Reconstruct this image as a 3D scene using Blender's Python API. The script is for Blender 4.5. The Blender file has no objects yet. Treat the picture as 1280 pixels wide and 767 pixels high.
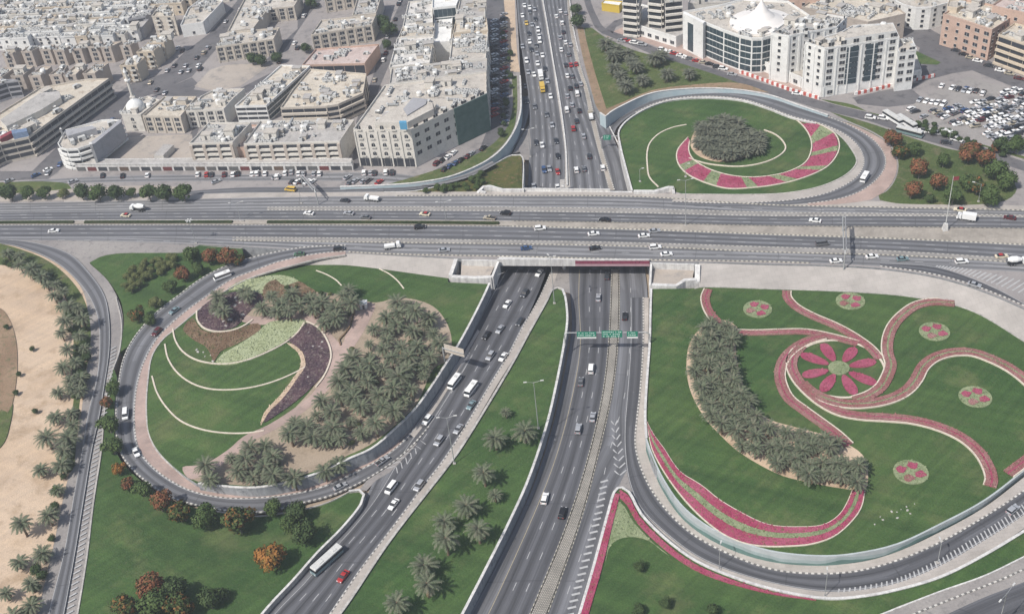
import bpy, bmesh, math, random
from mathutils import Vector, Matrix
from mathutils.bvhtree import BVHTree
from mathutils.geometry import delaunay_2d_cdt, tessellate_polygon
random.seed(7)
R = math.radians
sc = bpy.context.scene
COL = sc.collection
# ---------------------------------------------------------------- camera model (photo 1280x767)
F, PITCH, ROLL, CAMZ = 1450.0, R(37.0), R(6.5), 265.0
fw = Vector((0, math.cos(PITCH), -math.sin(PITCH))); dn = Vector((0, -math.sin(PITCH), -math.cos(PITCH))); ri = Vector((1, 0, 0))
CR = math.cos(ROLL)*ri + math.sin(ROLL)*dn; CD = -math.sin(ROLL)*ri + math.cos(ROLL)*dn
CAM = Vector((0, 0, CAMZ))
def ray(x, y): return (CR*((x-640)/F) + CD*((y-383.5)/F) + fw)
def P(x, y, z=0.0):
    d = ray(x, y); return CAM + d*((z-CAMZ)/d.z)
def proj(p):
    d = p-CAM; z = d.dot(fw); return (640+F*d.dot(CR)/z, 383.5+F*d.dot(CD)/z)
def W(pts, z=0.0): return [P(p[0], p[1], p[2] if len(p) > 2 else z) for p in pts]
cd = bpy.data.cameras.new('camera'); cam = bpy.data.objects.new('camera', cd); COL.objects.link(cam)
cd.sensor_width = 36; cd.lens = F/1280*36; cd.clip_start = 1; cd.clip_end = 6000
m = Matrix((CR, -CD, -fw)).transposed().to_4x4(); m.translation = CAM; cam.matrix_world = m; sc.camera = cam
# ---------------------------------------------------------------- materials
def lin(c): return tuple(v/12.92 if v <= .04045 else ((v+.055)/1.055)**2.4 for v in c)
class NT:
    def __init__(s, name):
        s.m = bpy.data.materials.new(name); s.m.use_nodes = True; s.t = s.m.node_tree
        s.b = s.t.nodes['Principled BSDF']; s.b.inputs['Roughness'].default_value = .85; s.b.inputs['Specular IOR Level'].default_value = .25
    def n(s, t, **k):
        q = s.t.nodes.new(t)
        for a, v in k.items(): setattr(q, a, v)
        return q
    def l(s, a, b): s.t.links.new(a, b)
    def mix(s, fac, a, b, mode='MIX'):
        q = s.n('ShaderNodeMix', data_type='RGBA', blend_type=mode)
        for i, v in ((0, fac), (6, a), (7, b)):
            if hasattr(v, 'links') or isinstance(v, bpy.types.NodeSocket): s.l(v, q.inputs[i])
            elif i == 0: q.inputs[0].default_value = v
            else: q.inputs[i].default_value = (*v, 1)
        return q.outputs[2]
    def math(s, op, a, b=0.0, c=0.0, clamp=False):
        q = s.n('ShaderNodeMath', operation=op, use_clamp=clamp)
        for i, v in enumerate((a, b, c)):
            if isinstance(v, bpy.types.NodeSocket): s.l(v, q.inputs[i])
            else: q.inputs[i].default_value = v
        return q.outputs[0]
    def noise(s, vec, scale, detail=3, rough=.55, lo=.4, hi=.6, dist=0):
        q = s.n('ShaderNodeTexNoise'); q.inputs['Scale'].default_value = scale; q.inputs['Detail'].default_value = detail; q.inputs['Roughness'].default_value = rough; q.inputs['Distortion'].default_value = dist
        s.l(vec, q.inputs['Vector'])
        r = s.n('ShaderNodeMapRange'); r.inputs[1].default_value = lo; r.inputs[2].default_value = hi; s.l(q.outputs[0], r.inputs[0])
        return r.outputs[0]
    def coord(s, kind='Object', scale=None):
        o = s.n('ShaderNodeTexCoord').outputs[kind]
        if scale:
            q = s.n('ShaderNodeMapping'); q.inputs['Scale'].default_value = scale; s.l(o, q.inputs[0]); o = q.outputs[0]
        return o
    def out(s, c): s.l(c, s.b.inputs['Base Color']); return s.m
MATS = {}
def flat(name, c, rough=.7, metal=0, spec=.3, var=.0):
    if name in MATS: return MATS[name]
    t = NT(name); t.b.inputs['Base Color'].default_value = (*c, 1); t.b.inputs['Roughness'].default_value = rough; t.b.inputs['Metallic'].default_value = metal; t.b.inputs['Specular IOR Level'].default_value = spec
    if var:
        v = t.coord(); n = t.noise(v, .8, 4, .6, .3, .7)
        t.out(t.mix(n, tuple(x*(1-var) for x in c), tuple(min(1, x*(1+var)) for x in c)))
    MATS[name] = t.m; return t.m
def ground(name, a, b, c=None, s1=.03, s2=.4, s3=2.5, bump=0, grain=.25, rough=.95, mow=0, spots=None, streak=0):
    """two base tones in broad patches, a third in smaller spots, fine grain"""
    t = NT(name); v = t.coord(); t.b.inputs['Roughness'].default_value = rough; t.b.inputs['Specular IOR Level'].default_value = .1
    col = t.mix(t.noise(v, s1, 4, .6, .36, .64), a, b)
    if c: col = t.mix(t.noise(v, s2, 4, .65, .52, .70), col, c)
    if mow:
        for sc_, rot in (((.008, .22, 1), .5), ((.03, .5, 1), -.7)):
            mp = t.n('ShaderNodeMapping'); mp.inputs['Rotation'].default_value = (0, 0, rot); t.l(v, mp.inputs[0]); mp2 = t.n('ShaderNodeMapping'); mp2.inputs['Scale'].default_value = sc_; t.l(mp.outputs[0], mp2.inputs[0])
            col = t.mix(1.0, col, t.mix(t.noise(mp2.outputs[0], 1, 3, .6, .3, .7), (1-mow, 1-mow, 1-mow*.9), (1+mow*1.2, 1+mow, 1+mow*.6)), 'MULTIPLY')
    if streak:
        mp = t.n('ShaderNodeMapping'); mp.inputs['Scale'].default_value = (.9, .9, .07); t.l(v, mp.inputs[0]); col = t.mix(1.0, col, t.mix(t.noise(mp.outputs[0], 1, 4, .65, .3, .7), (1-streak, 1-streak, 1-streak*.9), (1+streak*.5,)*3), 'MULTIPLY')
    if spots: col = t.mix(t.noise(v, .9, 5, .75, .58, .70), col, spots)
    g = t.noise(v, s3, 3, .7, .25, .75); lo, hi = 1-grain, 1+grain
    col = t.mix(1.0, col, t.mix(g, (lo,)*3, (hi,)*3), 'MULTIPLY')
    if bump:
        q = t.n('ShaderNodeBump'); q.inputs['Strength'].default_value = bump; q.inputs['Distance'].default_value = .3; t.l(g, q.inputs['Height']); t.l(q.outputs[0], t.b.inputs['Normal'])
    MATS[name] = t.out(col); return t.m
def asphalt(name, base, dark=.62, streak=.25):
    """u = metres along, v = lanes across: tyre-darkened lane middles, streaks along the way of travel, patches"""
    t = NT(name); t.b.inputs['Roughness'].default_value = .85
    uv = t.coord('UV'); sp = t.n('ShaderNodeSeparateXYZ'); t.l(uv, sp.inputs[0])
    w = t.math('COSINE', t.math('MULTIPLY', sp.outputs[1], 2*math.pi)); w = t.math('MULTIPLY_ADD', w, -.5, .5)
    mp = t.n('ShaderNodeMapping'); mp.inputs['Scale'].default_value = (.012, 3.2, 1); t.l(uv, mp.inputs[0])
    st = t.noise(mp.outputs[0], 1.0, 4, .6, .3, .7)
    wear = t.math('MULTIPLY', w, t.math('MULTIPLY_ADD', st, .8, .45), clamp=True)
    v = t.coord(); patch = t.noise(v, .05, 4, .6, .35, .65); grain = t.noise(v, 3.0, 2, .7, .2, .8)
    pale = tuple(x*1.18 for x in base)
    col = t.mix(patch, base, pale)
    col = t.mix(wear, col, tuple(x*dark for x in base))
    mp2 = t.n('ShaderNodeMapping'); mp2.inputs['Scale'].default_value = (.03, 9, 1); t.l(uv, mp2.inputs[0])
    col = t.mix(1.0, col, t.mix(t.noise(mp2.outputs[0], 1, 2, .5, .3, .7), (1-streak,)*3, (1+streak,)*3), 'MULTIPLY')
    rp = t.n('ShaderNodeTexVoronoi', feature='F1', distance='CHEBYCHEV'); mp3 = t.n('ShaderNodeMapping'); mp3.inputs['Scale'].default_value = (.045, 1.0, 1); t.l(uv, mp3.inputs[0]); t.l(mp3.outputs[0], rp.inputs['Vector']); rp.inputs['Scale'].default_value = 1
    sr = t.n('ShaderNodeSeparateColor'); t.l(rp.outputs['Color'], sr.inputs[0]); rep = t.math('GREATER_THAN', sr.outputs[0], .86)
    col = t.mix(t.math('MULTIPLY', rep, .45), col, tuple(x*.6 for x in base))
    jt = t.math('LESS_THAN', t.math('FRACT', t.math('MULTIPLY', sp.outputs[0], 1/31.0)), .012); col = t.mix(t.math('MULTIPLY', jt, .5), col, tuple(x*.45 for x in base))
    col = t.mix(1.0, col, t.mix(grain, (.9,)*3, (1.1,)*3), 'MULTIPLY')
    MATS[name] = t.out(col); return t.m
def stripes(name, a, b, period, duty=.5, dirt=.25):
    """blocks of two paints along u (kerb stones)"""
    t = NT(name); uv = t.coord('UV'); sp = t.n('ShaderNodeSeparateXYZ'); t.l(uv, sp.inputs[0])
    f = t.math('FRACT', t.math('DIVIDE', sp.outputs[0], period)); f = t.math('GREATER_THAN', f, duty)
    col = t.mix(f, a, b); g = t.noise(t.coord(), .6, 3, .6, .3, .7)
    MATS[name] = t.out(t.mix(1.0, col, t.mix(g, (1-dirt,)*3, (1+dirt,)*3), 'MULTIPLY')); return t.m
def pavers(name, a, b, mortar, bw=.8, bh=.5, grain=.2):
    t = NT(name); v = t.coord(); q = t.n('ShaderNodeTexBrick'); q.inputs['Scale'].default_value = 1; q.inputs['Brick Width'].default_value = bw; q.inputs['Row Height'].default_value = bh; q.inputs['Mortar Size'].default_value = .04
    t.l(v, q.inputs[0])
    for i, c in ((1, a), (2, b), (3, mortar)): q.inputs[i].default_value = (*c, 1)
    col = t.mix(1.0, q.outputs[0], t.mix(t.noise(v, .12, 4, .6, .3, .7), (1-grain,)*3, (1+grain,)*3), 'MULTIPLY')
    MATS[name] = t.out(col); return t.m
# grass, soil, paving
ground('grass', (.044, .090, .031), (.066, .114, .040), (.098, .128, .055), .02, .07, 1.6, .5, .2, mow=.16, spots=(.092, .116, .050))
ground('grass_dry', (.068, .104, .036), (.098, .126, .050), (.150, .145, .082), .03, .2, 1.8, .5, .25, mow=.12, spots=(.17, .15, .09))
ground('sand', (.47, .36, .265), (.56, .445, .34), (.38, .285, .20), .02, .12, 2.5, .3, .14, mow=.07, spots=(.36, .27, .19))
ground('soil', (.24, .165, .11), (.32, .23, .155), (.13, .13, .07), .06, .5, 2.0, .4, .3)
ground('earth', (.30, .24, .18), (.38, .31, .24), (.25, .2, .15), .02, .2, 2, .2, .2)
ground('city_paving', (.265, .245, .24), (.325, .30, .29), (.20, .19, .19), .03, .2, 1.5, 0, .14)
ground('lot', (.36, .315, .275), (.43, .385, .34), (.27, .25, .235), .03, .2, 1.5, 0, .12)
ground('lot_grey', (.265, .25, .24), (.32, .30, .285), (.20, .19, .185), .03, .2, 1.5, 0, .14)
ground('street', (.115, .112, .12), (.16, .155, .16), (.08, .08, .088), .03, .25, 1.5, 0, .15)
ground('shoulder', (.25, .232, .225), (.31, .29, .275), (.19, .18, .178), .05, .4, 1.5, 0, .15)
ground('concrete', (.40, .38, .35), (.50, .475, .44), (.30, .285, .265), .08, .5, 2.0, .1, .15, streak=.28)
ground('white_concrete', (.56, .55, .53), (.66, .65, .62), (.44, .42, .40), .08, .5, 2.0, .1, .1, streak=.28)
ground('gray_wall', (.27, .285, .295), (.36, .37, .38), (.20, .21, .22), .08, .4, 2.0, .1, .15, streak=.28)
ground('roof_pale', (.44, .405, .36), (.54, .505, .455), (.30, .275, .25), .08, .35, 1.5, 0, .2, spots=(.22, .20, .185))
ground('roof_warm', (.50, .45, .375), (.58, .53, .455), (.34, .28, .22), .08, .35, 1.5, 0, .2, spots=(.22, .20, .185))
ground('roof_gray', (.36, .345, .33), (.46, .44, .42), (.26, .25, .24), .08, .35, 1.5, 0, .2, spots=(.22, .20, .185))
ground('roof_pink', (.47, .385, .355), (.54, .45, .42), (.36, .28, .25), .08, .35, 1.5, 0, .2)
ground('magenta', (.38, .062, .125), (.45, .12, .19), (.30, .16, .11), .12, .9, 3.5, .8, .35, spots=(.14, .15, .07))
ground('pink_bed', (.31, .125, .125), (.38, .205, .195), (.24, .18, .12), .10, .8, 3.0, .8, .35, spots=(.46, .34, .32))
ground('petal', (.39, .075, .14), (.46, .125, .195), (.33, .10, .12), .15, 1.2, 4, .8, .3, spots=(.20, .13, .09))
ground('pale_green', (.24, .29, .16), (.33, .37, .22), (.15, .20, .09), .2, .9, 3, .8, .25)
ground('lime_bed', (.36, .40, .23), (.42, .46, .29), (.22, .26, .14), .2, .9, 3, .8, .22)
ground('purple_bed', (.075, .05, .065), (.14, .09, .10), (.23, .19, .165), .12, .7, 3, .8, .4, spots=(.38, .31, .27))
ground('brown_bed', (.17, .11, .07), (.25, .175, .115), (.09, .10, .04), .1, .6, 3, .8, .4, spots=(.34, .26, .19))
ground('rubble_green', (.05, .085, .025), (.12, .12, .04), (.24, .15, .09), .1, .7, 2.5, .8, .35)
pavers('pink_paving', (.43, .315, .275), (.37, .28, .25), (.30, .24, .21))
pavers('pale_pavers', (.415, .38, .35), (.375, .345, .315), (.32, .295, .275), 2.0, 1.2, .14)
pavers('slope_pavers', (.365, .34, .315), (.395, .365, .34), (.30, .28, .26), 2.4, 2.4, .12)
pavers('median_pavers', (.36, .325, .285), (.31, .28, .245), (.26, .235, .205), 1.2, 1.2, .2)
pavers('median_dots', (.42, .385, .335), (.35, .325, .285), (.13, .125, .115), .62, .6, .2)
MATS['median_dots'].node_tree.nodes['Brick Texture'].inputs['Mortar Size'].default_value = .1
pavers('island_pavers', (.285, .27, .255), (.26, .245, .235), (.22, .21, .20), 1.2, 1.2, .2)
stripes('kerb_soft', (.44, .42, .38), (.22, .21, .20), 1.7)
asphalt('asphalt', (.158, .160, .172), .52); asphalt('asphalt_dark', (.108, .110, .121), .55); asphalt('asphalt_pale', (.225, .225, .235), .5)
stripes('kerb_bw', (.52, .50, .465), (.16, .155, .15), 1.7); stripes('kerb_yb', (.48, .45, .375), (.18, .17, .155), 1.7)
stripes('barrier_rw', (.72, .70, .68), (.45, .10, .08), 3.0)
PAINT = flat('road_paint', (.42, .42, .42), .7, var=.15); YPAINT = flat('yellow_paint', (.42, .36, .24), .7, var=.15)
WHITE = flat('white_paint', (.74, .73, .70), .6, var=.06); STEEL = flat('steel', (.42, .43, .44), .45, .7); DARK = flat('dark_metal', (.05, .05, .055), .5)
GLASS = flat('glass', (.035, .045, .055), .12, 0, .6); BLUEGLASS = flat('blue_glass', (.03, .07, .10), .1, 0, .7); SHADE = flat('dark_opening', (.03, .03, .033), .8)
CREAM = flat('cream_kerb', (.60, .53, .44), .8, var=.15)
# ---------------------------------------------------------------- mesh helpers
def M(x): return MATS[x] if isinstance(x, str) else x
def new(name, V, Fc, mats, parent=None, uv=None, mi=None, smooth=False):
    me = bpy.data.meshes.new(name); me.from_pydata([tuple(v) for v in V], [], Fc)
    for q in (mats if isinstance(mats, (list, tuple)) else [mats]): me.materials.append(M(q))
    if mi: me.polygons.foreach_set('material_index', mi)
    if uv:
        L = me.uv_layers.new(name='UVMap')
        for lp in me.loops: L.data[lp.index].uv = uv[lp.vertex_index]
    if smooth: me.polygons.foreach_set('use_smooth', [True]*len(me.polygons))
    me.update(); o = bpy.data.objects.new(name, me); COL.objects.link(o)
    if parent: o.parent = parent
    return o
def tag(o, label=None, cat=None, group=None, kind=None):
    if label: o['label'] = label
    if cat: o['category'] = cat
    if group: o['group'] = group
    if kind: o['kind'] = kind
    return o
def struct(o): o['kind'] = 'structure'; return o
def empty(name, loc, rz=0):
    o = bpy.data.objects.new(name, None); o.empty_display_size = .5; o.location = loc; o.rotation_euler = (0, 0, rz); COL.objects.link(o); return o
def copy_tree(o, parent=None):
    c = o.copy(); COL.objects.link(c); c.parent = parent
    for ch in o.children: copy_tree(ch, c)
    return c
def spline(P_, step=3.0, closed=False):
    """Catmull-Rom through world points, resampled about every step metres"""
    n = len(P_)
    if n < 3 and not closed: 
        a, b = P_[0], P_[-1]; k = max(1, int((b-a).length/step)); return [a.lerp(b, i/k) for i in range(k+1)]
    out = []; rng = n if closed else n-1
    for i in range(rng):
        p1, p2 = P_[i], P_[(i+1) % n]
        p0 = P_[i-1] if (i or closed) else p1*2-p2; p3 = P_[(i+2) % n] if (closed or i+2 < n) else p2*2-p1
        d1 = max((p1-p0).length, .01)**.5; d2 = max((p2-p1).length, .01)**.5; d3 = max((p3-p2).length, .01)**.5
        m1 = ((p1-p0)/d1 - (p2-p0)/(d1+d2) + (p2-p1)/d2)*d2; m2 = ((p2-p1)/d2 - (p3-p1)/(d2+d3) + (p3-p2)/d3)*d2
        k = max(1, int((p2-p1).length/step))
        for j in range(k):
            t = j/k; t2, t3 = t*t, t*t*t
            out.append(p1*(2*t3-3*t2+1) + m1*(t3-2*t2+t) + p2*(-2*t3+3*t2) + m2*(t3-t2))
    if not closed: out.append(P_[-1].copy())
    return out
def resample(A, n):
    L = [0]
    for a, b in zip(A, A[1:]): L.append(L[-1]+(b-a).length)
    out = []; j = 0
    for i in range(n):
        s = L[-1]*i/(n-1)
        while j < len(A)-2 and L[j+1] < s: j += 1
        d = L[j+1]-L[j]; out.append(A[j].lerp(A[j+1], min(1, (s-L[j])/d if d else 0)))
    return out
def up(A, dz): return [Vector((p.x, p.y, p.z+dz)) for p in A]
def smooth_loop(B, step=3, turn=42):
    """closed boundary smoothed between its sharp corners"""
    n = len(B); cs = []
    for i in range(n):
        a, b, c = B[i-1], B[i], B[(i+1) % n]; u = (b-a).to_2d(); v = (c-b).to_2d()
        if u.length > 1e-6 and v.length > 1e-6 and abs(u.angle_signed(v)) > R(turn): cs.append(i)
    if not cs: return spline(B, step, True)
    out = []
    for k, i in enumerate(cs):
        j = cs[(k+1) % len(cs)]; seg = [B[q % n] for q in range(i, (j if j > i else j+n)+1)]
        out += spline(seg, step)[:-1] if len(seg) > 2 else [seg[0]]
    return out
SURF = []           # (verts, polys) of every ground surface, for draping
def reg(o):
    SURF.append(([v.co.copy() for v in o.data.vertices], [tuple(p.vertices) for p in o.data.polygons])); return o
def pair(A, B, z=0, step=4.0):
    A, B = spline(W(A, z), step), spline(W(B, z), step); n = max(len(A), len(B)); return resample(A, n), resample(B, n)
def loft(name, A, B, mat, lanes=1, m=1, dz=0, ground_=True):
    V, Fc, uv = [], [], []; u = 0; n = len(A)
    for i in range(n):
        if i: u += ((A[i]+B[i])-(A[i-1]+B[i-1])).length/2
        for k in range(m+1):
            q = A[i].lerp(B[i], k/m); V.append((q.x, q.y, q.z+dz)); uv.append((u, lanes*k/m))
    for i in range(n-1):
        for k in range(m):
            a = i*(m+1)+k; Fc.append((a, a+1, a+m+2, a+m+1))
    me = new(name, V, Fc, mat, uv=uv)
    bm = bmesh.new(); bm.from_mesh(me.data); bm.normal_update()
    if sum(f.normal.z for f in bm.faces) < 0: bmesh.ops.reverse_faces(bm, faces=bm.faces)
    bm.to_mesh(me.data); bm.free()
    struct(me)
    return reg(me) if ground_ else me
def mid(A, B, t): return [a.lerp(b, t) for a, b in zip(A, B)]
def ribverts(path, w, h, closed=False, off=0, V=None, Fc=None, uv=None, base=0.0):
    """box-section strip along a path; appends to V, Fc, uv"""
    n = len(path); b0 = len(V); u = 0
    for i in range(n):
        a = path[i-1] if (i or closed) else path[i]; b = path[(i+1) % n] if (closed or i < n-1) else path[i]
        t = (b-a); t.z = 0; t = t.normalized() if t.length > 1e-6 else Vector((1, 0, 0)); nr = Vector((-t.y, t.x, 0))
        if i: u += (path[i]-path[i-1]).length
        p = path[i]+nr*off
        for s, z in ((-1, base), (-1, h), (1, h), (1, base)):
            q = p+nr*(s*w/2); V.append((q.x, q.y, q.z+z)); uv.append((u, z))
    for i in range(n if closed else n-1):
        a = b0+4*i; b = b0+4*((i+1) % n)
        for k in range(3): Fc.append((a+k, b+k, b+k+1, a+k+1))
    if not closed: Fc.append((b0, b0+1, b0+2, b0+3)); a = b0+4*(n-1); Fc.append((a+3, a+2, a+1, a))
def strip(name, path, w, h, mat, closed=False, off=0, base=-.3, parent=None):
    V, Fc, uv = [], [], []; ribverts(path, w, h, closed, off, V, Fc, uv, base); return new(name, V, Fc, mat, parent, uv)
def dashes(path, on, gap, w, V, Fc, uv, dz=.015):
    """painted dashes along a path (flat quads)"""
    L = [0]
    for a, b in zip(path, path[1:]): L.append(L[-1]+(b-a).length)
    def at(s):
        for j in range(len(path)-1):
            if s <= L[j+1]: return path[j].lerp(path[j+1], (s-L[j])/max(1e-6, L[j+1]-L[j])), (path[j+1]-path[j])
        return path[-1], path[-1]-path[-2]
    s = 0
    while s < L[-1]:
        e = min(s+on, L[-1]); k = max(1, int((e-s)/(6 if e-s < 5 else 1.2))); prev = None
        for i in range(k+1):
            p, t = at(s+(e-s)*i/k); t = Vector((t.x, t.y, 0)).normalized(); nr = Vector((-t.y, t.x, 0))*w/2
            c = len(V); V.extend([(p.x-nr.x, p.y-nr.y, p.z+dz), (p.x+nr.x, p.y+nr.y, p.z+dz)]); uv.extend([(0, 0), (0, 1)])
            if prev is not None: Fc.append((prev, c, c+1, prev+1))
            prev = c
        s += on+gap
def area2(b): return sum(p.x*q.y-q.x*p.y for p, q in zip(b, b[1:]+b[:1]))
def idw(p, B):
    sw = sz = 0
    for q in B:
        d = (q.x-p[0])**2+(q.y-p[1])**2+.05; w = 1/d**1.5; sw += w; sz += w*q.z
    return sz/sw
def sheet(name, B, mat, spacing=6, zf=None, bottom=None, side=None, register=True, smooth=False):
    """surface inside boundary B (world points) with interior points; optional skirt down to z = bottom"""
    if smooth: B = smooth_loop(B)
    if area2(B) < 0: B = B[::-1]
    n = len(B); x0, x1 = min(p.x for p in B), max(p.x for p in B); y0, y1 = min(p.y for p in B), max(p.y for p in B)
    pts = [Vector((p.x, p.y)) for p in B]
    flat_ = zf is None and max(p.z for p in B)-min(p.z for p in B) < .05
    if not flat_ and spacing:
        def inside(x, y):
            c = False
            for i in range(n):
                a, b = B[i], B[i-1]
                if (a.y > y) != (b.y > y) and x < (b.x-a.x)*(y-a.y)/(b.y-a.y)+a.x: c = not c
            return c
        y = y0+spacing/2
        while y < y1:
            x = x0+spacing/2
            while x < x1:
                if inside(x, y): pts.append(Vector((x, y)))
                x += spacing
            y += spacing
    r = delaunay_2d_cdt(pts, [], [list(range(n))], 1, 1e-4)
    zmap = {}
    V = []
    for k, v in enumerate(r[0]):
        o = r[3][k]; src = [i for i in o if i < n]
        V.append((v.x, v.y, B[src[0]].z if src else (zf(v.x, v.y) if zf else idw(v, B))))
    Fc = [tuple(f) for f in r[2]]; nt = len(Fc); mi = [0]*nt
    mats = [M(mat)]
    if register: SURF.append(([Vector(v) for v in V], Fc[:]))
    if bottom is not None:
        mats.append(M(side or mat)); b0 = len(V); bt = bottom if callable(bottom) else (lambda p: bottom)
        V += [tuple(p) for p in B]; V += [(p.x, p.y, bt(p)) for p in B]
        for i in range(n):
            j = (i+1) % n; Fc.append((b0+i, b0+n+i, b0+n+j, b0+j)); mi.append(1)
    return struct(new(name, V, Fc, mats, mi=mi))
def tufts(o, per=3.0, size=.38, rise=.16):
    """leafy clumps of the bed's own plants: small tilted faces over its top and a little past its edge"""
    me = o.data; rr = random.Random(len(me.vertices)); V = [v.co.copy() for v in me.vertices]; Fc = [tuple(p.vertices) for p in me.polygons]; MI = [p.material_index for p in me.polygons]; nv = []; nf = []
    uvs = bool(me.uv_layers)
    for p in me.polygons:
        if p.normal.z < .5: continue
        c = [V[i] for i in p.vertices]
        for k in range(1, len(c)-1):
            ar = (c[k]-c[0]).cross(c[k+1]-c[0]).length/2; n = ar*per; n = int(n)+(rr.random() < n-int(n))
            for _ in range(n):
                r1, r2 = math.sqrt(rr.random()), rr.random(); q = c[0]*(1-r1)+c[k]*(r1*(1-r2))+c[k+1]*(r1*r2); q = q+Vector((rr.gauss(0, .16), rr.gauss(0, .16), rise*rr.random()))
                u = Vector((rr.gauss(0, 1), rr.gauss(0, 1), rr.gauss(0, .5))).normalized(); w = Vector((rr.gauss(0, 1), rr.gauss(0, 1), rr.gauss(0, .5))); w = (w-u*w.dot(u)).normalized(); s = size*rr.uniform(.6, 1.2); b = len(V)+len(nv)
                nv += [q-u*s*.5-w*s*.4, q+u*s*.5-w*s*.4, q+u*s*.4+w*s*.5, q-u*s*.4+w*s*.5]; nf.append((b, b+1, b+2, b+3))
    mats = list(me.materials); m2 = bpy.data.meshes.new(me.name); m2.from_pydata(V+nv, [], Fc+nf)
    for q in mats: m2.materials.append(q)
    m2.polygons.foreach_set('material_index', MI+[0]*len(nf)); o.data = m2; return o
BV = None
def make_bvh():
    global BV
    V, Fc = [], []
    for v, f in SURF:
        b = len(V); V += v; Fc += [tuple(i+b for i in q) for q in f]
    BV = BVHTree.FromPolygons(V, Fc)
def G(x, y):
    """the point of the built ground seen at photo pixel x, y"""
    h = BV.ray_cast(CAM, ray(x, y).normalized()); return h[0] if h[0] else P(x, y, 5)
def GW(pts): return [G(p[0], p[1]) for p in pts]
def drop(x, y, dflt=0, top=200):
    h = BV.ray_cast(Vector((x, y, top)), Vector((0, 0, -1))); return h[0].z if h[0] else dflt
def drape(path, dz=0): return [Vector((p.x, p.y, drop(p.x, p.y, p.z)+dz)) for p in path]
def bed(name, px, mat, h=.25, step=2.0, closed_spline=True, label=None, cat='flower bed', group=None, kind=None):
    B = GW(px); B = spline(B, step, True) if closed_spline else dens(B, step)
    B = drape(B, h); o = sheet(name, B, mat, 4, lambda x, y: drop(x, y)+h, lambda p: p.z-h-.3, mat, register=False)
    if label: del o['kind']; tag(tufts(o, 1.5, .5), label, cat, group)
    return o
def dens(B, step):
    out = []
    for a, b in zip(B, B[1:]+B[:1]):
        k = max(1, int((b-a).length/step)); out += [a.lerp(b, i/k) for i in range(k)]
    return out
class MB:
    """collects simple solids for ONE mesh object"""
    def __init__(s): s.V, s.F, s.I, s.mats = [], [], [], []
    def mi(s, m):
        m = M(m)
        if m not in s.mats: s.mats.append(m)
        return s.mats.index(m)
    def add(s, V, Fc, m):
        b = len(s.V); s.V += [tuple(v) for v in V]; k = s.mi(m)
        for f in Fc: s.F.append(tuple(i+b for i in f)); s.I.append(k)
    def box(s, x0, x1, y0, y1, z0, z1, m, T=None, tx=1, ty=1):
        cx, cy = (x0+x1)/2, (y0+y1)/2
        V = [Vector((x, y, z0)) for x, y in ((x0, y0), (x1, y0), (x1, y1), (x0, y1))] + [Vector((cx+(x-cx)*tx, cy+(y-cy)*ty, z1)) for x, y in ((x0, y0), (x1, y0), (x1, y1), (x0, y1))]
        if T: V = [T @ v for v in V]
        s.add(V, [(3, 2, 1, 0), (4, 5, 6, 7), (0, 1, 5, 4), (1, 2, 6, 5), (2, 3, 7, 6), (3, 0, 4, 7)], m)
    def tube(s, a, b, r0, r1, m, n=8):
        a, b = Vector(a), Vector(b); d = (b-a).normalized(); u = d.orthogonal().normalized(); w = d.cross(u); V = []
        for p, r in ((a, r0), (b, r1)):
            for k in range(n): V.append(p+(u*math.cos(2*math.pi*k/n)+w*math.sin(2*math.pi*k/n))*r)
        s.add(V, [(k, (k+1) % n, n+(k+1) % n, n+k) for k in range(n)]+[tuple(range(n))[::-1], tuple(range(n, 2*n))], m)
    def lathe(s, c, prof, m, n=20):
        V = []
        for r, z in prof:
            for k in range(n): V.append((c[0]+r*math.cos(2*math.pi*k/n), c[1]+r*math.sin(2*math.pi*k/n), c[2]+z))
        Fc = []
        for j in range(len(prof)-1):
            for k in range(n): Fc.append((j*n+k, j*n+(k+1) % n, (j+1)*n+(k+1) % n, (j+1)*n+k))
        Fc.append(tuple(range((len(prof)-1)*n, len(prof)*n))); s.add(V, Fc, m)
    def build(s, name, parent=None, smooth=False): return new(name, s.V, s.F, s.mats, parent, mi=s.I, smooth=smooth)
# ================================================================ TERRAIN
# base sheet to the horizon
o = new('ground', [(-3000, -2000, -.6), (3000, -2000, -.6), (3000, 4000, -.6), (-3000, 4000, -.6)], [(0, 1, 2, 3)], 'earth'); struct(o); reg(o)
C8 = 8.0
def zN(y):
    T = [(0, 8.02), (30, 8.02), (50, 7.75), (80, 6.5), (120, 4.5), (160, 2.6), (190, 1.3), (237, 0.0), (345, 0.0)]
    for (a, u), (b, v) in zip(T, T[1:]):
        if y <= b: return u+(v-u)*max(0, y-a)/(b-a)
    return 0
# --- city plateau west of the sunken highway, with the east-west highway's embankment
wb = [(-420, 296), (-150, 298), (0, 299), (160, 302), (320, 309), (430, 316), (530, 320), (622, 326.5), (655, 238), (597, 241), (480, 239.5), (480, 232.5), (520, 230), (560, 223), (592, 211), (617, 197), (634, 180), (645, 163), (650, 145), (651, 115), (650, 90), (648, 45), (645, 0), (641, -60), (-420, -60)]
sheet('city_ground', W(wb, C8), 'city_paving', 0, bottom=-.6, side='gray_wall', smooth=True)
eb = [(812, 327), (880, 327.5), (960, 329.5), (1030, 331), (1100, 335), (1160, 343.5), (1200, 353.5), (1240, 367.5), (1280, 385), (1330, 408), (1480, 470), (1480, -60), (709, -60), (711, 0), (715, 32), (726, 80), (738, 112), (750, 141), (757, 146), (763, 141), (780, 131.5), (815, 117), (860, 111.5), (915, 112), (960, 119), (997, 131.5), (1035, 144.5), (1060, 153), (1090, 166), (1110, 180), (1121, 202), (1117, 225), (1105, 240), (1095, 246), (1000, 258), (900, 262), (845, 240), (790, 239)]
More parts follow.
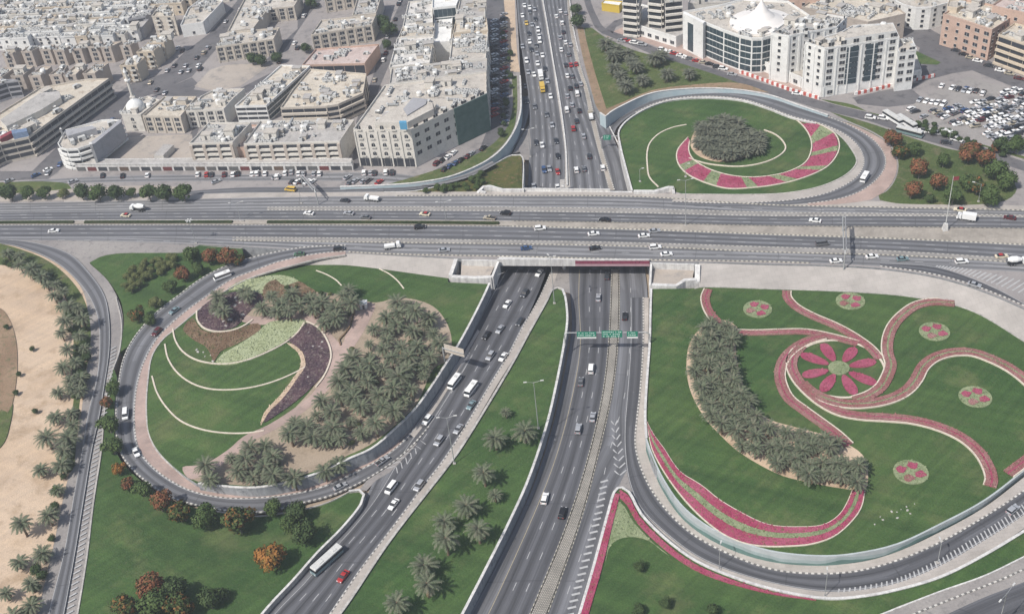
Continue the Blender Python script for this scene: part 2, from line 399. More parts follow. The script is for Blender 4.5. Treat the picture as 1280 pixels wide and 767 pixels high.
# the loop road and its garden are a sheet of their own inside this bay
sheet('city_ground', W(eb, C8), 'city_paving', 0, bottom=-.6, side='gray_wall', smooth=True)
lg = [(790, 239), (845, 240), (900, 262), (1000, 258), (1095, 246), (1105, 240), (1117, 225), (1121, 202), (1110, 180), (1090, 166), (1060, 153), (1030, 157.5), (990, 147.5), (960, 136), (927, 126), (880, 122.5), (830, 127.5), (790, 146), (774, 163), (775, 180), (782, 209)]
sheet('lawn', W(lg, C8), 'grass', 0, bottom=-.6, side='white_concrete', smooth=True)
# --- brown planted slope between ramp and highway (west)
sheet('planted_slope', W([(480, 239.5, 7.9), (520, 238, 7.7), (560, 228, 6.9), (592, 217, 6.2), (620, 203, 5.6), (640, 194, 5.2), (652, 194, 5.0), (653, 238, 6.4), (597, 241, 7.6)]), 'rubble_green', 4, bottom=-.6, side='white_concrete', smooth=True)
# --- lower-right garden, with the paved bank up to the highway
rg = [(868, 360), (875, 358.5), (960, 360.5), (1060, 364), (1140, 370.5), (1210, 386), (1280, 426), (1345, 470), (1330, 560), (1280, 587), (1230, 625), (1176, 654), (1122, 679), (1081, 689), (1033, 694), (995, 691.5), (960, 687), (899, 665), (856, 635), (829, 598), (815, 573), (809, 545), (806, 520), (809, 470), (812, 430), (813.5, 390), (814, 361)]
RGB = spline(W(rg, 5.0), 3, False)
sheet('lawn', W(rg, 5.0), 'grass', 0, bottom=-.6, side='gray_wall', smooth=True)
A, B = pair([(874, 330.5), (960, 331.5), (1030, 333), (1100, 337), (1160, 345.5), (1200, 355.5), (1240, 369.5), (1280, 387), (1330, 410), (1400, 440)], [(875, 358.5), (960, 360.5), (1060, 364), (1140, 370.5), (1175, 377), (1210, 386), (1245, 404), (1280, 426), (1345, 470), (1400, 500)])
for i, q in enumerate(A): q.z = 7.95
for q in B: q.z = 5.05
A = [P(*p, 7.95) for p in [(874, 328.5), (960, 331.5), (1030, 333), (1100, 337), (1160, 345.5), (1200, 355.5), (1240, 369.5), (1280, 387), (1330, 410), (1400, 440)]]
B = [P(*p, 5.03) for p in [(874, 358.5), (960, 360.5), (1030, 363), (1090, 366), (1140, 370.5), (1175, 377), (1210, 386), (1250, 407), (1300, 439), (1400, 500)]]
A = resample(spline(A, 3), 90); B = resample(spline(B, 3), 90); loft('embankment', A, B, 'slope_pavers', m=2)
# --- lower-left garden inside the loop
lgB = [(261, 377.5, 6.4), (220, 410.5, 5.9), (207, 421.5, 5.7), (192, 442, 5.3), (186, 475, 4.9), (184, 510, 4.6), (186, 540, 4.4), (197, 562, 4.2), (216, 582, 4.0), (232, 595, 4.0), (245, 603.5, 4.0), (280, 608, 4.0), (320, 609.5, 4.0), (360, 602.5, 4.2), (401, 590, 4.4), (436, 573.5, 4.6), (465, 560.5, 4.8), (495, 535, 5), (520, 510, 5), (540, 482, 5), (553, 462, 5), (573, 431, 5), (590, 400, 5), (605, 370, 5), (612, 355, 5), (560, 352.5, 5), (560, 347, 5), (515, 341, 5.2), (475, 336, 5.4), (445, 331.5, 5.6), (420, 331, 5.8), (390, 330.5, 6), (370, 331, 6.2), (340, 338, 6.5), (310, 348, 6.6), (285, 361, 6.5)]
sheet('lawn', W(lgB), 'grass', 7, bottom=-.6, side='gray_wall', smooth=True)
Au = [P(*p, 7.95) for p in [(372, 326), (400, 320.5), (430, 317), (480, 319), (530, 321.5), (568, 323.5)]]
Bu = [P(*p) for p in [(372, 331.5, 6.25), (400, 331, 5.95), (430, 331.2, 5.75), (475, 336, 5.45), (515, 341.5, 5.25), (563, 348, 5.05)]]
Au, Bu = resample(spline(Au, 3), 50), resample(spline(Bu, 3), 50); loft('embankment', Au, Bu, 'slope_pavers', m=2)
# --- green wedge between the two lower carriageways
wg = [(697, 360), (703, 362.5), (706, 369), (708.5, 385), (709, 402), (705, 430), (695, 482), (683, 532), (660, 600), (638, 649), (610, 705), (578, 767), (545, 830), (370, 830), (425, 767), (487, 676), (560, 582), (576, 560), (640, 455), (660, 418), (685, 373), (690, 363)]
sheet('lawn', W(wg, 4.2), 'grass', 0, bottom=-.6, side='gray_wall', smooth=True)
# --- big lawn at the lower left, sloping from the access road down to the carriageway
bl = [(436, 614, 1.2), (449, 612.5, 1.0), (455, 618, 1.0), (451, 630, 1.2), (427, 660, 1.3), (397, 690, 1.4), (367, 724, 1.5), (336, 757, 1.6), (290, 815, 1.7), (88, 830, 5), (97, 767, 5), (108, 700, 5), (117, 627, 5), (127, 560, 5), (130, 520, 5.2), (135, 482, 5.4), (142, 460, 5.6), (146, 470, 5.4), (143, 510, 4.9), (143, 545, 4.6), (146, 566, 4.3), (158, 584, 3.8), (190, 611, 3.0), (215, 626, 2.4), (268, 639, 1.8), (320, 645, 1.3), (342, 642, 1.2), (387, 634, 1.2), (415, 625, 1.2)]
sheet('lawn', W(bl), 'grass', 8, bottom=-.6, side='gray_wall', smooth=True)
# --- green between access road and loop (north-west)
ul = [(135, 350, 7), (112, 328, 7.4), (125, 321, 7.6), (145, 317, 7.7), (190, 316, 7.8), (226, 316, 7.85), (250, 306, 7.9), (303, 310, 7.9), (304, 322, 7.8), (265, 343, 7.3), (225, 368, 6.7), (195, 391, 6.2), (172, 416, 5.8), (158, 434, 5.5), (150, 440, 5.4), (151, 425, 5.6), (155, 405, 5.9), (152, 380, 6.4), (147, 368, 6.6)]
sheet('lawn', W(ul), 'grass', 6, bottom=-.6, side='grass', smooth=True)
# --- paved verge under roads on the west side, and the sand
A = W([(-150, 299.5, 7.9), (0, 300, 7.9), (160, 303, 7.9), (250, 306, 7.9), (303, 310, 7.9)]); 
sheet('verge', W([(-420, 297, 7.95), (0, 299.5, 7.95), (160, 302.5, 7.95), (303, 309.5, 7.95), (303, 311, 7.85), (250, 307, 7.85), (226, 317, 7.8), (145, 318, 7.6), (112, 329, 7.3), (135, 351, 6.9), (150, 380, 6.2), (154, 405, 5.8), (150, 440, 5.3), (142, 462, 5.4), (135, 482, 5.3), (130, 520, 5.1), (127, 560, 4.95), (117, 627, 4.95), (108, 700, 4.95), (97, 767, 4.95), (86, 840, 4.95), (32, 840, 4.95), (47, 767, 4.95), (67, 681, 4.95), (81, 614, 4.95), (94, 562, 4.95), (105, 490, 5.1), (110, 452, 5.3), (112, 420, 5.5), (106, 370, 6.1), (92, 347, 6.7), (67, 327, 7.3), (32, 312, 7.8), (0, 305, 7.9), (-420, 303, 7.9)]), 'shoulder', 7, bottom=-.6, side='earth', smooth=True)
sheet('sand', W([(-420, 302, 7.85), (0, 304.5, 7.8), (32, 311.5, 7.7), (67, 326.5, 7.2), (92, 346.5, 6.6), (106, 369.5, 6.0), (112, 419.5, 5.4), (110, 451.5, 5.2), (105, 489.5, 5.0), (94, 561.5, 4.9), (81, 613.5, 4.9), (67, 680.5, 4.9), (47, 766.5, 4.9), (32, 840, 4.9), (-420, 840, 4.9), (-420, 500, 5.2)]), 'sand', 9, smooth=True)
# --- bottom-right lawn wedge and the strip between the two ramps
bt = [(768, 614.5, 1.1), (775, 609.5, 1.1), (786, 615, 1.1), (801, 642, 1.2), (833, 674.5, 1.3), (868, 700, 1.4), (899, 714.5, 1.5), (960, 735, 1.6), (1033, 748, 1.9), (1081, 745, 2.2), (1122, 737, 2.5), (1176, 721, 2.9), (1230, 694, 3.4), (1290, 658, 3.9), (1360, 600, 4.5), (1430, 600, 4.5), (1340, 668, 3.6), (1280, 695, 3.2), (1230, 719, 3.0), (1176, 738, 2.6), (1100, 768, 2.2), (960, 830, 1.6), (692, 830, 1.1), (725, 767, 1.1), (741, 711, 1.1), (760, 641, 1.1)]
sheet('lawn', W(bt), 'grass', 7, bottom=-.6, side='gray_wall', smooth=True)
sheet('verge', W([(1288, 392, 1.4), (1500, 420, 1.4), (2300, 520, 1.4), (2300, 1300, 1.4), (1240, 1300, 1.4), (1300, 760, 1.4)]), 'grass_dry', 0, bottom=-.6, side='earth')
# ================================================================ ROADS
def lanes(name, A, B, ts, on=3.0, gap=9.0, w=.2, dz=.03, solid=(), mat=PAINT):
    V, Fc, uv = [], [], []
    for t in ts: dashes(mid(A, B, t), on, gap, w, V, Fc, uv, dz)
    for t in solid: dashes(mid(A, B, t), 1e9, 0, w*.8, V, Fc, uv, dz)
    if V: struct(new(name, V, Fc, mat, uv=uv))
XS = [-420, -150, 0, 160, 320, 480, 640, 800, 960, 1120, 1280, 1430]
def EW(ys, dx=0): return spline([P(x+dx, y, C8) for x, y in zip(XS, ys)], 5)
L0 = EW([257, 256, 254, 251, 247, 245, 244.5, 246, 256, 259.5, 263, 270])
L1 = EW([268, 266, 264, 261.5, 259.5, 259, 259.3, 261.5, 265.5, 267.5, 269.5, 274]); L2 = EW([269.5, 267.5, 265.5, 263.5, 262.5, 262.8, 263.7, 266, 269.5, 269.5, 271, 275.5])
L3 = EW([279, 277.5, 276, 275.2, 275, 275.2, 276.5, 279, 282.5, 284, 286, 290]); L4 = EW([284, 282.5, 281, 280.8, 281, 281.5, 283, 287, 293, 298.5, 306, 316])
L5 = EW([299, 298, 297, 296.8, 297, 298.6, 301, 304, 309, 314.5, 325, 340]); L6 = EW([301, 300, 299.5, 299.5, 300.8, 303, 305, 308, 315, 319.2, 329, 345]); L7 = EW([302, 301, 300.2, 301.5, 308, 317, 320.5, 324.5, 327, 333.2, 340, 356])
def rs(A, B, n=160): return resample(A, n), resample(B, n)
A, B = rs(L0, L3); loft('road', A, B, 'asphalt_pale', 7, 7, .03)
A, B = rs(L4, L7); loft('road', A, B, 'asphalt_pale', 7, 7, .03)
A, B = rs(L2, L3); lanes('lane_markings', A, B, (.33, .66), dz=.05, solid=(.04, .96))
A, B = rs(L0, L1); lanes('lane_markings', A, B, (.55,), dz=.05, solid=(.97,))
A, B = rs(L4, L5); lanes('lane_markings', A, B, (.35, .67), dz=.05, solid=(.04, .96))
A, B = rs(L6, L7); lanes('lane_markings', A, B, (.5,), dz=.05)
A, B = rs(L2, L3); loft('road', mid(A, B, .0), mid(A, B, 1), 'asphalt', 3, 3, .038)
A, B = rs(L4, L5); loft('road', A, B, 'asphalt', 3, 3, .038)
A, B = rs(L1, L2); s0 = next(i for i, q in enumerate(A) if q.x > P(330, 260, 8).x); loft('traffic_island', A[s0:], B[s0:], 'island_pavers', 1, 1, .16, False)
A, B = rs(L5, L6); s0 = next(i for i, q in enumerate(A) if q.x > P(290, 298, 8).x); loft('traffic_island', A[s0:], B[s0:], 'island_pavers', 1, 1, .16, False)
A, B = rs(L3, L4); loft('median', A, B, 'median_pavers', 1, 2, .2, False)
KERBS = []
def kerb(path, mat='kerb_bw', w=.5, h=.2, base=-.3): KERBS.append(struct(strip('kerb', path, w, h, mat, base=base)))
for L, x0, km in ((L3, 630, 'kerb_yb'), (L4, -100, 'kerb_soft'), (L1, 330, 'kerb_soft'), (L2, 330, 'kerb_soft'), (L5, 290, 'kerb_soft'), (L6, 290, 'kerb_yb'), (L0, 480, 'kerb_yb')):
    kerb([q for q in L if q.x > P(x0, 275, 8).x], km)
kerb([q for q in L4 if q.x > P(640, 285, 8).x], 'kerb_yb', .6, .24)
n = len(L7); kerb([q for q in L7 if P(430, 316, 8).x < q.x < P(1030, 331, 8).x], 'kerb_yb')
# median wall
mw = spline([P(x, y, C8) for x, y in ((5, 277.8), (160, 277.6), (300, 277.8), (305, 277.8))], 5)
# shoulder paving strip north of kerb and south of collector
A, B = rs(EW([250, 249, 247, 244, 240.5, 240, 239.5, 241, 248, 252, 257, 263]), L0); loft('pavement', A[50:], B[50:], 'pale_pavers', 1, 1, .014)
S_ = spline(W([(430, 317.5), (530, 320.8), (622, 325.5), (700, 326.5), (812, 326.3), (880, 327.3), (960, 329.3), (1030, 331), (1100, 335), (1160, 343.5), (1200, 353.5), (1240, 367.5), (1280, 385), (1330, 408)], C8), 4)
# ramp at the right leaving the highway
A, B = pair([(1100, 329), (1165, 332.5), (1197, 341), (1235, 356), (1265, 371), (1310, 398), (1400, 450)], [(1100, 332.5), (1160, 341.2), (1200, 351), (1240, 365), (1280, 382), (1330, 405), (1400, 436+30)], C8)
loft('road', A, B, 'asphalt_dark', 2, 2, .045); kerb(B, 'kerb_bw'); lanes('lane_markings', A, B, (), dz=.06, solid=(.03,))
V, Fc, uv = [], [], []
for i in range(22):       # chevrons of the gore
    t = i/21; a = P(1170+62*t+48*t*t, 333.5+11*t+24*t*t, C8); wd = 1.0+7*t; d = Vector((.45, -.9, 0))
    dashes([a, a+Vector((wd*.9, wd*.55, 0))], 99, 0, .55, V, Fc, uv, .06)
struct(new('chevron_markings', V, Fc, PAINT, uv=uv))
# --- bridge deck over the sunken highway
def deck():
    b = W([(622, 326.5), (700, 327), (812, 327), (790, 239), (655, 238)], C8); V = up(b, 0)+up(b, -1.7); n = len(b)
    F_ = [tuple(range(n))[::-1], tuple(range(n, 2*n))]+[(i, (i+1) % n, n+(i+1) % n, n+i) for i in range(n)]
    o = new('bridge_deck', V, F_, 'white_concrete'); bm = bmesh.new(); bm.from_mesh(o.data); bmesh.ops.recalc_face_normals(bm, faces=bm.faces); bm.to_mesh(o.data); bm.free(); reg(o); return o
BR = empty('bridge', P(716, 300, 0)); tag(BR, 'wide concrete road bridge carrying the highway over the sunken carriageways', 'bridge')
def child(o, par):
    o.parent = par; o.matrix_parent_inverse = Matrix.Translation(-par.location); 
    if 'kind' in o: del o['kind']
    return o
child(deck(), BR)
# --- lower roads
LCl = [(655, 236), (640, 290), (624, 338), (612, 357), (603, 374), (589, 402), (572, 434), (551, 465), (533, 492), (512, 520), (494, 545), (470, 570), (459, 622), (430, 657), (398, 692), (370, 724), (339, 757), (290, 815)]
LCl = [(656, 232), (640, 290), (625, 337), (604, 374), (584, 411), (566, 444), (547, 474), (528, 504), (508, 530), (490, 557), (472, 590), (457, 622), (430, 657), (398, 691), (368, 725), (337, 758), (290, 815)]
LCr = [(706, 232), (703, 290), (698, 337), (684, 373), (664, 408), (645, 443), (622, 480), (601, 516), (578, 555), (562, 580), (540, 605), (518, 636), (487, 678), (460, 715), (425, 767), (385, 825)]
A, B = pair(LCl, LCr); LCA, LCB = A, B
loft('road', A, B, 'asphalt', 6, 6, .03)
# carriageway lanes keep clear of the ramp lane on the west side
la = [(633, 337), (612, 374), (598, 402), (580, 434), (562, 468), (545, 500), (524, 535), (505, 563), (488, 592), (470, 622), (440, 660), (408, 695), (380, 728), (350, 758), (300, 815)]
lb = [(690, 337), (674, 373), (654, 408), (636, 443), (612, 482), (591, 518), (568, 555), (551, 580), (530, 606), (508, 636), (476, 678), (448, 715), (413, 767), (372, 825)]
A, B = pair(la, lb); loft('road', A, B, 'asphalt_dark', 4, 8, .036); lanes('lane_markings', A, B, (.25, .5, .75), dz=.05, solid=(.02, .98))
A2, B2 = pair(lb, LCr); loft('pavement', A2, B2, 'pale_pavers', 1, 1, .05, False); kerb(A2, 'kerb_bw', .4, .12)
# ramp lane joining from the loop
La = [(583, 436), (566, 462), (549, 490), (527, 521), (510, 545), (495, 560), (471, 576), (433, 595), (401, 609), (360, 618), (320, 622), (282, 622), (243, 614.5), (216, 602), (189, 582), (173, 560), (168, 530), (168, 510), (172, 478), (181, 450), (198, 421), (226, 394), (260, 369), (290, 349), (320, 337.5), (345, 328), (370, 322), (400, 316.5), (432, 314)]
Lb = [(591, 444), (575, 471), (558, 500), (537, 532), (520, 552), (505, 567), (482, 584), (445, 606), (409, 621), (382, 627), (347, 637), (320, 641), (268, 635.5), (215, 622), (190, 607), (160, 580), (148, 558), (145, 520), (148, 482), (156, 444), (172, 416), (196, 390), (225, 368), (246, 352), (276, 335), (322, 320), (350, 314), (380, 309), (432, 306.5)]
Lz = [0, 0, 0, 0, 0, 0, .1, .3, .5, .9, 1.3, 1.8, 2.3, 2.8, 3.3, 3.8, 4.2, 4.5, 4.9, 5.3, 5.7, 6.1, 6.6, 7.1, 7.6, 7.8, 7.95, 8, 8]
A = spline([P(*p, z) for p, z in zip(La, Lz)], 3); B = spline([P(*p, z) for p, z in zip(Lb, Lz)], 3); n = max(len(A), len(B)); A, B = resample(A, n), resample(B, n); LRA, LRB = A, B
# pair by nearest so that rungs stay square
def nearest_pair(A, B):
    out = []; j = 0
    for a in A:
        best = min(range(max(0, j), min(len(B), j+30)), key=lambda k: (B[k]-a).length); j = best; out.append(B[best])
    return out
B = nearest_pair(A, resample(LRB, n*2)); LRB2 = B
loft('road', A, B, 'asphalt', 2, 6, .042); kerb(B[int(n*.14):], 'kerb_bw', .5, .25); lanes('lane_markings', A, B, (), dz=.06, solid=(.06, .94))
# pale paved inner shoulder of the loop up to the garden edge
Li = [(471, 562), (440, 577), (402, 594), (360, 607), (320, 614.5), (280, 613), (245, 606.5), (232, 597), (216, 584), (196, 563), (186, 541), (183, 510), (185, 476), (191, 443), (206, 422), (220, 411), (260, 378.5), (285, 362), (310, 349), (340, 339), (368, 331.5), (398, 324), (432, 319)]
Liz = [0, .1, .4, .8, 1.3, 1.8, 2.3, 2.6, 3, 3.6, 4.0, 4.4, 4.8, 5.2, 5.6, 5.8, 6.4, 6.9, 7.3, 7.6, 7.9, 8, 8]
I_ = spline([P(*p, z) for p, z in zip(Li, Liz)], 2); A2 = A[int(n*.17):]
B2 = resample(I_, len(I_)*2); C2 = []
for a in A2: C2.append(min(B2, key=lambda k: (k-a).length))
loft('pavement', A2, C2, 'pink_paving', 1, 2, .05); kerb(A2, 'kerb_bw', .4, .12)
kerb(spline([P(*p, z) for p, z in zip(Li[7:], Liz[7:])], 3), 'concrete', .5, .3)
# paved shoulder along the wall of the merging lane
A, B = pair([(605, 383), (590, 409), (573, 441), (556, 470), (538, 496), (517, 522), (497, 546), (470, 565)], [(608, 385), (594, 412), (580, 438), (563, 464), (546, 491), (526, 520), (509, 543), (490, 559)])
loft('pavement', A, B, 'shoulder', 1, 1, .05)
A, B = pair([(597, 412), (581, 440), (566, 465), (550, 492), (530, 521), (513, 543)], [(600, 414), (584, 442), (570, 468), (555, 495), (535, 525), (518, 547)])
loft('traffic_island', A, B, 'pale_pavers', 1, 1, .15, False)
# gore paving + chevrons at the loop / carriageway nose
g1 = W([(449, 612), (458, 613), (470, 600), (487, 590), (505, 572), (522, 553), (514, 556), (500, 572), (478, 588), (458, 600)], .06)
sheet('pavement', g1, 'shoulder', 0, smooth=True)
V, Fc, uv = [], [], []
for i in range(7):
    t = i/6; x, y = 492+36*t, 588-34*t
    dashes([P(x-8+5*t, y-3-1*t), P(x+3, y-6), P(x+5-1*t, y+3-2*t)], 99, 0, .3, V, Fc, uv, .08)
struct(new('chevron_markings', V, Fc, PAINT, uv=uv))
sheet('pavement', W([(752, 618), (766, 585), (776, 556), (800, 596), (792, 626), (775, 613)], .02), 'shoulder', 0)
sheet('pavement', W([(688, 333), (718, 333), (716, 368), (704, 364), (690, 366), (676, 390), (668, 392)], .022), 'shoulder', 0)
# right carriageway (away from the viewer)
Ra = [(716, 232), (713, 290), (711, 337), (713, 372), (715, 402), (712, 432), (702, 484), (690, 536), (667, 606), (645, 655), (618, 710), (586, 770), (550, 835)]
Rb = [(786, 236), (797, 290), (806, 337), (809.5, 370), (810, 430), (806, 490), (803, 520), (805, 550), (785, 585), (771, 612), (762, 641), (741, 711), (723, 770), (700, 835)]
A, B = pair(Ra, Rb); loft('road', A, B, 'asphalt', 6, 6, .03)
A, B = pair([(724, 337), (723, 372), (725, 432), (716, 490), (698, 560), (680, 611), (640, 703), (610, 767), (575, 835)], [(765, 337), (764, 372), (761, 430), (754, 490), (738, 562), (711, 649), (663, 767), (633, 835)])
loft('road', A, B, 'asphalt_dark', 3, 6, .036); lanes('lane_markings', A, B, (.33, .66), dz=.05); lanes('lane_markings', A, B, (), dz=.05, solid=(.01,), mat=YPAINT)
A, B = pair([(765, 337), (764, 372), (761, 430), (754, 490), (738, 562), (711, 649), (663, 767), (633, 835)], [(773, 337), (774, 372), (772, 430), (765, 490), (749, 562), (726, 649), (684, 767), (656, 835)])
loft('median', A, B, 'median_dots', 1, 2, .2, False); kerb(A, 'kerb_yb'); kerb(B, 'kerb_yb')
A, B = pair([(775, 337), (776, 372), (774, 430), (767, 490), (751, 562), (729, 649), (687, 767)], [(803, 337), (803.5, 372), (804, 430), (799, 490), (776, 562), (758, 640), (724, 745)])
lanes('lane_markings', A, B, (.45,), dz=.05)
# hatch ticks beside the collector wall
V, Fc, uv = [], [], []
wl = spline(W([(764, 600), (757, 640), (739, 708), (722, 767), (703, 835)]), 2.4)
for a, b in zip(wl, wl[1:]):
    t = (b-a).normalized(); nr = Vector((t.y, -t.x, 0)); nr = nr if nr.x < 0 else -nr
    dashes([a+nr*1.0, a+nr*3.2+t*1.2], 99, 0, .7, V, Fc, uv, .06)
struct(new('hatch_markings', V, Fc, PAINT, uv=uv))
V, Fc, uv = [], [], []
for i in range(8):
    t = i/7; x, y = 768+6*t, 528+62*t
    dashes([P(x-4-2*t, y-2), P(x+.5, y+4), P(x+4+5*t, y-3)], 99, 0, .42, V, Fc, uv, .06)
struct(new('chevron_markings', V, Fc, PAINT, uv=uv))
# ramp at the lower right
ra = [(788, 372, 0), (788, 430, 0), (784, 490, 0), (781, 530, 0), (781, 560, 0), (786, 600, 0), (800, 634, .1), (833, 667, .2), (868, 693, .3), (899, 708, .5), (960, 727, .8), (1033, 739, 1.2), (1081, 736, 1.6), (1122, 728, 2), (1176, 706, 2.6), (1230, 675, 3.3), (1280, 643, 3.9), (1360, 580, 4.6)]
rb = [(804, 372, 0), (804, 430, 0), (800, 490, 0), (796, 525, 0), (794, 556, 0), (804, 592, 0), (823, 625, .1), (856, 660, .2), (894, 684, .4), (960, 710, .8), (1014, 716.5, 1.2), (1068, 714, 1.6), (1122, 700, 2), (1176, 677, 2.6), (1230, 646, 3.3), (1280, 613, 3.9), (1350, 555, 4.6)]
A = spline(W(ra), 2.5); B = resample(spline(W(rb), 2.5), 400); B = [min(B, key=lambda k: (k-a).length) for a in A]; RRA = A; RRB = B
loft('road', A, B, 'asphalt_dark', 2, 4, .045); kerb(B, 'kerb_bw', .5, .2); lanes('lane_markings', A, B, (), dz=.06, solid=(.05,))
rc = [(811, 372, 0), (810, 430, 0), (806.5, 490, 0), (805, 520, 0), (807, 545, 0), (812, 573, 0), (825, 601, .05), (851, 640, .1), (893, 671, .35), (955, 697, .75), (995, 704, 1.0), (1033, 706, 1.3), (1081, 701, 1.7), (1122, 689, 2.1), (1176, 664, 2.7), (1230, 634, 3.4), (1280, 596, 4.0), (1340, 550, 4.7)]
C_ = resample(spline(W(rc), 2.5), 400); C_ = [min(C_, key=lambda k: (k-b).length) for b in B]; loft('pavement', B, C_, 'pale_pavers', 1, 2, .05)
C_ = resample(spline(W([(786, 613.5, 0), (801, 640.5, .1), (833, 672.5, .2), (868, 697.5, .3), (899, 712.5, .5), (960, 733, .8), (1033, 746, 1.2), (1081, 743, 1.6), (1122, 735, 2), (1176, 719, 2.6), (1230, 692, 3.3), (1280, 660, 3.9), (1365, 598, 4.6)]), 2.5), 400)
A2 = [q for q in A if q.y < P(781, 612, 0).y]; C_ = [min(C_, key=lambda k: (k-a).length) for a in A2]; loft('pavement', A2, C_, 'pale_pavers', 1, 1, .05)
V, Fc, uv = [], [], []
HA = [q for q in spline(W(ra), 1.35) if q.x > P(1040, 736, 1.2).x]
for a, b in zip(HA, HA[1:]):
    t = (b-a).normalized(); nr = Vector((t.y, -t.x, 0)); u_ = min(1, (a.x-HA[0].x)/60)
    dashes([a-nr*(1.0+1.9*u_)+t*(.5+.9*u_), a+nr*.2], 99, 0, .42, V, Fc, uv, .07)
struct(new('hatch_markings', V, Fc, PAINT, uv=uv))
# road in the bottom right corner
A, B = pair([(1040, 835, 2), (1184, 767, 2.6), (1235, 744, 2.9), (1280, 727, 3.2), (1400, 668, 3.8)], [(1200, 835, 2), (1290, 790, 2.6), (1400, 740, 3.4)])
loft('road', A, B, 'asphalt_dark', 3, 4, .04)
A2, B2 = pair([(1000, 835, 2), (1100, 767.5, 2.2), (1176, 738.5, 2.6), (1230, 719.5, 3.0), (1280, 695.5, 3.2), (1400, 630, 3.8)], [(1040, 835, 2), (1184, 767, 2.6), (1235, 744, 2.9), (1280, 727, 3.2), (1400, 668, 3.8)])
loft('pavement', A2, B2, 'shoulder', 1, 1, .045); kerb(mid(A2, B2, .5), 'kerb_bw', .5, .25)
# western access road
wa = [(-150, 302.5, 7.9), (0, 305, 7.9), (32, 312, 7.8), (67, 327, 7.3), (92, 347, 6.7), (112, 372, 6.1), (123, 400, 5.7), (125, 432, 5.4), (122, 470, 5.2), (110, 520, 5.1), (104, 560, 5), (93, 619, 5), (81, 689, 5), (62, 764, 5), (45, 840, 5)]
wc = [(-150, 300, 7.95), (0, 300.2, 7.95), (42, 304, 7.9), (87, 318, 7.5), (112, 342, 6.9), (131, 370, 6.3), (137, 400, 5.9), (137, 440, 5.4), (131, 482, 5.3), (125, 520, 5.2), (116, 560, 5), (105, 627, 5), (94, 695, 5), (81, 767, 5), (66, 840, 5)]
A, B = pair(wa, wc); loft('road', A, B, 'asphalt', 2, 4, .5); lanes('lane_markings', A, B, (), dz=.52, solid=(.03, .97))
kerb(spline(W([(145, 372, 6.6), (152, 405, 5.9), (149, 440, 5.4), (141, 462, 5.4), (135, 484, 5.35), (130, 520, 5.2), (127, 560, 5.02), (117, 627, 5.02), (108, 700, 5.02), (97, 767, 5.02), (84, 840, 5.02)]), 3), 'concrete', .5, .25)
V, Fc, uv = [], [], []
for k in range(len(B)-1):
    if B[k].y > P(100, 440, 5).y: continue
    a, b = B[k], B[k+1]; t = (b-a).normalized(); nr = Vector((t.y, -t.x, 0)); nr = nr if nr.x > 0 else -nr
    for s in (0, .5):
        p = a.lerp(b, s); dashes([p+nr*.5, p+nr*2.4-t*1.0], 99, 0, .5, V, Fc, uv, .3)
struct(new('hatch_markings', V, Fc, PAINT, uv=uv))
# --- highway north of the bridge
Nl = [(660, 232), (661, 205), (662, 180), (662, 160), (661, 125), (657, 96), (652, 62), (648, 30), (646, 0), (642, -60)]
Nm1 = [(706, 236), (706, 190), (701, 150), (695, 110), (690, 75), (683, 35), (677, 0), (668, -60)]
Nm2 = [(713, 236), (710, 190), (705, 150), (699, 110), (692, 75), (686, 35), (680, 0), (671, -60)]
Nr = [(789, 238), (782, 208), (770, 180), (760, 160), (752, 147), (740, 113), (726, 80), (715, 32), (711, 0), (705, -60)]
def N(p): return [P(x, y, zN(y)) for x, y in p]
def npair(a, b): A, B = spline(N(a), 4), spline(N(b), 4); n = max(len(A), len(B)); return resample(A, n), resample(B, n)
A, B = npair(Nl, Nm1); loft('road', A, B, 'asphalt', 5, 5, .04); lanes('lane_markings', A, B, (.2, .4, .6, .8), dz=.06)
A, B = npair(Nm2, Nr); loft('road', A, B, 'asphalt', 6, 6, .04); lanes('lane_markings', A, B, (.16, .33, .5, .66), dz=.06)
A, B = npair(Nm1, Nm2); loft('median', A, B, 'concrete', 1, 1, .1, False)
A, B = npair([(705, -60), (709, 0), (712, 32), (721, 80), (731, 113), (738, 147), (746, 180), (755, 212), (762, 238)], [(707, -60), (711, 0), (715, 32), (725, 80), (735, 113), (743, 147), (751, 180), (760, 212), (768, 238)])
loft('traffic_island', A[2:], B[2:], 'median_pavers', 1, 1, .2, False); kerb(A, 'kerb_bw'); kerb(B, 'kerb_bw')
# western ramp between blue walls
ra_ = [(432, 240, 8), (480, 238.5, 7.95), (520, 236.5, 7.6), (560, 227, 6.8), (592, 215.5, 5.9), (619, 202, 4.9), (640, 186, 3.7), (653, 166, 3.0), (661, 140, 3.55), (661, 120, 4.5)]
rb_ = [(432, 236, 8), (480, 234.5, 7.95), (520, 232, 7.6), (560, 225, 6.8), (592, 212.5, 5.9), (616, 199, 4.9), (632, 183, 3.8), (644, 163, 3.2), (651, 140, 3.6), (652, 118, 4.5)]
A = spline(W(ra_), 3); B = resample(spline(W(rb_), 3), 300); B = [min(B, key=lambda k: (k-a).length) for a in A]
loft('road', A, B, 'asphalt', 1, 2, .05)
sheet('pavement', W([(641, 192, 3.6), (652, 170, 2.95), (661, 156, 2.8), (664, 180, 1.75), (662, 200, 1.0), (653, 200, 1.0), (650, 190, 2.2)]), 'shoulder', 0, smooth=True)
